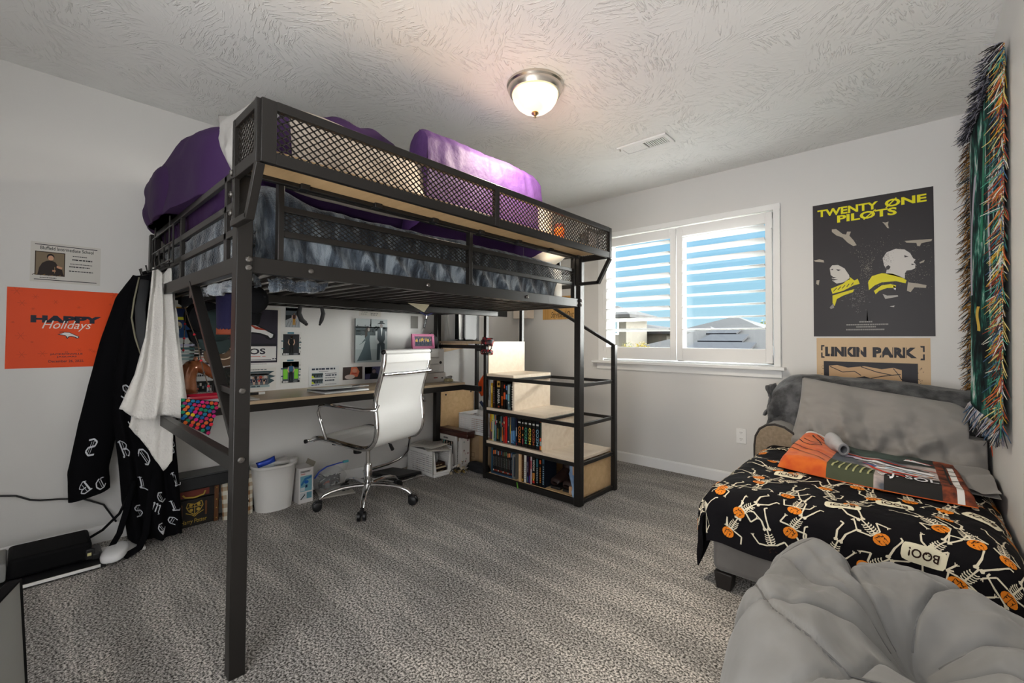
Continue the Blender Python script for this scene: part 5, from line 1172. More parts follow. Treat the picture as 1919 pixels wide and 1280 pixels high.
# red plastic tub
RED = M('red_translucent_plastic', (.42, .012, .035), .15, coat=.4)
tbn = thing('plastic_tub', 'shallow red plastic tub with a clear base on the near end of the desk', 'tub', (.42, -3.03, DZ))
m = MB()
def tubf(u, v):
    a = 2*math.pi*u; r = lerp(.9, 1.0, v); return Vector((.42+.062*sgnpow(math.cos(a), .5)*r, -3.02+.108*sgnpow(math.sin(a), .5)*r, DZ+.001+.03*v))
m.grid(tubf, 48, 4, cu=True); m.poly([tubf(i/48, 0) for i in range(47, -1, -1)]); build(m, 'base', M('frosted_plastic', (.50, .48, .52), .25), tbn, smooth=50)
def lidf(u, v):
    a = 2*math.pi*u; P = [(1.06, .028), (1.08, .036), (1.06, .046), (.93, .050), (.80, .058), (0.001, .060)]; k = v*5; i = min(int(k), 4); r, z = lerp(P[i][0], P[i+1][0], k-i), lerp(P[i][1], P[i+1][1], k-i)
    return Vector((.42+.062*sgnpow(math.cos(a), .5)*r, -3.02+.108*sgnpow(math.sin(a), .5)*r, DZ+.001+z))
build(MB().grid(lidf, 48, 15, cu=True), 'lid', RED, tbn, smooth=50)
# things standing along the wall
def boxthing(name, label, cat, lo, hi, col, part='body', decor=None, face='x', bevel=.002, rough=.5):
    o = thing(name, label, cat, ((lo[0]+hi[0])/2, (lo[1]+hi[1])/2, lo[2])); build(MB().box(lo, hi), part, flat(col, rough), o, bevel=bevel)
    if decor:
        m = MB(); mats = []
        def C(hx):
            mm = flat(hx)
            if mm not in mats: mats.append(mm)
            return mats.index(mm)
        if face == 'x': T = lambda k: (lambda a, b: Vector((hi[0]+.0006+.0003*k, lo[1]+(hi[1]-lo[1])*a, lo[2]+(hi[2]-lo[2])*b)))
        elif face == '-y': T = lambda k: (lambda a, b: Vector((lo[0]+(hi[0]-lo[0])*a, lo[1]-.0006-.0003*k, lo[2]+(hi[2]-lo[2])*b)))
        else: T = lambda k: (lambda a, b: Vector((lo[0]+(hi[0]-lo[0])*a, lo[1]+(hi[1]-lo[1])*b, hi[2]+.0006+.0003*k)))
        decor(m, T, C); build(m, 'print', mats, o, smooth=0, weld=False)
    return o
def d_pb(m, T, C):
    rect(m, T(1), .05, .62, .9, .34, C('#C9CACA')); scribble(m, T(2), .1, .80, .8, .12, 1, C('#20242A'), 1, .7); rect(m, T(1), .05, .20, .9, .42, C('#101214'))
    for i in range(7): rect(m, T(2), .08+.12*i, .30+.06*(i % 3), .09, .12, C(['#8A8A88', '#3A4A54', '#C8C4BC'][i % 3]))
    rect(m, T(2), .66, .04, .22, .34, C('#D8DCE0')); rect(m, T(3), .70, .06, .12, .14, C('#2A4A8A')); rect(m, T(2), .10, .08, .4, .10, C('#2E4A44')); disc(m, T(3), .22, .30, .05, .04, C('#C8503A'))
boxthing('picture_book', 'black and white picture book standing against the wall behind the horse statue', 'book', (.006, -2.995, DZ), (.022, -2.885, DZ+.145), '#2A2C2E', 'cover', d_pb)
def d_dk(m, T, C):
    q = random.Random(2)
    for i in range(50): rect(m, T(1), q.uniform(.05, .85), q.uniform(.05, .9), .1, .05, C(q.choice(['#1A1C1A', '#3A3832', '#2A2E2C', '#4A463E'])))
    rect(m, T(2), .92, .02, .05, .96, C('#C8B068'))
boxthing('picture_book', 'dark leafy picture book with a gold edge, left of the near post', 'book', (.006, -2.882, DZ), (.024, -2.790, DZ+.165), '#1C1E1C', 'cover', d_dk)
boxthing('paper_sheet', 'loose white paper on the desk under the brace, beside the red tub', 'paper', (.22, -2.92, DZ), (.44, -2.76, DZ+.003), '#D8D6D2', 'sheet', bevel=0)
# jewelled felt drape hanging off the near end
pd = thing('polka_dot_bag', 'black cloth bag covered in colourful felt dots, hanging below the near desk end', 'bag', (.60, -3.06, .75))
DOT = ['#D8B022', '#B0245A', '#1E7A5A', '#C41E7A', '#12508A', '#8A2A6A', '#C42838', '#1E6A8A', '#C8602A']
dm = [M('black_felt', (.006, .006, .012), .9)]+[flat(c, .85) for c in DOT]
Pa, Pb, Pc, Pd = Vector((.53, -3.150, .795)), Vector((.53, -2.985, .762)), Vector((.58, -3.040, .600)), Vector((.585, -3.160, .685))
def bagS(u, v, d=0): p = Pa.lerp(Pb, u).lerp(Pd.lerp(Pc, u), v); return p+Vector((.012*math.sin(math.pi*u)*math.sin(math.pi*min(v+.15, 1))+d, 0, 0))
m = MB(); m.grid(lambda u, v: bagS(u, v), 12, 12, flip=True); m.grid(lambda u, v: bagS(u, v, -.03*math.sin(math.pi*u)*(1-v*.6)-.002), 12, 12)
build(m, 'bag', dm[:1], pd, smooth=60)
q = random.Random(5); k = 0; m = MB()
for r in range(8):
    n = 8-int(r*.45)
    for c in range(n):
        u, v = (c+.5+(.25 if r % 2 else -.15))/n, (r+.5)/8
        if not .02 < u < .98: continue
        p = bagS(u, v, .003); rr = .0092; i = 1+(r*5+c*7+q.randrange(3)) % 9
        m.add([p+Vector((.0015, 0, 0))]+[p+Vector((0, rr*math.cos(t), rr*.95*math.sin(t))) for t in [2*math.pi*j/12 for j in range(12)]], [(0, 1+j, 1+(j+1) % 12) for j in range(12)], i)
build(m, 'felt_dots', dm, pd, smooth=0, weld=False)
# drawer tower, box, frame, camera, shells
dt = thing('drawer_tower', 'small white plastic drawer tower on the desk behind the office chair', 'drawers', (.19, -1.46, DZ))
build(MB().box((.06, -1.64, .822), (.30, -1.285, 1.02)), 'body', WHITEP, dt, bevel=.006)
for i in range(3):
    z = .838+.056*i; d = build(MB().box((.29, -1.625, z), (.316, -1.352, z+.053)), 'drawer', WHITEP, dt, bevel=.004)
    build(MB().box((.316, -1.50, z+.022), (.322, -1.452, z+.030)), 'handle', BLACKP, d, bevel=.001)
    WM[d] = WM[dt]
build(MB().lathe([(0, 0), (.012, 0), (.012, .004), (.004, .005), (.004, .007), (0, .007)], (.30, -1.325, .905), 18, 0, Matrix.Rotation(R(90), 4, 'Y')), 'knob', BLACKP, dt)
def d_wb(m, T, C): rect(m, T(1), .62, .45, .12, .10, C('#8A2A2A')); rect(m, T(1), .86, .38, .05, .12, C('#2A2A2C'))
boxthing('white_box', 'plain white box under the white drawer tower on the desk', 'box', (.08, -1.63, DZ), (.34, -1.30, .822), '#CFCBC6', 'carton', d_wb)
pf = thing('framed_photo', 'pink beaded picture frame with a group photo, standing on the drawer tower', 'frame', (.25, -1.46, 1.021))
F = lambda a, b, h: Vector((.252+h-.12*b, -1.572+a, 1.021+b)); PK = M('pink_beads', (.52, .13, .27), .3, bump=(260, .8, .004, 1)); w, h = .222, .122
m = MB()
for lo, hi in (((0, 0), (w, .02)), ((0, h-.02), (w, h)), ((0, .02), (.024, h-.02)), ((w-.024, .02), (w, h-.02))): m.prism([lo, (hi[0], lo[1]), hi, (lo[0], hi[1])], -.012, .002, 0, F)
build(m, 'frame', PK, pf, bevel=.002)
m = MB(); mats = []
def C(hx):
    mm = flat(hx)
    if mm not in mats: mats.append(mm)
    return mats.index(mm)
T_ = lambda k: (lambda a, b: F(.024+a*(w-.048), .02+b*(h-.04), -.003+.0003*k)); rect(m, T_(0), 0, 0, 1, 1, C('#4A4656'))
for i in range(8): fig(m, T_(2), C, .12+.11*i, .1+.12*(i % 2), .7, ['#C8A02A', '#23324A', '#8A7A3A'][i % 3], '#23324A', asp=.55)
build(m, 'photo', mats, pf, smooth=0, weld=False)
build(MB().beam((.235, -1.46, 1.10), (.175, -1.46, 1.022), .03, .003), 'easel_leg', BLACKP, pf)
cb = thing('camera_bag', 'small black camera bag on the drawer tower behind the pink frame', 'bag', (.16, -1.31, 1.021))
m = MB(); blob(m, (.135, -1.30, 1.075), (.05, .055, .055), .5, .5, .008, 14, 3, nu=32, nv=20, floor=1.021); build(m, 'bag', M('black_nylon_cloth', (.010, .010, .012), .7), cb, smooth=180)
build(MB().tube([(.14, -1.345, 1.09), (.14, -1.33, 1.14), (.14, -1.30, 1.155), (.14, -1.265, 1.13), (.145, -1.25, 1.08)], .006, n=8), 'strap', BLACKP, cb, smooth=180)
SHW = M('shell_white', (.62, .58, .52), .35, var=(30, (.38, .33, .28), .4, .65))
sh_ = thing('shell_dish', 'shallow white shell dish on the desk corner beside the patterned bowl', 'dish', (.40, -1.31, DZ))
build(MB().lathe([(0, 0), (.05, 0), (.058, .004), (.055, .006), (0, .003)], (.41, -1.325, DZ), 28), 'dish', SHW, sh_)
m = MB(); blob(m, (.405, -1.325, DZ+.018), (.034, .036, .016), .8, .8, .006, 30, 2, nu=24, nv=14); build(m, 'shells', M('shell_tan', (.45, .38, .22), .5, var=(40, (.25, .22, .12), .4, .6)), sh_, smooth=180)
bw = thing('bowl', 'boat-shaped grey shell bowl at the far corner of the desk', 'bowl', (.33, -1.265, DZ))
m = MB()
def bowlf(u, v):
    a = 2*math.pi*u; r = .25+.75*math.sqrt(v) if v < .98 else .97; rim = 1+.25*abs(math.cos(a))**3
    return Vector((.33+.042*math.cos(a+1.57)*r, -1.272+.040*sgnpow(math.sin(a+1.57), .9)*r*1.0, DZ+.001+.036*v*rim))
m.grid(bowlf, 40, 10, cu=True); build(m, 'bowl', M('abalone', (.30, .29, .28), .2, .2, var=(26, (.60, .58, .55), .35, .7)), bw, smooth=180, solid=.004)

# ------------------------------------------------------------------ corner shelf
gc = thing('game_console', 'tall white and black game console standing on its base on the corner shelf', 'console', (.25, -1.0, 1.086))
build(MB().lathe([(0, 0), (.10, 0), (.115, .004), (.105, .010), (.05, .016), (0, .016)], (.27, -1.02, 1.086), 36, 0, Matrix.Diagonal((1.15, .75, 1, 1))), 'stand', GLOSSB, gc)
zb0 = 1.10
m = MB().prism([(.105+.012*math.sin(t*3.14), zb0+t*.28) for t in [i/12 for i in range(13)]]+[(.155+.0*t, zb0+(1-t)*.28) for t in [i/12 for i in range(13)]], -1.10, -.90, 0, lambda x, y, h: Vector((x, h, y)))
m = MB()
def plate(x0, sg): return MB().prism([(-1.10, zb0), (-.92, zb0), (-.90, zb0+.04), (-.90, zb0+.30), (-.93, zb0+.29), (-1.12, zb0+.29), (-1.11, zb0+.10)], x0, x0+.010, 0, lambda y, z, h: Vector((h+sg*.012*math.sin((z-zb0)*7), y, z)))
build(plate(.148, -1), 'side_plate', WHITEP, gc, bevel=.003)
build(MB().box((.200, -1.085, zb0), (.262, -.91, zb0+.285)), 'body', GLOSSB, gc, bevel=.004)
build(plate(.270, 1), 'side_plate', WHITEP, gc, bevel=.003)
m = MB()
for i in range(34): m.box((.283, -1.075, zb0+.012+i*.0078), (.318, -1.07+.15, zb0+.0155+i*.0078))
build(m, 'vent_fins', BLACKP, gc, smooth=0); build(MB().box((.284, -1.06, zb0), (.316, -.93, zb0+.28)), 'vent_core', BLACKP, gc, smooth=0)
wb_ = thing('white_carton', 'plain white carton standing beside the game console on the corner shelf', 'box', (.128, -1.09, 1.086)); build(MB().box((.095, -1.12, 1.086), (.142, -.90, 1.36)), 'carton', flat('#D0D0CC'), wb_, bevel=.002)
hk = thing('wooden_hanger', 'tan wooden bracket fixed under the corner shelf near the wall', 'bracket', (.15, -1.1, 1.03))
build(MB().prism([(-1.17, 1.063), (-.86, 1.063), (-.86, 1.018), (-.90, 1.02), (-1.17, .985)], .118, .135, 0, lambda y, z, h: Vector((h, y, z))), 'bracket', BIRCH, hk, bevel=.002)

# ------------------------------------------------------------------ hanging small things
LTR = M('black_soft_plastic', (.015, .015, .016), .45)
ns = thing('neck_speaker', 'dark grey horseshoe neck speaker hanging from the bed slats over the desk', 'speaker', (.2, -2.37, 1.2))
m = MB(); m.tube([(.20, -2.405, 1.205), (.20, -2.432, 1.225), (.20, -2.450, 1.27), (.20, -2.440, 1.315), (.20, -2.40, 1.340), (.20, -2.36, 1.3445), (.20, -2.325, 1.340), (.20, -2.295, 1.315), (.20, -2.285, 1.275), (.20, -2.295, 1.23), (.20, -2.305, 1.205)],
  [.014, .017, .016, .013, .008, .006, .008, .012, .014, .013, .009], n=14, up=(1, 0, 0)); build(m, 'body', M('charcoal_rubber', (.028, .028, .030), .5), ns, smooth=180)
build(MB().sphere((.20, -2.400, 1.198), .012), 'button', LTR, ns); build(MB().sphere((.20, -2.307, 1.198), .008), 'button', LTR, ns)
ly = thing('lanyard', 'navy lanyard with a dark tag hanging from the bed slats above the pink frame', 'lanyard', (.40, -1.55, 1.2))
m = MB()
for a, b in (((.40, -1.64, 1.325), (.40, -1.552, 1.288)), ((.40, -1.455, 1.325), (.40, -1.545, 1.288))): m.beam(a, b, .002, .012, 0, (0, 0, 1))
build(m, 'strap', flat('#1A1E5A'), ly); build(MB().beam((.40, -1.548, 1.285), (.40, -1.552, 1.262), .004, .006, 0, (0, 1, 0)), 'clip', STEEL, ly)
build(MB().beam((.40, -1.552, 1.262), (.40, -1.572, 1.185), .003, .020, 0, (0, 1, 0)), 'tag', flat('#1C1C22'), ly, bevel=.001)
m = MB(); Tt = lambda a, b: Vector((.4022, -1.572+.020*b-.007+.014*a, 1.19+.068*b)); scribble(m, Tt, .1, .05, .8, .85, 5, 0, 3, .4); build(m, 'tag_print', flat('#C0C0C4'), ly, smooth=0, weld=False)
pg = thing('paper_scrap', 'torn cream paper corner sticking down through the bed slats', 'paper', (1.1, -2.0, 1.30))
build(MB().add([(1.02, -2.15, 1.314), (1.02, -1.99, 1.314), (1.06, -2.06, 1.262)], [(0, 1, 2)]), 'paper', flat('#D8CFB4'), pg, solid=.002, smooth=0)
# red and black bands round the stair post
rb = thing('wrist_band', 'wide red and black patterned band looped round the stair post', 'band', (.72, SY0, 1.08))
RB = M('red_black_print', (.34, .018, .022), .5, var=(40, (.02, .02, .024), .47, .53, 2))
def loop(c, rx, ry, h, tilt, n=40, a0=0, a1=6.283):
    m = MB(); M4 = Matrix.Translation(c) @ Matrix.Rotation(tilt, 4, 'Y') @ Matrix.Rotation(R(-12), 4, 'X')
    m.grid(lambda u, v: M4 @ Vector((rx*math.cos(a0+(a1-a0)*u), ry*math.sin(a0+(a1-a0)*u), h*(v-.5))), n, 4, cu=False); return m
build(loop((.742, SY0-.005, 1.083), .050, .046, .055, R(8)), 'band', RB, rb, smooth=180, solid=.004); 
m = MB().tube([(.742+.048*math.cos(t), SY0-.01+.046*math.sin(t), 1.098+.012*math.sin(t)) for t in [2*math.pi*i/28 for i in range(28)]], .0035, n=6, closed=True); build(m, 'cord', BLACKP, rb)
rb2 = thing('studded_band', 'narrow red and black studded band hanging below the wide one on the stair post', 'band', (.72, SY0, .99))
build(loop((.735, SY0-.004, .998), .052, .046, .026, R(-6)), 'band', RB, rb2, smooth=180, solid=.005)
m = MB(); m.tube([(.690, SY0-.02, 1.08), (.686, SY0-.03, 1.03), (.692, SY0-.03, 1.0)], .004, n=8); m.tube([(.790, SY0-.01, 1.07), (.800, SY0-.02, 1.03), (.785, SY0-.03, 1.01)], .004, n=8); build(m, 'strap', BLACKP, rb2, smooth=180)
m = MB()
for i in range(7): t = R(200+i*20); m.sphere((.735+.057*math.cos(t), SY0-.004+.051*math.sin(t), .998), .0035, nu=8, nv=6)
build(m, 'studs', STEEL, rb2); rb2['label'] = 'narrow red and black studded band hanging below the wide one on the stair post'
# orange and white cloth behind the stair
oc = thing('sports_cloth', 'orange and white cloth hanging behind the desk corner beside the stair post', 'cloth', (.62, -1.12, .62))
m = MB(); P3 = [(.700, -1.13, .875), (.665, -1.13, .855), (.60, -1.13, .80), (.545, -1.13, .735), (.555, -1.13, .66), (.585, -1.13, .63), (.63, -1.13, .645), (.655, -1.13, .66)]
Q3 = [(.690, -1.12, .60), (.712, -1.12, .62), (.715, -1.12, .75), (.712, -1.12, .86)]
def ocf(u, v):
    k = v*(len(P3)-1); i = min(int(k), len(P3)-2); a = Vector(P3[i]).lerp(Vector(P3[i+1]), k-i); b = Vector((.706, -1.125, lerp(.868, .60, v))); p = a.lerp(b, u); p.y += .012*math.sin(u*9+v*3)+.006*nz(u*5, v*6); return p
m.grid(ocf, 20, 28, mf=lambda u, v: 1 if u > .48 and v > .1 else 0); build(m, 'cloth', [flat('#D8501C', .8), flat('#C8CCD0', .8)], oc, smooth=180, solid=.003)
# floor lamp in the corner
fl = thing('floor_lamp', 'floor lamp with a pale box shade and thin black pole in the room corner', 'lamp', (.17, -.12, 0))
build(MB().lathe([(0, 0), (.09, 0), (.09, .012), (.02, .02), (0, .02)], (.15, -.125, 0), 28), 'base', BLACKP, fl)
build(MB().tube([(.15, -.125, .01), (.172, -.11, 1.36)], .011, n=10), 'pole', BLACKP, fl)
build(MB().box((.075, -.165, 1.325), (.275, -.055, 1.60)), 'shade', M('linen_shade', (.66, .58, .50), .8), fl, bevel=.004)
# ------------------------------------------------------------------ things on the floor by the wall
def perf_basket(label, x0, x1, y0, y1, z0, h, cut='x', col=None):
    """stacking bin: perforated sides, low scooped front towards +x"""
    o = thing('storage_bin', label, 'bin', ((x0+x1)/2, (y0+y1)/2, z0)); mt = col or WHITEP; th = .003
    def wall(A, B, z1, z2, name, holes=True, top=None):
        A, B = Vector(A), Vector(B); L_ = (B-A).length; d = (B-A)/L_; n = Vector((d.y, -d.x, 0)); m = MB()
        pit = .0165; nu = int((L_-.03)/pit); nv = int((z2-z1-.045)/pit)
        T = lambda u, z: A+d*u+Z3*(z)
        u0 = (L_-nu*pit)/2; za = z1+.026; us = [0]+[u0+i*pit for i in range(nu+1)]+[L_]; zs = [z1]+[za+i*pit for i in range(nv+1)]+[z2]
        lim = (lambda u: top(u/L_) if top else z2)
        m.add([T(0, z1), T(L_, z1), T(L_, za), T(0, za)], [(0, 1, 2, 3)]); 
        m.add([T(0, za), T(u0, za), T(u0, min(zs[-2], lim(0))), T(0, min(zs[-2], lim(0)))], [(0, 1, 2, 3)]); m.add([T(L_-u0, za), T(L_, za), T(L_, min(zs[-2], lim(L_))), T(L_-u0, min(zs[-2], lim(L_)))], [(0, 1, 2, 3)])
        m.add([T(0, zs[-2]), T(L_, zs[-2]), T(L_, z2), T(0, z2)], [(0, 1, 2, 3)]); e = pit*.21
        for i in range(nu):
            for j in range(nv):
                u, z = u0+i*pit, za+j*pit
                q = [T(u, z), T(u+pit, z), T(u+pit, z+pit), T(u, z+pit)]; r_ = [T(u+e, z+e), T(u+pit-e, z+e), T(u+pit-e, z+pit-e), T(u+e, z+pit-e)]
                m.add(q+r_, [(0, 1, 5, 4), (1, 2, 6, 5), (2, 3, 7, 6), (3, 0, 4, 7)])
        build(m, name, mt, o, smooth=0, solid=th)
    wall((x0, y0, 0), (x1, y0, 0), z0, z0+h, 'side'); wall((x1, y1, 0), (x0, y1, 0), z0, z0+h, 'side'); wall((x0, y1, 0), (x0, y0, 0), z0, z0+h, 'back')
    m = MB(); m.box((x0, y0, z0), (x1, y1, z0+.004)); build(m, 'bottom', mt, o, smooth=0)
    m = MB(); w = y1-y0
    m.prism([(y0, z0), (y1, z0), (y1, z0+h), (y1-.012, z0+h), (y1-.034, z0+.036), (y0+.034, z0+.036), (y0+.012, z0+h), (y0, z0+h)], x1-.004, x1, 0, lambda y, z, q: Vector((q, y, z)))
    build(m, 'scooped_front', mt, o, smooth=0); build(MB().box((x1-.006, y0, z0), (x1+.016, y1, z0+.022)), 'front_lip', mt, o, bevel=.006)
    m = MB()
    for a, b in (((x0, y0), (x1, y0)), ((x0, y1), (x1, y1)), ((x0, y0), (x0, y1))): m.beam((*a, z0+h), (*b, z0+h), .008, .006)
    build(m, 'rim', mt, o, bevel=.002); return o
perf_basket('white perforated bin lying nearest the chair, papers on top', .075, .425, -1.49, -1.305, 0, .20)
perf_basket('white perforated bin behind the paper-topped one, against the tan panel', .05, .375, -1.27, -1.12, 0, .205)
BOXC = M('brown_cardboard', (.30, .20, .11), .8, var=(8, (.35, .24, .14), .4, .6))
cbx = thing('cardboard_box', 'brown cardboard box under the upper white bin, behind the stair post', 'box', (.49, -.9, 0))
build(MB().box((.30, -1.02, 0), (.685, -.80, .278)), 'carton', BOXC, cbx, bevel=.003); m = MB()
m.box((.46, -1.021, .0), (.505, -1.0205, .278)); build(m, 'tape', M('packing_tape', (.42, .28, .15), .25), cbx, smooth=0)
m = MB(); Tb = lambda a, b: Vector((a, -1.0212, b))
for p in ([(.36, .07), (.40, .07), (.40, .11), (.36, .11), (.36, .07)],): strip(m, Tb, p, .003)
build(m, 'printed_mark', flat('#2E2418'), cbx, smooth=0, weld=False)
perf_basket('white perforated bin stacked on the cardboard box', .235, .60, -1.06, -.83, .279, .165)
bat = thing('plastic_bat', 'white and dark blue plastic bat leaning out of the upper white bin', 'bat', (.55, -.95, .32))
build(MB().tube([(.43, -.98, .555), (.475, -.965, .50)], [.014, .015], n=14), 'grip', flat('#1A2440'), bat, smooth=40); build(MB().tube([(.475, -.965, .50), (.56, -.935, .40)], [.017, .021], n=14), 'barrel', flat('#C4C4CC'), bat, smooth=40); build(MB().tube([(.56, -.935, .40), (.60, -.92, .345), (.602, -.92, .335)], [.022, .023, .012], n=14), 'tip', flat('#1A2440'), bat, smooth=40)
bk2 = thing('black_gadget', 'black plastic gadget lying in the upper white bin', 'gadget', (.52, -.95, .29)); m = MB(); blob(m, (.50, -.95, .325), (.08, .08, .04), .5, .5, .012, 18, 4, nu=26, nv=16, floor=.286); build(m, 'body', M('black_gloss_plastic', (.012, .012, .013), .25), bk2, smooth=180)
ob2 = thing('craft_box', 'small orange brown box with a green spot lying in the upper white bin', 'box', (.38, -.93, .29)); build(MB().box((.33, -1.0, .285), (.43, -.88, .40)), 'box', flat('#8A4A22'), ob2, bevel=.004)
# stack against the tan panel: white binder holding up the dark wooden box, printed sheet in the middle bin
def d_mag(m, T, C):
    rect(m, T(1), .06, .40, .82, .42, C('#101416'))
    for i in range(6): rect(m, T(2), .10+.13*i, .44+.05*(i % 2), .09, .24, C(['#8A8E8E', '#5A6A66', '#A8ACA8'][i % 3])); disc(m, T(3), .145+.13*i, .72+.04*(i % 2), .035, .05, C('#B8A090'))
    rect(m, T(2), .34, .62, .10, .2, C('#6AA8A4')); scribble(m, T(1), .35, .86, .3, .08, 1, C('#3A3A3C'), 4, .7)
boxthing('magazine', 'team photo magazine standing in the second perforated bin', 'magazine', (.075, -1.172, .006), (.325, -1.150, .262), '#CFCCC6', 'cover', d_mag, '-y')
boxthing('ring_binder', 'white floral binder standing beside the team photo magazine', 'binder', (.382, -1.19, 0), (.425, -1.10, .262), '#C9C4BE', 'cover', lambda m, T, C: [disc(m, T(1), random.Random(i).uniform(.1, .9), random.Random(i+50).uniform(.05, .95), .10, .03, C(['#8A6A6A', '#9AA09A', '#B8A8A0'][i % 3])) for i in range(12)], 'x')
wbx = thing('wooden_box', 'long dark mahogany box lying on the magazine and binder in front of the upper bin', 'box', (.27, -1.14, .263))
build(MB().box((.075, -1.175, .263), (.475, -1.09, .300)), 'box', M('mahogany', (.050, .015, .011), .3, coat=.3), wbx, bevel=.004); build(MB().box((.073, -1.177, .301), (.477, -1.088, .322)), 'lid', M('mahogany', (.05, .015, .011), .3), wbx, bevel=.004)
# papers and clutter
def sheets(label, c, w, h, ang, z, col='#CFCCC6', tilt=(0, 0)):
    o = thing('paper_sheet', label, 'paper', (*c, z)); M4 = Matrix.Translation((*c, z)) @ Matrix.Rotation(ang, 4, 'Z')
    fn = lambda u, v: M4 @ Vector(((u-.5)*w, (v-.5)*h, tilt[0]*(u-.5)+tilt[1]*(v-.5)+.008*math.sin(3*u+2*v)))
    build(MB().grid(fn, 8, 8), 'sheet', flat(col), o, smooth=180, solid=.0015)
    m = MB(); scribble(m, lambda a, b: fn(a, b)+Vector((0, 0, .0012)), .12, .3, .76, .6, 8, 0, int(w*1000), .35); build(m, 'print', flat('#6A6A6C'), o, smooth=0, weld=False)
sheets('printed white sheet lying on top of the near perforated bin', (.24, -1.41), .30, .20, R(8), .222, tilt=(.02, .012))
sheets('second white sheet under the printed one on the near bin', (.30, -1.38), .28, .19, R(-22), .211, '#C0BCB4', (.0, .006))
def d_bkt(m, T, C): rect(m, T(1), .1, .3, .8, .12, C('#6A4A34')); scribble(m, T(2), .2, .5, .6, .2, 1, C('#B8A888'), 3, .6)
boxthing('book', 'thick dark book lying flat in the near perforated bin', 'book', (.12, -1.47, .006), (.40, -1.33, .05), '#1E1512', 'cover', d_bkt)
boxthing('book', 'brown book with a cream edge lying on the dark book in the near bin', 'book', (.14, -1.465, .051), (.395, -1.335, .064), '#B8A88A', 'cover')
boxthing('book', 'brown lettered book on top in the near bin', 'book', (.15, -1.46, .0645), (.39, -1.34, .095), '#2E1A12', 'cover', lambda m, T, C: scribble(m, T(1), .2, .35, .6, .3, 1, C('#B09A7A'), 5, .7))
zb = thing('zip_bag', 'small clear zip bag of bright oddments on the books in the near bin', 'bag', (.35, -1.44, .10)); m = MB(); blob(m, (.34, -1.425, .135), (.05, .035, .042), .8, .8, .012, 22, 6, nu=26, nv=16)
build(m, 'bag', M('cloudy_plastic', (.42, .43, .44), .2, alpha=.55), zb, smooth=180)
for i, (dx, dz, c) in enumerate(((.0, -.01, '#C8401E'), (.02, .01, '#3E8A5A'), (-.02, .0, '#C8A03A'), (.01, .02, '#8A8A8C'))): build(MB().sphere((.335+dx, -1.425+.01*(i % 2), .125+dz), .013, nu=10, nv=8), 'oddment', flat(c), zb)
gw = thing('gift_wrap', 'crumpled heap of gold and black wrapping foil on the carpet by the bins', 'wrapping', (.47, -1.25, 0)); q = random.Random(9); m = MB()
for i in range(46):
    c = Vector((.455+q.gauss(0, .035), -1.255+q.gauss(0, .045), abs(q.gauss(0, .022))+.006)); s = q.uniform(.012, .03); n_ = Vector((q.gauss(0, 1), q.gauss(0, 1), q.gauss(0, 1))).normalized(); a = n_.orthogonal().normalized(); b = n_.cross(a)
    p = [c-a*s, c-b*s*.6, c+a*s, c+b*s*.7, c+n_*s*.35]
    for v in p: v.z = max(v.z, .002)
    m.add(p, [(0, 1, 4), (1, 2, 4), (2, 3, 4), (3, 0, 4)], q.choice([0, 1, 1, 2]))
build(m, 'foil', [M('gold_foil', (.45, .32, .10), .3, .8), M('black_foil', (.02, .018, .016), .35, .3), M('tan_paper', (.45, .38, .28), .6)], gw, smooth=0, weld=False)
sk = thing('shoe', 'black shoe pushed under the cardboard box corner by the stair', 'shoe', (.60, -1.12, 0)); m = MB(); blob(m, (.56, -1.12, .03), (.12, .042, .045), .8, .8, .008, 14, 5, nu=30, nv=18, floor=.0); build(m, 'upper', M('black_suede', (.010, .010, .012), .8), sk, smooth=180); build(MB().box((.45, -1.155, 0), (.67, -1.085, .014)), 'sole', BLACKP, sk, bevel=.006)
# chrome framed black stool panel under the desk
ps = thing('folding_stool', 'black padded stool with a chrome tube frame lying on its side under the desk', 'stool', (.18, -1.72, 0))
m = MB(); pts = [(.03, -1.86), (.20, -1.90), (.335, -1.70), (.335, -1.535), (.05, -1.56)]
m.prism([(.045, -1.84), (.315, -1.735), (.325, -1.525), (.06, -1.62)], .020, .045); build(m, 'pad', M('black_vinyl', (.016, .016, .017), .35), ps, bevel=.008)
m = MB().tube([(.06, -1.875, .012), (.33, -1.765, .012), (.346, -1.74, .012), (.348, -1.52, .012)], .010, n=10); build(m, 'frame_tube', CHROME, ps, smooth=80)
m = MB().tube([(.03, -1.87, .055), (.05, -1.66, .075), (.06, -1.575, .095), (.085, -1.53, .13), (.13, -1.52, .18), (.22, -1.57, .30)], .0115, n=12); build(m, 'bent_tube', CHROME, ps, smooth=80)
# waste basket and its contents
wbk = thing('waste_basket', 'white plastic waste basket against the wall under the desk', 'basket', (.155, -2.56, 0)); m = MB()
def wbf(u, v):
    a = 2*math.pi*u; P = [(.80, .0), (.985, .27), (1.04, .275), (1.05, .285), (1.0, .29), (.955, .283), (.78, .01), (.001, .01)]; k = v*7; i = min(int(k), 6); r, z = lerp(P[i][0], P[i+1][0], k-i), lerp(P[i][1], P[i+1][1], k-i)
    return Vector((.155+.105*sgnpow(math.cos(a), .8)*r, -2.575+.130*sgnpow(math.sin(a), .8)*r, z))
m.grid(wbf, 48, 28, cu=True); m.poly([wbf(i/48, 0) for i in range(47, -1, -1)]); build(m, 'basket', WHITEP, wbk, smooth=50)
cb2 = thing('snack_packet', 'blue and silver packet sticking out of the waste basket', 'packet', (.15, -2.62, .2)); M4 = frame((.17, -2.615, .265), (.2, 1, .3), (.1, -.25, 1)); m = MB(); pillow(m, M4, .11, .13, .03, 2, .004, n=14); build(m, 'packet', [M('blue_foil', (.02, .06, .42), .25, .3)], cb2, smooth=180)
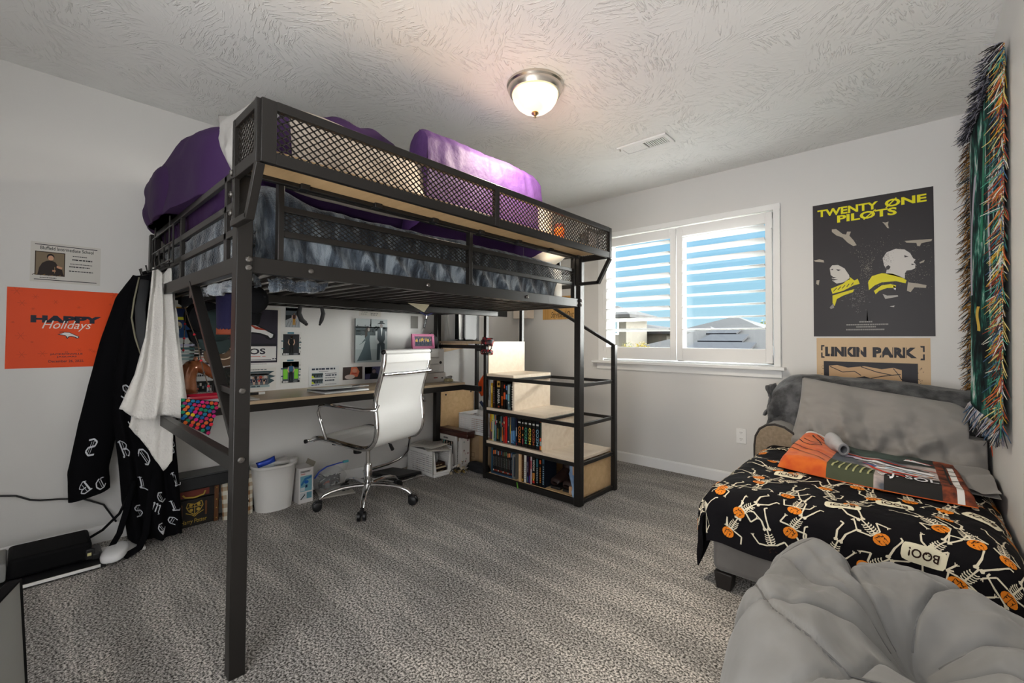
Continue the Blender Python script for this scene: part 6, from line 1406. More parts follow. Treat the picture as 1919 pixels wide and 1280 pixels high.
build(MB().box((-.05, -.02, .012), (.05, .03, .019), 0, M4), 'label_patch', flat('#B8C0C4'), cb2, bevel=.002)
for i, (x, y, z, a, lb) in enumerate(((.17, -2.54, .292, 14, 'crumpled white packet lying on top of the waste basket'), (.15, -2.485, .284, -30, 'white paper scrap at the far rim of the waste basket'))):
    o = thing('paper_scrap', lb, 'paper', (x, y, z-.03)); m = MB(); blob(m, (x, y, z), (.045, .06, .018), .6, .6, .012, 20, i+3, Matrix.Rotation(R(a), 4, 'Z'), nu=22, nv=12); build(m, 'paper', flat('#C9C7C4'), o, smooth=50)
def d_tb(m, T, C):
    scribble(m, T(1), .10, .875, .72, .055, 2, C('#2A2A2E'), 1, .75); scribble(m, T(1), .10, .82, .34, .03, 1, C('#A83A3A'), 2, .7); rect(m, T(1), .10, .34, .80, .44, C('#6A9AA8'))
    shape(m, T(2), [(.12, .55), (.4, .72), (.88, .76), (.88, .70), (.5, .66), (.2, .50)], C('#2E6A9A')); disc(m, T(3), .52, .60, .15, .05, C('#1E5AA8')); shape(m, T(2), [(.44, .44), (.58, .44), (.60, .52), (.46, .52)], C('#14284A'))
    rect(m, T(2), .12, .36, .30, .10, C('#B8C0C4')); rect(m, T(1), .10, .12, .40, .18, C('#B8BCC0')); rect(m, T(1), .54, .12, .36, .18, C('#5A8A9A')); shape(m, T(2), [(.12, .13), (.42, .27), (.44, .23), (.16, .11)], C('#23262C'))
tbx = boxthing('device_box', 'narrow white product box with blue pictures standing right of the waste basket', 'box', (.105, -2.445, 0), (.230, -2.350, .232), '#CFCCCA', 'carton', d_tb)
m = MB(); Ts = lambda a, b: Vector((.11+.11*a, -2.3494, .232*b)); m.add([Ts(.75, .35), Ts(.25, .35), Ts(.25, .75), Ts(.75, .75)], [(0, 1, 2, 3)]); build(m, 'side_panel_print', flat('#7A78A8'), tbx, smooth=0)
build(MB().add([(.105, -2.35, .232), (.23, -2.35, .232), (.23, -2.335, .262), (.115, -2.34, .266)], [(0, 1, 2, 3)]), 'open_flap', flat('#8A8478'), tbx, solid=.0015, smooth=0)
# clear bag of cables with its blue zip
cbg = thing('cable_bag', 'clear zip bag stuffed with dark cables and chargers beside the product box', 'bag', (.14, -2.19, 0)); m = MB(); blob(m, (.13, -2.19, .085), (.085, .105, .085), .7, .7, .018, 9, 7, nu=40, nv=26, floor=.012)
build(m, 'bag', M('clear_bag', (.75, .77, .78), .08, alpha=.16), cbg, smooth=180)
build(MB().tube([(.17, -2.315, .13), (.16, -2.28, .165), (.15, -2.22, .188), (.15, -2.13, .196), (.15, -2.07, .198)], .007, n=8, flat=.6), 'zip_strip', M('blue_zip', (.02, .06, .42), .3), cbg, smooth=180); build(MB().box((.142, -2.10, .19), (.158, -2.058, .206)), 'zip_pull', M('teal_plastic', (.08, .35, .42), .25), cbg, bevel=.003)
build(MB().grid(lambda u, v: Vector((.145+.012*math.sin(7*u+3*v)-.01*v, lerp(-2.30, -2.06, u), lerp(.198-.03*(1-u)**2*1.2, .13, v))), 16, 8), 'bag_top', M('clear_bag_top', (.75, .77, .78), .08, alpha=.22), cbg, smooth=180)
q = random.Random(21)
CABC = [BLACKP, M('grey_cable', (.10, .10, .10), .5), M('white_cable', (.6, .6, .58), .5), M('brown_cable', (.10, .06, .03), .5)]
for i in range(26):
    c = Vector((.13, -2.19, .08)); pts = []; a = q.uniform(0, 6); t = q.uniform(-.8, .8)
    for k in range(9): a += q.uniform(.3, .9); p = Vector((math.cos(a)*.06, math.sin(a)*.08, .05*math.sin(a*1.3+t)+q.uniform(-.012, .012)))*q.uniform(.7, 1.0); p += c; p.z = max(p.z, .022); pts.append(p)
    build(MB().tube(pts, q.choice([.003, .0035, .0045]), n=6), 'cable', CABC[0] if i % 3 else CABC[i % 4], cbg, smooth=180)
for i in range(9):
    p = (.13+q.uniform(-.05, .06), -2.19+q.uniform(-.06, .06), q.uniform(.03, .10)); m = MB(); m.box((-.014, -.02, -.012), (.014, .02, .012), 0, Matrix.Translation(p) @ Matrix.Rotation(q.uniform(0, 3), 4, 'Z') @ Matrix.Rotation(q.uniform(0, 2), 4, 'X')); build(m, 'charger', [CABC[0], CABC[2], CABC[1], flat('#8A3A24')][i % 4], cbg, bevel=.003)
pb2 = thing('paper_bundle', 'flattened white carton under the clear bag of cables', 'carton', (.19, -2.17, 0)); m = MB(); m.box((-.11, -.115, 0), (.11, .115, .011), 0, Matrix.Translation((.165, -2.165, 0)) @ Matrix.Rotation(R(-14), 4, 'Z')); build(m, 'carton', flat('#BDB9B0'), pb2, bevel=.003)
# trunk, tote bag and black box under the near end of the desk
TRK = M('black_trunk_paper', (.010, .009, .009), .45); GOLD = M('old_gold_print', (.45, .30, .05), .4); TLE = M('brown_strap_leather', (.12, .045, .015), .5)
tk = thing('toy_trunk', 'small black trunk with gold crest and brown straps against the wall behind the robe', 'trunk', (.07, -2.98, 0))
y0, y1, xf = -3.115, -2.873, .128
build(MB().box((.016, y0, 0), (xf, y1, .158)), 'body', TRK, tk, bevel=.004); build(MB().box((.014, y0-.002, .160), (xf+.003, y1+.002, .218)), 'lid', TRK, tk, bevel=.006)
for y in (y0+.02, y1-.026):
    s = build(MB().box((xf+.001, y, 0), (xf+.008, y+.022, .216)), 'strap', TLE, tk, bevel=.002)
    for z in (.02, .08, .13, .20): build(MB().sphere((xf+.008, y+.011, z), .0035, nu=8, nv=6), 'stud', GOLD, s); 
for y in (-3.065, -2.945): build(MB().box((xf+.001, y, .055), (xf+.006, y+.010, .135)), 'corner_strap', TLE, tk, bevel=.002)
m = MB().tube([(xf+.006, -3.055, .192), (xf+.012, -3.045, .178), (xf+.014, -3.00, .170), (xf+.012, -2.955, .178), (xf+.006, -2.945, .196)], .005, n=8); m.box((xf+.001, -3.075, .172), (xf+.004, -2.925, .21), 1)
build(m, 'handle', [GOLD, M('red_brown_leather', (.16, .03, .02), .5)], tk, smooth=60)
Tg = lambda y, z: Vector((xf+.0012, y, z)); m = MB()
cy, cz = -2.995, .105; S_ = lambda pts: [(cy+a*.048, cz+b*.048) for a, b in pts]
for p in ([(-.7, .7), (0, .45), (.7, .75), (.85, .2), (.55, -.35), (0, -.8), (-.55, -.35), (-.85, .2), (-.7, .7)], [(0, .45), (0, -.75)], [(-.8, .15), (.8, .15)], [(-.9, -.45), (-.3, -.75), (0, -1.0), (.3, -.75), (.9, -.45)]): strip(m, Tg, S_(p), .004)
for a, b in ((-.4, .42), (.4, .42), (-.35, -.2), (.35, -.2)): disc(m, Tg, cy+a*.048, cz+b*.048, .009, .009)
put_text(m, 'Harry Potter', Tg, -3.06, .012, .125, .032, 0, .0, .1); build(m, 'gold_print', GOLD, tk, smooth=0, weld=False)
kb = thing('keyboard_case', 'long black case lying on top of the black trunk under the desk', 'case', (.09, -2.95, .22)); build(MB().box((.018, -3.16, .2195), (.165, -2.72, .290)), 'case', M('black_case_fabric', (.012, .013, .015), .6), kb, bevel=.006)
build(MB().box((.016, -3.162, .291), (.167, -2.718, .300)), 'lid', M('dark_grey_plastic', (.05, .052, .055), .4), kb, bevel=.003)
sp = thing('box_stack', 'black low box standing beside the trunk, holding up the long black case', 'box', (.09, -2.76, 0)); build(MB().box((.016, -2.775, 0), (.070, -2.715, .219)), 'box', BLACKP, sp, bevel=.003)
TOT = bpy.data.materials.new('brown_gingham'); TOT.use_nodes = True; t = TOT.node_tree; b = t.nodes['Principled BSDF']; b.inputs['Roughness'].default_value = .8
tcn = N(t, 'ShaderNodeTexCoord'); sp3 = N(t, 'ShaderNodeSeparateXYZ'); t.links.new(tcn.outputs['Object'], sp3.inputs[0]); acc = []
for ax in ('Y', 'Z'):
    a = N(t, 'ShaderNodeMath', operation='MULTIPLY'); a.inputs[1].default_value = 21.0; t.links.new(sp3.outputs[ax], a.inputs[0]); f = N(t, 'ShaderNodeMath', operation='FRACT'); t.links.new(a.outputs[0], f.inputs[0]); g = N(t, 'ShaderNodeMath', operation='GREATER_THAN'); g.inputs[1].default_value = .5; t.links.new(f.outputs[0], g.inputs[0]); acc.append(g)
s2 = N(t, 'ShaderNodeMath', operation='ADD'); t.links.new(acc[0].outputs[0], s2.inputs[0]); t.links.new(acc[1].outputs[0], s2.inputs[1]); hv = N(t, 'ShaderNodeMath', operation='MULTIPLY'); hv.inputs[1].default_value = .5; t.links.new(s2.outputs[0], hv.inputs[0])
rp = ramp(t, [(0, (.62, .60, .52)), (.4, (.42, .34, .24)), (.9, (.22, .10, .035))], 'CONSTANT'); t.links.new(hv.outputs[0], rp.inputs[0]); t.links.new(rp.outputs[0], b.inputs['Base Color'])
tt = thing('gingham_bag', 'brown and white gingham gift bag leaning on the wall left of the waste basket', 'bag', (.10, -2.76, 0)); m = MB(); c0 = [Vector(p) for p in ((.165, -2.862, .002), (.165, -2.700, .002), (.125, -2.690, .268), (.125, -2.862, .205))]
def ttf(u, v): p = c0[0].lerp(c0[1], u).lerp(c0[3].lerp(c0[2], u), v); return p+Vector((.022*math.sin(math.pi*u)*math.sin(math.pi*min(1, v+.2))+.004*nz(u*5, v*5), 0, 0))
m.grid(ttf, 16, 18); m.grid(lambda u, v: ttf(u, v)+Vector((-.05*math.sin(math.pi*u)**.4*(1-.55*v)-.002, 0, 0)), 16, 18, flip=True); build(m, 'bag', TOT, tt, smooth=60)
m = MB(); Tq = lambda a, b: ttf(a, b)+Vector((.002, 0, 0)); Tq2 = lambda a, b: ttf(a, b)+Vector((.003, 0, 0))
for T_q, i, bo in ((Tq, 0, .09), (Tq2, 1, .0)):
    put_text(m, 'E', T_q, .14, .50, .18, .22, i, bo); put_text(m, 'COZY', T_q, .34, .46, .52, .28, i, bo); put_text(m, 'SOCKS', T_q, .16, .20, .70, .18, i, bo)
build(m, 'lettering', [BLACKP, flat('#D8D4C8')], tt, smooth=0, weld=False)
# ------------------------------------------------------------------ hook rack, robe and towel at the near left
rk = thing('over_rail_rack', 'black wire over-rail hook rack hung on the far end bars of the loft bed', 'rack', (.42, BY0-.03, 1.5))
m = MB(); yr = BY0-.026
for x in (.27, .62):
    m.tube([(x, BY0+.018, 1.60), (x, BY0+.012, 1.690), (x, yr, 1.690), (x, yr, 1.44), (x, yr-.05, 1.425), (x, yr-.055, 1.46)], .004, n=8)
for z in (1.63, 1.55, 1.47): m.tube([(.20, yr, z), (.70, yr, z)], .004, n=8)
for x in (.20, .38, .50, .70): m.tube([(x, yr, 1.55), (x, yr, 1.45), (x, yr-.045, 1.43), (x, yr-.052, 1.465)], .004, n=8)
for x in (.20, .70): m.tube([(x, yr, 1.63), (x, yr, 1.45)], .004, n=8)
build(m, 'wire_frame', BLACKM, rk, smooth=60)
ROBE = M('black_fleece', (.004, .004, .005), .95, spec=.08, bump=(90, .25, .003, 3)); PRT = flat('#C9CCD2', .85); ROBE2 = M('charcoal_lining', (.03, .032, .035), .8)
rbe = thing('bathrobe', 'long black bathrobe with white gothic letter print hanging from the hook rack', 'robe', (.25, -3.28, .04))
def edge(pts, v):
    k = v*(len(pts)-1); i = min(int(k), len(pts)-2); return Vector(pts[i]).lerp(Vector(pts[i+1]), k-i)
# body: two-sided panel following the measured outline, front bulge and deep folds
EL = [(.22, -3.27, 1.45), (.20, -3.315, 1.34), (.19, -3.345, 1.15), (.19, -3.365, .92), (.19, -3.365, .70), (.19, -3.345, .45), (.20, -3.335, .25), (.21, -3.305, .05)]
ER = [(.24, -3.20, 1.46), (.26, -3.17, 1.30), (.27, -3.15, 1.05), (.27, -3.13, .80), (.26, -3.115, .55), (.26, -3.10, .30), (.26, -3.09, .15), (.26, -3.085, .045)]
def robeS(u, v, d=0.0):
    p = edge(EL, v).lerp(edge(ER, v), u); b = max(0, math.sin(math.pi*u))
    return p+Vector((.055*max(0,b)**.6+(.010+.016*v)*math.sin(u*15+2*nz(u*2, v*2, 4))+.006*nz(u*5, v*7, 2)+d, .006*math.sin(v*9), -.02*abs(math.sin(u*7))*(v > .97)))
m = MB(); m.grid(lambda u, v: robeS(u, v), 50, 70, flip=True); m.grid(lambda u, v: robeS(u, v)+Vector((-.105*math.sin(math.pi*u)**.5, 0, 0)), 26, 40)
m.xf(lambda q: Vector((max(q.x, .02), q.y, q.z)))
build(m, 'body', ROBE, rbe, smooth=180)
SL = [(.20, -3.27, 1.43), (.17, -3.335, 1.31), (.15, -3.385, 1.10), (.13, -3.425, .85), (.12, -3.46, .60), (.11, -3.487, .42), (.11, -3.478, .29)]
def slv(u, v):
    a = 2*math.pi*u; c = edge(SL, v); w = lerp(.035, .078, min(1, v*1.6)); 
    return c+Vector((.05*math.sin(a)*(.6+.4*v), w*math.cos(a)+.06*v*(1-v)+.035*v, .02*math.cos(a)*(v > .9)+.008*nz(u*4, v*6)-.0))
m = MB(); m.grid(slv, 30, 40, cu=True, flip=True); m.poly([slv(i/30, 1) for i in range(30)]); m.xf(lambda q: Vector((max(q.x, .02), q.y, q.z))); build(m, 'sleeve', ROBE, rbe, smooth=180)
m = MB().tube([(.27, -3.29, .36), (.29, -3.32, .22), (.30, -3.345, .12), (.30, -3.375, .06)], .013, n=8, flat=.5); m.tube([(.30, -3.21, .40), (.31, -3.235, .20), (.315, -3.245, .09), (.32, -3.27, .028), (.36, -3.33, .018)], .016, n=8, flat=.5); build(m, 'belt', ROBE, rbe, smooth=180)
m = MB().tube([(.245, -3.285, 1.415), (.265, -3.305, 1.30), (.275, -3.315, 1.20), (.28, -3.30, 1.10), (.30, -3.275, 1.0)], .004, n=6); build(m, 'collar_piping', flat('#8A8672'), rbe, smooth=180)
m = MB().tube([(.262, -3.262, 1.40), (.30, -3.285, 1.25), (.305, -3.28, 1.12), (.31, -3.25, .98)], .022, n=10, flat=.5); build(m, 'lining', ROBE2, rbe, smooth=180)
m = MB(); q = random.Random(12)
BL = {'B': [(.13, (.2, .05), (.2, .95)), (.06, (.05, .88), (.3, 1), (.6, .9), (.75, .75), (.6, .55), (.3, .5)), (.09, (.3, .5), (.65, .5), (.84, .3), (.65, .08), (.05, 0)), (.035, (.42, .1), (.42, .9))],
 'D': [(.10, (.1, .85), (.4, 1), (.75, .82), (.87, .45), (.7, .1), (.3, 0), (.08, .15)), (.07, (.33, .1), (.33, .85)), (.035, (.5, .14), (.5, .84)), (.05, (0, .75), (.28, .95))],
 'L': [(.13, (.25, 1), (.3, .2), (.12, 0)), (.09, (.12, 0), (.5, .09), (.85, 0), (.98, .18)), (.035, (.46, .85), (.46, .2)), (.05, (.05, .88), (.42, 1))],
 'S': [(.11, (.88, .9), (.5, 1), (.18, .85), (.25, .6), (.72, .45), (.82, .2), (.5, 0), (.08, .1)), (.035, (.44, .88), (.44, .12)), (.035, (.6, .82), (.6, .18))],
 'C': [(.11, (.88, .85), (.5, 1), (.18, .75), (.14, .35), (.4, .04), (.88, .12)), (.06, (.42, .85), (.42, .2)), (.035, (.58, .8), (.58, .2))],
 'M': [(.10, (0, .7), (.15, .95), (.2, .1)), (.10, (.3, .85), (.46, 1), (.48, .1)), (.10, (.58, .85), (.75, 1), (.8, .2), (.97, .05)), (.035, (.1, 0), (.9, 0))]}
BL.update(E=BL['C'], Q=BL['D'], J=BL['L'], T=BL['B'], R=BL['B'])
def glyph(s, u, v, su, sv, ang, S):
    c, sn = math.cos(ang), math.sin(ang)
    def T(a, b): a, b = a-.5, b-.5; return S(u+(a*c-b*sn)*su, v-(a*sn+b*c)*sv, .004)
    for w, *pts in BL[s]: strip(m, T, pts, w, 0)
for s, u, v, a in (('B', .62, .52, .3), ('D', .30, .56, -.2), ('L', .80, .47, .7), ('S', .18, .48, .1), ('Q', .42, .66, 1.0), ('D', .66, .64, .5), ('B', .90, .60, -.3), ('L', .93, .70, .2), ('J', .36, .76, .0), ('E', .62, .80, .5), ('M', .52, .85, -.5), ('L', .86, .83, .2), ('C', .80, .92, -.2), ('E', .58, .95, .6), ('S', .24, .88, .4), ('T', .12, .66, .2), ('R', .96, .52, .4)): glyph(s, u, v, .17, .046, a+q.uniform(-.2, .2), robeS)
S2 = lambda u, v, d: slv(u, v)+Vector((d+.003, 0, 0))
for s, u, v, a in (('B', .30, .93, -.5), ('D', .17, .94, -.4), ('S', .28, .72, .2)): glyph(s, u, v, .10, .075, a, S2)
build(m, 'letter_print', PRT, rbe, smooth=0, weld=False)
# towel
TOW = bpy.data.materials.new('white_waffle_towel'); TOW.use_nodes = True; t = TOW.node_tree; b = t.nodes['Principled BSDF']; b.inputs['Base Color'].default_value = (.70, .68, .65, 1); b.inputs['Roughness'].default_value = .95; b.inputs['Sheen Weight'].default_value = .3
tcn = N(t, 'ShaderNodeTexCoord'); vo = N(t, 'ShaderNodeTexVoronoi'); vo.inputs['Scale'].default_value = 115; t.links.new(tcn.outputs['Object'], vo.inputs['Vector']); bp = N(t, 'ShaderNodeBump'); bp.inputs['Strength'].default_value = .7; bp.inputs['Distance'].default_value = .004; t.links.new(vo.outputs['Distance'], bp.inputs['Height']); t.links.new(bp.outputs[0], b.inputs['Normal'])
tw = thing('towel', 'white textured towel hanging in folds from the hook rack in front of the robe', 'towel', (.45, -3.24, .5))
TL = [(.42, -3.262, 1.432), (.43, -3.272, 1.30), (.44, -3.288, 1.10), (.45, -3.325, .92), (.45, -3.378, .762)]; TR = [(.47, -3.186, 1.440), (.49, -3.175, 1.30), (.50, -3.155, 1.10), (.50, -3.128, .88), (.50, -3.105, .70)]
def towS(u, v):
    p = edge(TL, v).lerp(edge(TR, v), u)
    f = math.sin(u*2*math.pi*2.6+.6+1.2*nz(u*2, v*1.5, 3)); dz = -.03*math.sin(math.pi*min(1, max(0, (u-.05)/.5)))*v*v*1.2-.02*u*v*v
    return p+Vector((.012+(.018+.016*v)*f*(1-.3*v)+.005*nz(u*6, v*8), 0, dz+.02*(1-v)**4*math.sin(u*9)))
m = MB(); m.grid(towS, 60, 60, flip=True); build(m, 'front_fold', TOW, tw, smooth=180, solid=.007)
UL = [(.40, -3.255, 1.42), (.40, -3.27, 1.1), (.41, -3.30, .80), (.42, -3.335, .665)]; UR = [(.44, -3.19, 1.43), (.45, -3.17, 1.1), (.46, -3.165, .80), (.46, -3.168, .62)]
def towB(u, v):
    p = edge(UL, v).lerp(edge(UR, v), u); drop = -.20*v**3*(1-abs(u-.80)/.80)**1.2
    return p+Vector((.01*math.sin(u*14+1)*v+.004*nz(u*6, v*7), 0, drop))
build(MB().grid(towB, 40, 50, flip=True), 'back_fold', TOW, tw, smooth=180, solid=.007)
# caps, hat and bead strings hanging from the end of the bed
CAPB = M('black_cap_cotton', (.006, .006, .007), .9, spec=.12, bump=(120, .3, .002, 2)); CAPN = M('navy_knit', (.014, .012, .055), .9, bump=(80, .5, .004, 2))
def cap(label, c, ang, mat, brim=True, r=.085, mesh_back=False):
    o = thing('baseball_cap', label, 'cap', c, 0, None); M4 = Matrix.Translation(c) @ Matrix.Rotation(ang, 4, 'Z') @ Matrix.Rotation(R(78), 4, 'Y')
    m = MB().grid(lambda u, v: M4 @ Vector((r*math.cos(2*math.pi*u)*math.cos(v*1.5), r*.92*math.sin(2*math.pi*u)*math.cos(v*1.5), r*1.05*math.sin(v*1.5))), 32, 14, cu=True); build(m, 'crown', mat, o, smooth=180, solid=.003)
    if brim:
        m = MB().grid(lambda u, v: M4 @ Vector((r*(.80+.95*v*math.cos((u-.5)*2.3))*1.0, r*.98*math.sin((u-.5)*2.6)*(1-.12*v), -.004-.022*math.sin((u-.5)*2.6)**2-.010*v)), 24, 8); build(m, 'brim', mat, o, smooth=180, solid=.003)
    build(MB().sphere(M4 @ Vector((0, 0, r*1.06)), .007, nu=10, nv=8), 'button', mat, o); return o
cap('black baseball cap hanging brim down from the end of the bed, leftmost of the caps', Vector((.30, -3.02, 1.215)), R(-40), CAPB)
cap('black baseball cap hanging in the middle of the row beside the brace', Vector((.56, -3.05, 1.20)), R(-20), CAPB)
cap('dark green cap hanging just left of the near bed post', Vector((.72, -3.05, 1.16)), R(10), M('dark_green_cap', (.008, .020, .020), .8), r=.08)
cap('black baseball cap hanging just right of the near bed post', Vector((1.16, -3.03, 1.262)), R(25), CAPB, r=.062)
bn = thing('beanie', 'navy ribbed beanie hanging beside the near bed post', 'hat', (.95, -3.05, 1.12)); m = MB().grid(lambda u, v: Vector((.90+.07*math.cos(2*math.pi*u)*(1-.15*v), -3.04+.055*math.sin(2*math.pi*u)*(1-.1*v), 1.30-.16*v+.003*math.sin(u*140))), 70, 10, cu=True); build(m, 'beanie', CAPN, bn, smooth=180, solid=.004)
m = MB().grid(lambda u, v: Vector((.895+.063*math.cos(2*math.pi*u), -3.04+.052*math.sin(2*math.pi*u), 1.145-.03*v)), 40, 3, cu=True); build(m, 'orange_band', M('orange_mesh', (.26, .05, .018), .7), bn, smooth=180, solid=.002)
ht = thing('felt_hat', 'small brown felt hat with a pale band hanging on a cord beside the brace', 'hat', (.66, -2.99, 1.03)); FELT = M('brown_felt', (.085, .050, .028), .8)
M4 = Matrix.Translation((.66, -3.0, 1.02)) @ Matrix.Rotation(R(72), 4, 'Y') @ Matrix.Rotation(R(20), 4, 'X')
m = MB().grid(lambda u, v: M4 @ Vector(((.062*v+.026)*math.cos(2*math.pi*u)*.80, (.062*v+.026)*math.sin(2*math.pi*u), .016*abs(math.cos(2*math.pi*u))**2*v)), 40, 8, cu=True); build(m, 'brim', FELT, ht, smooth=180, solid=.004)
build(MB().grid(lambda u, v: M4 @ Vector((.030*math.cos(2*math.pi*u)*math.cos(v*1.4)**.5, .034*math.sin(2*math.pi*u)*math.cos(v*1.4)**.5, .04*v-.008*math.exp(-((u-.5)*9)**2))), 32, 10, cu=True), 'crown', FELT, ht, smooth=180)
m = MB().tube([M4 @ Vector((.031*math.cos(t), .036*math.sin(t), .006)) for t in [2*math.pi*i/28 for i in range(28)]], .004, n=6, closed=True); build(m, 'band', M('pale_leather', (.55, .42, .32), .5), ht, smooth=180)
m = MB().tube([(.66, -3.0, 1.07), (.70, -3.02, 1.15), (.74, -3.03, 1.27), (.75, -3.03, 1.31)], .003, n=6); build(m, 'cord', M('brown_cord', (.15, .07, .03), .8), ht)
bl2 = thing('belt_loop', 'curled brown and pink strap hanging below the felt hat', 'strap', (.70, -2.985, .95)); m = MB().tube([(.66, -2.99, .95), (.72, -2.965, .955), (.755, -2.955, .985), (.76, -2.955, 1.02)], .010, n=8, flat=.4); build(m, 'strap', M('dark_brown_strap', (.06, .03, .022), .6), bl2, smooth=180)
m = MB().tube([(.765, -2.953, .975), (.772, -2.95, 1.0), (.772, -2.95, 1.02)], .004, n=6); build(m, 'pink_edge', flat('#A83A4A'), bl2)
for i, (lb, pts, bc) in enumerate((('thin beaded cord with red beads hanging straight down behind the towel', [(.345, -3.10, 1.318), (.33, -3.10, 1.2), (.315, -3.10, 1.10), (.30, -3.10, 1.02)], .0045), ('thin beaded cord with red beads slanting down along the brace', [(.40, -3.13, 1.318), (.55, -3.13, 1.19), (.73, -3.13, 1.08), (.83, -3.13, .96), (.96, -3.13, .865)], .0045))):
    o = thing('bead_string', lb, 'string', pts[0]); build(MB().tube(pts, .0022, n=6), 'cord', M('brown_cord2', (.09, .06, .04), .7), o)
    for k, f in enumerate((.18, .42, .52, .68, .80, .95)):
        j = f*(len(pts)-1); a = min(int(j), len(pts)-2); p = Vector(pts[a]).lerp(Vector(pts[a+1]), j-a); build(MB().sphere(p, .006 if k % 2 else .0045, nu=10, nv=8), 'bead', flat('#B01E2E') if k % 2 else BLACKP, o)
gh = thing('garment_bag', 'dark strap garment hanging from the end rail above the bead strings', 'strap', (.35, -3.12, 1.30)); build(MB().grid(lambda u, v: Vector((lerp(.30, .55, u), -3.12+.01*math.sin(u*8), 1.314-.06*v*(.5+.5*abs(math.sin(u*3))))), 14, 5), 'fabric', CAPB, gh, smooth=180, solid=.008)
# ------------------------------------------------------------------ on the floor at the far left
cs = thing('padded_case', 'long flat black padded case lying along the left wall below the orange poster', 'case', (.21, -3.6, 0)); BNY = M('black_ballistic_nylon', (.004, .004, .0045), .7, spec=.12)
build(MB().box((.10, -3.715, .030), (.315, -3.445, .118)), 'body', BNY, cs, bevel=.014, bseg=3); build(MB().box((.10, -3.95, .030), (.315, -3.718, .110)), 'end_pocket', M('grey_fabric', (.22, .22, .215), .7), cs, bevel=.010, bseg=3)
m = MB().tube([(.20, -3.445, .10), (.22, -3.40, .13), (.24, -3.34, .20), (.25, -3.31, .28)], .014, n=8, flat=.45); build(m, 'strap', BNY, cs, smooth=180)
m = MB(); m.box((.30, -3.468, .035), (.325, -3.435, .085)); m.box((.285, -3.445, .03), (.33, -3.415, .06)); build(m, 'clip', BLACKP, cs, bevel=.005); build(MB().box((.325, -3.462, .055), (.327, -3.448, .068)), 'size_label', flat('#C8C08A'), cs, smooth=0); build(MB().box((.13, -3.4445, .10), (.15, -3.4435, .108)), 'zip_pull', STEEL, cs)
bd = thing('white_board', 'long white edged black board lying under the padded case', 'board', (.25, -3.6, 0)); build(MB().box((.10, -3.95, .006), (.385, -3.40, .026)), 'board', BLACKP, bd, bevel=.003); build(MB().box((.386, -3.95, .012), (.392, -3.42, .025)), 'white_edge', WHITEP, bd, bevel=.001)
wp = thing('white_paddle', 'smooth white plastic paddle lying on the carpet between the black case and the robe', 'paddle', (.31, -3.37, 0)); m = MB(); blob(m, (.335, -3.365, .045), (.10, .048, .028), .7, .8, .003, 5, 2, Matrix.Rotation(R(-18), 4, 'Z'), nu=40, nv=22); m.xf(lambda q: Vector((q.x, q.y, max(q.z, .027)))); build(m, 'paddle', M('gloss_white_plastic', (.70, .70, .71), .2), wp, smooth=180)
build(MB().box((.15, -3.40, .002), (.30, -3.24, .020)), 'tail_plate', WHITEP, wp, bevel=.006)
cd = thing('power_cord', 'thin black cord running along the left wall below the posters', 'cord', (.02, -3.6, .3)); build(MB().tube([(.012, -4.2, .36), (.012, -3.80, .342), (.012, -3.745, .338), (.012, -3.696, .326), (.014, -3.65, .295), (.012, -3.616, .283), (.012, -3.55, .272), (.012, -3.46, .250), (.02, -3.38, .20), (.04, -3.33, .10)], .0045, n=8), 'cord', BLACKP, cd, smooth=180)
tv = thing('television', 'flat grey screen with a thin black bezel standing on the carpet at the near left', 'screen', (1.8, -3.76, 0))
A_, B_, C_, D_ = Vector((1.475, -3.673, .452)), Vector((1.492, -3.648, .004)), Vector((2.04, -3.815, .004)), Vector((2.02, -3.84, .452)); nr = (D_-A_).cross(B_-A_).normalized()
if nr.y < 0: nr = -nr
tvP = lambda u, v, d=0.0: A_.lerp(D_, u).lerp(B_.lerp(C_, u), v)+nr*d
m = MB(); vs = [tvP(u, v, d) for d in (-.03, 0) for u, v in ((0, 0), (1, 0), (1, 1), (0, 1))]; m.add(vs, [(0, 1, 2, 3), (7, 6, 5, 4), (0, 4, 5, 1), (1, 5, 6, 2), (2, 6, 7, 3), (3, 7, 4, 0)]); build(m, 'housing', BNY, tv, bevel=.003)
SCR = M('grey_screen', (.30, .30, .29), .25); m = MB(); m.add([tvP(.040, .006, .001), tvP(.98, .006, .001), tvP(.98, .96, .001), tvP(.040, .96, .001)], [(0, 1, 2, 3)]); build(m, 'panel', SCR, tv, smooth=0)
# ------------------------------------------------------------------ sofa chaise at the right
SUED = M('grey_suede', (.115, .105, .098), .9, sheen=.2, bump=(160, .2, .003, 3), var=(5, (.15, .14, .13), .35, .65)); TAN = M('tan_suede', (.20, .155, .105), .9, sheen=.3, bump=(160, .25, .003, 3), var=(60, (.26, .205, .145), .35, .65))
sf = thing('chaise_sofa', 'grey suede chaise sofa with a rounded tan arm against the back wall', 'sofa', (3.0, -.8, 0))
build(MB().box((2.575, -1.60, .075), (3.46, -.30, .43)), 'seat_base', SUED, sf, bevel=.03, bseg=4)
build(MB().box((2.62, -.33, .07), (3.47, -.03, .80)), 'backrest', SUED, sf, bevel=.06, bseg=5)
prof = [(2.50, .07), (2.50, .44), (2.507, .50), (2.530, .548), (2.57, .578), (2.615, .586), (2.665, .575), (2.71, .545), (2.74, .50), (2.75, .44), (2.75, .07)]
m = MB().prism(prof, -.56, -.06, 0, lambda x, z, h: Vector((x, h, z))); build(m, 'arm', SUED, sf, bevel=.012, bseg=3)
m = MB().prism([(2.625+(x-2.625)*.965, .325+(z-.325)*.965) for x, z in prof], -.566, -.555, 0, lambda x, z, h: Vector((x, h, z))); build(m, 'arm_front', TAN, sf, bevel=.004)
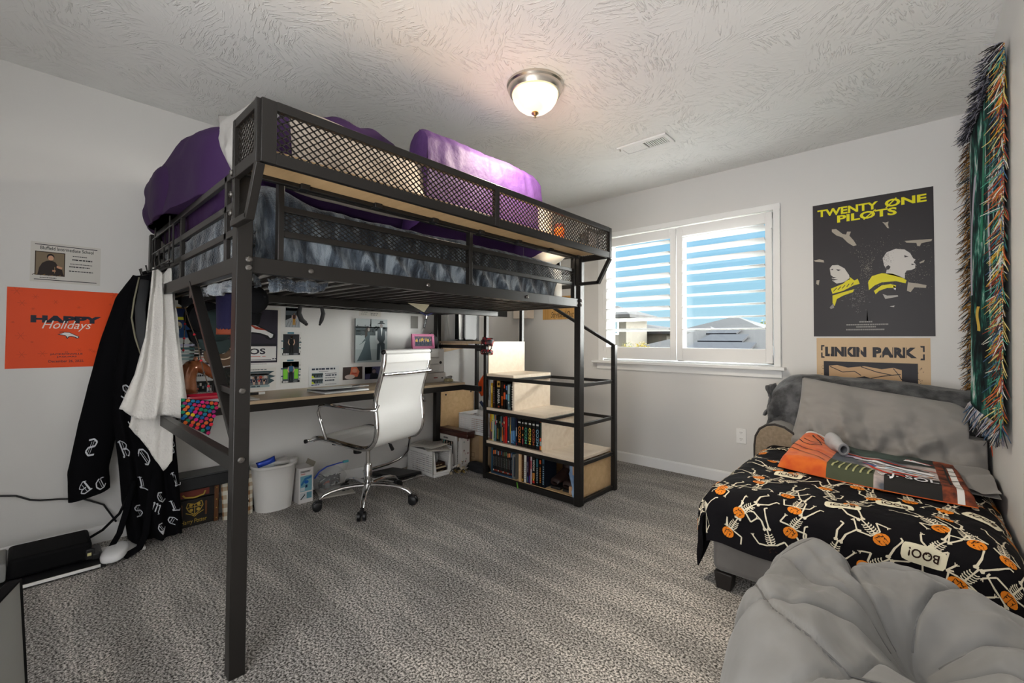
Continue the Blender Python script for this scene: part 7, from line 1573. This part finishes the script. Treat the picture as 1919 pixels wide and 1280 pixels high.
m = MB().tube([(x, -.562, z) for x, z in prof], .006, n=8); build(m, 'piping', M('dark_piping', (.035, .03, .028), .8), sf, smooth=180)
for x in (2.62, 3.42):
    for y in (-1.56, -.12): build(MB().add([(x-.038, y-.038, .075), (x+.038, y-.038, .075), (x+.038, y+.038, .075), (x-.038, y+.038, .075), (x-.03, y-.03, 0), (x+.03, y-.03, 0), (x+.03, y+.03, 0), (x-.03, y+.03, 0)], [(3, 2, 1, 0), (4, 5, 6, 7), (0, 1, 5, 4), (1, 2, 6, 5), (2, 3, 7, 6), (3, 0, 4, 7)]), 'leg', M('dark_wood_leg', (.012, .009, .008), .5), sf, bevel=.004)
# plush throw over the back
GPL = M('charcoal_plush', (.022, .023, .026), .9, sheen=.25, bump=(120, .5, .005, 3), var=(13, (.115, .118, .125), .38, .64, 5))
def thr(u, v):
    x = lerp(2.535, 3.50, u); P = [(-.045, .50), (-.05, .72), (-.085, .825), (-.16, .855), (-.24, .845), (-.315, .795), (-.345, .70), (-.36, .56), (-.40, .475)]
    k = v*(len(P)-1); i = min(int(k), len(P)-2); y, z = lerp(P[i][0], P[i+1][0], k-i), lerp(P[i][1], P[i+1][1], k-i)
    e = max(0, (2.66-x)/.12); drop = .10*e*e+.05*smooth01((x-3.2)/.3)
    z = max(z-drop*(z > .6)+.012*nz(x*5, v*4, 1)+.010*math.sin(x*9+v*3), .47); y += .010*nz(x*4, v*5, 6)-.02*math.sin(math.pi*v)*.6
    return Vector((max(x+.012*nz(v*4, x, 3), 2.515), min(y, -.02), z))
m = MB(); m.grid(thr, 70, 50); build(m, 'plush_throw', GPL, loc=(3.0, -.2, .5), smooth=180, solid=.014, label='dark grey plush throw draped over the back of the chaise sofa', cat='throw')
m = MB().grid(lambda u, v: Vector((2.525+.03*math.sin(v*3)-.02*v+.015*nz(u*4, v*4), lerp(-.10, -.34, u), lerp(.80, .60, v)+.01*nz(u*6, v*6, 3))), 14, 16); build(m, 'throw_end', GPL, bpy.data.objects['plush_throw'], smooth=180, solid=.012)
# big limp grey pillow leaning on the back
PIL = M('stone_grey_cotton', (.235, .222, .212), .75, sheen=.15, bump=(45, .15, .004, 3))
def drapefold(a, b):
    return .014*abs(math.sin(a*10+b*5+2*nz(a*3, b*3, 1)))**2*math.exp(-((a+.25)*1.6)**2)
m = MB(); M4 = frame((3.13, -.50, .620), (1, -.03, -.13), (0.10, .34, 1))
def pil(u, v, sg):
    a, b = 2*u-1, 2*v-1; k = (max(0, 1-abs(a)**3.6)**.5)*(max(0, 1-abs(b)**3.4)**.5)
    x, y = a*.425*(1-.04*(1-b*b)*abs(a)**6), b*.215*(1-.05*(1-a*a)*abs(b)**6)
    if a > .55: y -= .10*smooth01((a-.55)/.45)*(1 if b > 0 else .35)*abs(b)
    z = sg*.085*k*(1+.15*nz(a*1.5, b*1.5, 2))
    if sg > 0: z += k*(.030*math.exp(-((a*1.6+.35*b+.15)**2)*9)*(-1)+.034*abs(math.sin(math.atan2(b+1.15, a+.12)*7.5+.8*nz(a*2, b*2)))**3*math.exp(-((math.hypot(a+.12, b+1.15)-.75)/.75)**2)+.010*nz(a*6, b*6, 5)-.030*abs(math.sin(a*9+b*2))**8*math.exp(-(b+.5)**2*3))
    return M4 @ Vector((x, y, z))
for sg in (1, -1): m.grid(lambda u, v, sg=sg: pil(u, v, sg), 70, 44, flip=(sg < 0))
m.xf(lambda q: Vector((min(q.x, 3.512 if q.z < .62 else 3.45), q.y, max(q.z, .455))))
build(m, 'limp_pillow', PIL, loc=(3.09, -.5, .46), smooth=180, label='large limp stone grey pillow leaning on the sofa back behind the orange blanket', cat='pillow')
m = MB().grid(lambda u, v: Vector((lerp(3.20, 3.512, u), lerp(-.56, -.95, v)-.05*u, .465+.035*math.sin(math.pi*v)*math.sin(math.pi*u)+.016*abs(math.sin(u*9+v*5))+.02*(1-v))), 30, 24); m.grid(lambda u, v: Vector((lerp(3.20, 3.512, u), lerp(-.56, -.95, v)-.05*u, .458)), 6, 6, flip=True)
build(m, 'pillowcase_end', PIL, bpy.data.objects['limp_pillow'], smooth=180)

# ------------------------------------------------------------------ skeleton print blanket
HX0, HY0, HZ = 2.555, -1.615, .452
def hall(s, t):
    """s across from the left edge, t along from the back; cloth bends down past the edges"""
    dl = softp(HX0-s, .03); df = softp(HY0-t, .035); dr = softp(s-3.475, .03)
    x = s+dl-dr*.55; y = t+df
    hem = .235+.0*s
    z = HZ-dl-df*(.98 if dl < .02 else .45)-dr*.9
    dn = min(1, (dl+df)/.06)
    wv = .010*math.sin(s*17+3*nz(s*2, t*2, 2))*min(1, df/.08)+.007*math.sin(t*19+2*nz(s, t*2, 5))*min(1, dl/.06)
    y -= .008*dn*(df > .01)+wv*(df > .01)+.010*min(1, df/.1); x -= .012*min(1, dl/.05)+abs(wv)*(dl > .01)*1.4+.05*max(0, dl-.12)
    top = max(0, 1-dn)
    z += top*(.010*nz(s*3.5, t*3.5, 1)+.012*abs(math.sin((t*9.0+s*2.2+.6*nz(s*3, t*3, 7))*1.6))**2*smooth01((t+1.35)/.4)+.006*nz(s*9, t*9, 3))
    z = max(z, .02)
    return Vector((min(x, 3.512), y, z))
def hn(s, t, e=.004):
    a = hall(s+e, t)-hall(s-e, t); b = hall(s, t+e)-hall(s, t-e); n = a.cross(b); return n.normalized() if n.length > 0 else Z3
HT0, HT1 = -1.84, -.57
def hleft(t): return HX0-.10-.10*smooth01((-1.2-t)/.35)+.03*smooth01((t+.9)/.3)
hb = MB(); NU, NV = 110, 130
def hg(u, v):
    t = lerp(HT0, HT1, v); l = hleft(t); s = lerp(l, 3.60, u)
    if t < HY0: t = HY0-(HY0-t)*(1.0+.10*math.sin(s*5))
    return hall(s, t)
hb.grid(hg, NU, NV)
hm = [M('black_velvet_print', (.005, .0045, .006), .8, spec=.15, bump=(60, .3, .004, 3)), flat('#DCD3BC', .7), flat('#E2811C', .7), flat('#2A1408', .7), flat('#E6DFC4', .7)]
def onh(s, t, d=.0022):
    return hall(s, t)+hn(s, t)*d
def inside(s, t): return HT0+.01 < t < HT1-.01 and hleft(t)+.01 < s < 3.57
def skeleton(cx, cy, ang, sc, q, mir=1):
    c, sn = math.cos(ang), math.sin(ang)
    T0 = lambda a, b: (cx+(a*mir*c-b*sn)*sc, cy+(a*mir*sn+b*c)*sc)
    def tri(pts, mi, d=.0022):
        P2 = [T0(*p) for p in pts]
        if not all(inside(*p) for p in P2): return
        ar = sum(P2[i][0]*P2[(i+1) % len(P2)][1]-P2[(i+1) % len(P2)][0]*P2[i][1] for i in range(len(P2)))
        if ar < 0: P2 = P2[::-1]
        hb.add([onh(*p, d) for p in P2], [tuple(range(len(P2)))], mi)
    def bone(a, b, w=.045):
        l = math.hypot(b[0]-a[0], b[1]-a[1]) or 1; ux, uy = (b[0]-a[0])/l, (b[1]-a[1])/l; px, py = -uy*w/2, ux*w/2; n = max(1, int(l*sc/.018))
        for i in range(n):
            f0, f1 = i/n, (i+1)/n; w0 = 1.0 if i in (0,) else .75; w1 = 1.0 if i == n-1 else .75; p, r = (lerp(a[0], b[0], f0), lerp(a[1], b[1], f0)), (lerp(a[0], b[0], f1), lerp(a[1], b[1], f1))
            tri([(p[0]+px*w0, p[1]+py*w0), (p[0]-px*w0, p[1]-py*w0), (r[0]-px*w1, r[1]-py*w1), (r[0]+px*w1, r[1]+py*w1)], 1)
    j = lambda v=.10: q.uniform(-v, v)
    bone((0, -.02), (0, .52), .05)                                  # spine
    for k in range(5):
        y = .20+.075*k; w = .15-.016*abs(k-2.4)
        for sg in (-1, 1):
            pts = [(sg*.02, y), (sg*w*.75, y-.01), (sg*w, y-.055)]
            for a, b in zip(pts, pts[1:]): bone(a, b, .030)
    for sg in (-1, 1): tri([(0, 0), (sg*.09, .05), (sg*.13, 0), (sg*.10, -.08), (sg*.03, -.07)], 1)
    for sg in (-1, 1):
        sh = (sg*.14, .53); el = (sg*(.34+j()), .42+j(.22)); ha = (el[0]+sg*j(.2), el[1]+q.choice([-1, 1])*(.24+j(.05))); bone((0, .53), sh, .03); bone(sh, el, .05); bone(el, ha, .045)
        for k in (-1, 0, 1): bone(ha, (ha[0]+.05*k, ha[1]+.08*(1 if ha[1] > el[1] else -1)), .022)
        kn = (sg*(.16+j(.10)), -.36+j(.06)); ft = (kn[0]+sg*(.06+j(.14)), kn[1]-.32); bone((sg*.07, -.05), kn, .055); bone(kn, ft, .05); bone(ft, (ft[0]+sg*.10, ft[1]-.02), .045)
    def fan(x, y, rx, ry, mi, d, n=14):
        rings = [0, .5, 1]; 
        if not all(inside(*T0(x+rx*math.cos(t), y+ry*math.sin(t))) for t in (0, 1.57, 3.14, 4.71)): return
        for i in range(n):
            t0, t1 = 2*math.pi*i/n, 2*math.pi*(i+1)/n
            for a, b in ((.001, .55), (.55, 1)): tri([(x+rx*a*math.cos(t0), y+ry*a*math.sin(t0)), (x+rx*b*math.cos(t0), y+ry*b*math.sin(t0)), (x+rx*b*math.cos(t1), y+ry*b*math.sin(t1)), (x+rx*a*math.cos(t1), y+ry*a*math.sin(t1))], mi, d)
    hx, hy = j(.05), .72
    if q.random() < .80:
        fan(hx, hy, .215, .185, 2, .0026)
        for k in (-1, 1): tri([(hx+k*.05, hy+.02), (hx+k*.12, hy+.06), (hx+k*.09, hy-.01)], 3, .0036)
        for a in ((-.11, -.03), (-.05, -.075), (.02, -.06)): tri([(hx+a[0], hy+a[1]), (hx+a[0]+.07, hy+a[1]-.025), (hx+a[0]+.08, hy+a[1]-.055), (hx+a[0]+.01, hy+a[1]-.04)], 3, .0036)
        for k in (-.09, 0, .09): bone2 = None; tri([(hx+k-.006, hy+.13), (hx+k+.006, hy+.13), (hx+k*1.3+.006, hy-.12), (hx+k*1.3-.006, hy-.12)], 3, .0031)
        tri([(hx-.02, hy+.145), (hx+.02, hy+.145), (hx+.035, hy+.19), (hx, hy+.19)], 3, .0032)
    else:
        fan(hx, hy, .095, .105, 1, .0026)
        for k in (-1, 1): fan(hx+k*.038, hy+.01, .024, .026, 3, .0036, 8)
        tri([(hx-.05, hy-.06), (hx+.05, hy-.06), (hx+.04, hy-.08), (hx-.04, hy-.08)], 3, .0036)
def bubble(cx, cy, ang, w=.115, h=.072):
    c, sn = math.cos(ang), math.sin(ang); T0 = lambda a, b: (cx+a*c-b*sn, cy+a*sn+b*c)
    if not inside(cx, cy): return
    nu, nv = 8, 5
    hb.grid(lambda u, v: onh(*T0((u-.5)*w*(1-.10*abs(2*v-1)**4), (v-.5)*h*(1-.16*abs(2*u-1)**4)), .0026), nu, nv, 4); a, b, d = T0(-.2*w, -.48*h), T0(-.02*w, -.48*h), T0(-.16*w, -.85*h); hb.add([onh(*a, .0026), onh(*d, .0026), onh(*b, .0026)], [(0, 1, 2)], 4)
    vs, fs, _ = text2d('BOO!', .02); hb.add([onh(*T0((x-.5)*w*.68, (y-.5)*h*.46), .0040) for x, y in vs], fs, 3)
q = random.Random(31); taken = []
for (bx, by, ba) in ((3.27, -1.69, 3.0), (3.04, -1.52, 3.2), (3.19, -1.36, 3.2), (3.44, -1.30, 2.7), (2.80, -1.20, 3.1)): bubble(bx, by, ba); taken.append((bx, by, .09))
tries = 0
while tries < 4000 and len(taken) < 80:
    tries += 1; x, y = q.uniform(2.44, 3.56), q.uniform(-1.80, -.62)
    if not inside(x, y) or any(math.hypot(x-a, y-b) < .098+.4*(r-.11 if r < .11 else 0) for a, b, r in taken): continue
    taken.append((x, y, .12)); skeleton(x, y, math.pi+q.uniform(-1.0, 1.0), .118, q, q.choice([-1, 1]))
build(hb, 'skeleton_blanket', hm, loc=(3.0, -1.2, .45), smooth=180, label='black blanket printed with skeletons and orange pumpkins spread over the chaise seat', cat='blanket', weld=False)
# corner tail of the blanket hanging at the left foot
m = MB()
def tail(u, v):
    t = lerp(-1.20, -1.66, u); a = hg(0, (t-HT0)/(HT1-HT0)); b = Vector((2.500, -1.56, .055)); p = a.lerp(b, v**1.1); n_ = Vector((-.9, -.4, 0)); return p+n_*(.016*math.sin(u*9+1)*math.sin(math.pi*v)-.004)
m.grid(tail, 20, 20); build(m, 'hanging_corner', hm[0], bpy.data.objects['skeleton_blanket'], smooth=180, solid=.006)
# ------------------------------------------------------------------ folded orange blanket
ob_ = MB(); OA, OB, OC, OD = Vector((2.735, -1.10, .478)), Vector((3.43, -1.22, .478)), Vector((3.40, -.74, .490)), Vector((2.775, -.60, .50))
def orS(u, v, d=0):
    p = OA.lerp(OB, u).lerp(OD.lerp(OC, u), v); ed = min(1, min(u, 1-u)/.03)**.5*min(1, min(v, 1-v)/.06)**.5
    lift = .05*math.exp(-((u-.06)/.10)**2)*v+.018*math.exp(-((u-.2)/.12)**2)
    p.y -= .06*math.sin(math.pi*u)*(1-v)*.6
    p.z += .034*ed+lift*ed+.006*nz(u*6, v*5, 2)*ed+.008*abs(math.sin(u*16+v*3))*ed*.5-.012*(1-ed)+d; return p
def om(u, v):
    if u < .30: return 0 if v < .86 else 1
    if u > .86: return (1 if .915 < u < .955 and v < .75 else 2) if u > .89 else 2
    if v > .62: return 3
    if u < .55 and v < .28: return 4
    return 5 if v > .22 or u < .6 else 6
om_m = [M('orange_fleece', (.62, .13, .012), .85, sheen=.15, var=(14, (.50, .07, .008), .4, .65), bump=(60, .3, .004, 2)), M('white_fleece', (.66, .64, .62), .85, bump=(60, .3, .004, 2)), M('rust_fleece', (.22, .045, .015), .85, var=(30, (.08, .02, .01), .42, .6), bump=(50, .3, .004, 2)), M('black_fleece_print', (.022, .024, .024), .85, var=(6, (.06, .09, .08), .45, .7)), M('olive_stripe', (.055, .065, .035), .85), M('picture_print', (.08, .09, .11), .85, var=(7, (.45, .38, .36), .46, .60, 4)), M('black_print', (.012, .011, .011), .85)]
ob_.grid(orS, 100, 46, mf=om); o_ = Vector((0, 0, 0))
ob_.grid(lambda u, v: Vector((orS(u, v).x, orS(u, v).y, .462)), 20, 10, flip=True)
for cu in (lambda k: (k, 0), lambda k: (1, k), lambda k: (1-k, 1), lambda k: (0, 1-k)):
    ob_.grid(lambda u, v, cu=cu: orS(*cu(u)) if v > .5 else Vector((orS(*cu(u)).x, orS(*cu(u)).y, .462)), 60, 1, 0, flip=True)
TO = lambda d: (lambda a, b: orS(a, b, d))
def ost(pts, w, mi, d=.003):
    for (a, b), (c_, e) in zip(pts, pts[1:]):
        n = 6
        strip(ob_, TO(d), [(lerp(a, c_, i/n), lerp(b, e, i/n)) for i in range(n+1)], w, mi)
for pts in ([(.03, .62), (.08, .50), (.14, .48), (.20, .58), (.16, .72), (.10, .78)], [(.06, .66), (.12, .58), (.18, .64)], [(.02, .42), (.10, .36), (.20, .34), (.30, .25)], [(.03, .28), (.14, .22), (.28, .10)], [(.10, .80), (.16, .70), (.24, .66), (.29, .58)], [(.13, .84), (.20, .76), (.27, .72)]): ost(pts, .009, 6)
for k in range(6): ost([(.33+.038*k, .04), (.345+.038*k, .26)], .012, 1) if False else ost([(.33+.038*k, .05), (.345+.038*k, .25)], .010, 7)
om_m.append(flat('#A8A878', .85)); om_m += [flat('#C03A2A', .8), flat('#A8C0D0', .8), flat('#E0E0E4', .8), flat('#D8842A', .8), flat('#5A6AA0', .8), flat('#C8B8D0', .8)]
for pts, mi, w in (([(.34, .60), (.50, .56), (.70, .50), (.86, .48)], 8, .022), ([(.48, .40), (.60, .22), (.70, .12)], 8, .02), ([(.42, .46), (.52, .50), (.60, .44), (.70, .40), (.84, .36)], 10, .035), ([(.55, .34), (.66, .30), (.78, .24), (.85, .30)], 10, .03), ([(.60, .36), (.72, .34), (.82, .30)], 9, .03), ([(.64, .26), (.76, .20)], 8, .03), ([(.74, .30), (.83, .26)], 11, .02), ([(.36, .50), (.46, .52)], 13, .06), ([(.48, .38), (.56, .36)], 12, .03), ([(.70, .74), (.84, .70)], 10, .05), ([(.71, .76), (.85, .71)], 8, .02), ([(.31, .90), (.31, .70)], 0, .03), ([(.50, .44), (.56, .48), (.62, .42), (.56, .38), (.50, .44)], 10, .008), ([(.64, .46), (.74, .44), (.82, .42)], 6, .02)): ost(pts, w, mi, .0035)
for k in range(5):
    ob_.grid(lambda u, v, k=k: orS(.60+.05*k+.03*u, .06+.10*v+.0, .004), 2, 2, 10) if False else None
put_text(ob_, 'V.J. SOL', lambda a, b: orS(.56+.29*a, .045+.13*b, .005), 0, 0, 1, 1, 10, .01)
for k in range(7): ost([(.87, .08+.13*k), (.985, .06+.13*k)], .012, 6, .003)
ost([(.905, .02), (.905, .98)], .010, 6, .0035)
build(ob_, 'orange_blanket', om_m, loc=(3.08, -.95, .46), smooth=60, label='folded orange and black picture blanket lying on the skeleton blanket', cat='blanket', weld=False)
sc_ = thing('sock', 'small grey rolled sock lying on the orange blanket', 'sock', (2.96, -.86, .52)); m = MB(); p0, p1 = Vector((2.925, -.80, .575)), Vector((2.99, -.93, .560))
M4 = frame(p0.lerp(p1, .5), p1-p0, (0, 0, 1)); m.grid(lambda u, v: M4 @ Vector(((v-.5)*.15, (.042-.012*v+.006*math.sin(v*6))*math.cos(2*math.pi*u), (.032-.008*v)*math.sin(2*math.pi*u)+.004*nz(u*4, v*5))), 28, 14, cu=True); m.poly([M4 @ Vector((-.075, .042*math.cos(t), .032*math.sin(t))) for t in [2*math.pi*i/20 for i in range(20)]])
build(m, 'sock', M('heather_grey_knit', (.36, .36, .37), .9, bump=(150, .4, .002, 2)), sc_, smooth=180); build(MB().grid(lambda u, v: M4 @ Vector((.0755+.0, (.031-.012*v)*math.cos(2*math.pi*u), (.025-.010*v)*math.sin(2*math.pi*u))), 24, 2, cu=True), 'cuff', M('heather_grey_cuff', (.22, .22, .23), .9), sc_, smooth=180, solid=.004)

# ------------------------------------------------------------------ fringed tapestry on the right wall
tp = thing('tapestry', 'dark woven tapestry throw with long multicoloured fringe hanging on the right wall', 'tapestry', (3.51, -.65, .75))
TPC = bpy.data.materials.new('woven_picture'); TPC.use_nodes = True; t = TPC.node_tree; b = t.nodes['Principled BSDF']; b.inputs['Roughness'].default_value = .95; b.inputs['Specular IOR Level'].default_value = .1
tcn = N(t, 'ShaderNodeTexCoord'); mp = N(t, 'ShaderNodeMapping'); mp.inputs['Scale'].default_value = (1, 5, 2.6); t.links.new(tcn.outputs['Object'], mp.inputs[0]); n1 = N(t, 'ShaderNodeTexNoise'); n1.inputs['Scale'].default_value = 1.6; n1.inputs['Detail'].default_value = 6; n1.inputs['Roughness'].default_value = .65; t.links.new(mp.outputs[0], n1.inputs['Vector'])
rp = ramp(t, [(.40, (.006, .007, .010)), (.50, (.012, .035, .035)), (.54, (.02, .12, .09)), (.58, (.10, .30, .24)), (.63, (.62, .66, .66)), (.70, (.10, .16, .22))]); t.links.new(n1.outputs['Fac'], rp.inputs[0]); t.links.new(rp.outputs[0], b.inputs['Base Color'])
def tap(u, v):
    y = lerp(-1.235, -.135, u); z = lerp(2.225, .775, v); off = .008+.050*math.sin(math.pi*u)**2*v*.3+.030*smooth01(u*1.1)*(.4+.6*v)+.012*math.sin(u*9+v*2)*(.3+.7*v)
    y += .10*v*(1-u)-.0*u; return Vector((3.53-.006-off, y, z-.02*math.sin(u*6)*v))
m = MB(); m.grid(tap, 40, 60, flip=True); build(m, 'weave', TPC, tp, smooth=180, solid=.004)
m = MB(); T_ = lambda a, b: tap(a, b)+Vector((-.006, 0, 0)); rect(m, T_, .80, .66, .10, .10, 0); rect(m, T_, .82, .685, .06, .045, 1); m.grid(lambda u, v: T_(.66+.06*u+.08*math.sin(v*3), .20+.42*v), 3, 20, 2); m.grid(lambda u, v: T_(.82+.04*u+.03*math.sin(v*6), .30+.30*v), 3, 20, 2); m.grid(lambda u, v: T_(.45+.05*u+.05*v, .10+.35*v), 3, 20, 3)
for uu, v0, v1, mi in ((.90, .10, .30, 2), (.93, .30, .46, 3), (.30, .30, .62, 2), (.20, .52, .58, 0), (.52, .66, .74, 0)): m.grid(lambda u, v: T_(uu+.05*u+.02*math.sin(v*5), lerp(v0, v1, v)), 2, 12, mi)
build(m, 'woven_motif', [flat('#C8A84A', .9), flat('#2A2416', .9), flat('#B4B0C0', .9), flat('#2A7A5E', .9)], tp, smooth=0, weld=False)
def fringe(name, base, dirs, n, ln, cols, seed, curl=.018, nn=2):
    q = random.Random(seed); m = MB()
    for i in range(n):
        f = (i+q.random())/n; p = base(f); d = Vector(dirs(f))+Vector((q.uniform(-.35, .35), q.uniform(-.35, .35), q.uniform(-.45, .35))); d.normalize(); L_ = ln*q.uniform(.65, 1.15); pts = [p]; k = Vector((q.uniform(-1, 1), q.uniform(-1, 1), q.uniform(-1, .3)))*curl
        for s in (.35, .7, 1.0): pts.append(p+d*L_*s+k*s*s+Vector((0, 0, -.022*s*s)))
        for w in pts: w.x = min(w.x, 3.524); w.y = min(w.y, -.012)
        m.tube(pts, [.0022, .0020, .0017, .0010], q.randrange(len(cols)), n=4)
    return build(m, name, cols, tp, smooth=180, weld=False, kind='stuff')
YAR = [flat(c, .9) for c in ('#B8912E', '#C8B878', '#8A3A2A', '#3A5A7A', '#C8C4BC', '#2A2A2E', '#4A8A7A', '#B8603A')]; YD = [flat(c, .9) for c in ('#1C1C22', '#3A3A44', '#8A8A98', '#A8A4B0', '#0E0E12', '#5A5A68')]; YB = [flat(c, .9) for c in ('#7A5220', '#A87A34', '#23201C', '#8A8474', '#5A3A1A', '#2A3A4A')]
fringe('far_fringe', lambda f: tap(1, f), lambda f: (-.75, .25, -.25), 460, .048, YB, 1, .022)
fringe('top_fringe', lambda f: tap(f, 0), lambda f: (-.75, .0, .35), 420, .05, YD, 2, .024)
fringe('near_fringe', lambda f: tap(0, f), lambda f: (-.45, .55, -.45), 700, .038, YAR, 3, .03)
fringe('bottom_fringe', lambda f: tap(f, 1), lambda f: (-.30, .1, -.9), 330, .06, YD[2:4]+YAR[3:6], 4)
m = MB().tube([tap(.30, 1), tap(.30, 1)+Vector((-.01, .02, -.08)), tap(.3, 1)+Vector((-.005, .03, -.16))], .0018, n=5); build(m, 'loose_thread', flat('#B84A2A', .9), tp, smooth=180)

# ------------------------------------------------------------------ grey quilted bean bag in the foreground
BAGM = M('dove_grey_velour', (.165, .162, .156), .75, spec=.2, sheen=.15, bump=(14, .10, .006, 3), var=(5, (.215, .212, .206), .35, .65, 4)); SEAM = M('grey_seam', (.12, .118, .115), .8)
bg_ = thing('bean_bag', 'large grey quilted bean bag slumped in front of the chaise sofa', 'bean bag', (3.2, -2.45, 0))
BC = Vector((3.25, -2.36)); ANG = [R(a) for a in (256, 221, 186, 157, 122, 74, 22, -30, -72)]
def bagR(a):
    cx, cy, rx, ry = 3.28, -2.50, .365, .47
    dx, dy = math.cos(a), math.sin(a); ox, oy = BC.x-cx, BC.y-cy; r = .2
    for _ in range(24):
        X, Y = (ox+dx*r)/rx, (oy+dy*r)/ry; f = (abs(X)**2.3+abs(Y)**2.3)**(1/2.3); r *= 1+(1-f)*.5
    return r
def seams(a):
    d = sorted(abs((a-s+math.pi) % (2*math.pi)-math.pi) for s in ANG); return d[0], d[0]+d[1]
BP = [(0.0, .375), (.06, .385), (.16, .430), (.30, .485), (.46, .505), (.62, .518), (.78, .508), (.89, .462), (.965, .37), (1.0, .22), (.985, .09), (.93, .0)]
def bagA(a, v): return a-.55*(1-v)**1.3+.30*math.sin(v*3.0)*math.sin(a+.6)+.22*nz(math.cos(a)*1.6*(.3+v), math.sin(a)*1.6*(.3+v), 2.0)
def bagS(u, v):
    a = 2*math.pi*u; aw = bagA(a, v)
    r, z = crom(BP, min(v, .9999)); Rr = bagR(a); w = r*Rr
    d0, wid = seams(aw); f = d0/max(wid, .05)*2                       # 0 at a seam, 1 mid panel
    puff = math.sqrt(max(0, 1-(1-min(1, f))**2.2)); gro = math.exp(-((d0*max(w, .02))/.006)**2)
    k = int(math.floor(aw*3/math.pi)) ; ring = math.exp(-((w-.27-.05*math.sin(aw*2.0+1.0))/.007)**2)
    ins = smooth01(v*3.2); wide = min(1, wid*max(w, .02)/.16)
    z *= .95+.12*math.sin(a-R(82))*smooth01(v*1.3)
    am = lerp(.020, .042, smooth01(.5+.6*math.cos(a-R(50))))+.05*math.exp(-((aw-R(124))/.22)**2)
    dz = (am*(puff-.55)*wide-.010*gro-.009*ring+.030*nz(math.cos(a)*2.0*r+4, math.sin(a)*2.0*r, 2)+.008*nz(math.cos(a)*5*r+1, math.sin(a)*5*r, 6))*ins
    dz += .0035*math.sin(w*95+3*math.sin(aw*5))*math.exp(-((w-.27)/.05)**2)*(1-min(1, f))*ins
    out = smooth01((v-.45)/.35)
    rr = w+dz*out*.9; zz = max(0, z+dz*(1-out*.75)*(1 if v < .93 else 0))
    return Vector((min(BC.x+math.cos(a)*rr, 3.515), BC.y+math.sin(a)*rr, zz+.001))
m = MB().grid(bagS, 300, 130, cu=True); build(m, 'cover', BAGM, bg_, smooth=180)
def seam_line(s, v0, v1, n=34):
    pts = []; a = s
    for i in range(n+1):
        v = lerp(v0, v1, i/n)
        for _ in range(12): a -= .6*((bagA(a, v)-s+math.pi) % (2*math.pi)-math.pi)
        pts.append(bagS((a/(2*math.pi)) % 1.0, v)+Vector((0, 0, .0005)))
    return pts
for s_ in ANG: build(MB().tube(seam_line(s_, .16, .90), .0024, n=6), 'seam', SEAM, bg_, smooth=180)
ring_ = []
for i in range(90):
    a = 2*math.pi*i/90; aw = bagA(a, .55); w = .27+.05*math.sin(aw*2.0+1.0); lo, hi = .05, .98
    for _ in range(20):
        md = (lo+hi)/2
        if crom(BP, md)[0]*bagR(a) < w: lo = md
        else: hi = md
    ring_.append(bagS(i/90, lo)+Vector((0, 0, .0005)))
for k in (0, 1, 2, 5, 6): 
    i0, i1 = sorted((int(ANG[k]/(2*math.pi)*90) % 90, int(ANG[(k+1) % len(ANG)]/(2*math.pi)*90) % 90))
    if i1-i0 > 2: build(MB().tube(ring_[i0:i1+1], .0022, n=6), 'seam', SEAM, bg_, smooth=180)
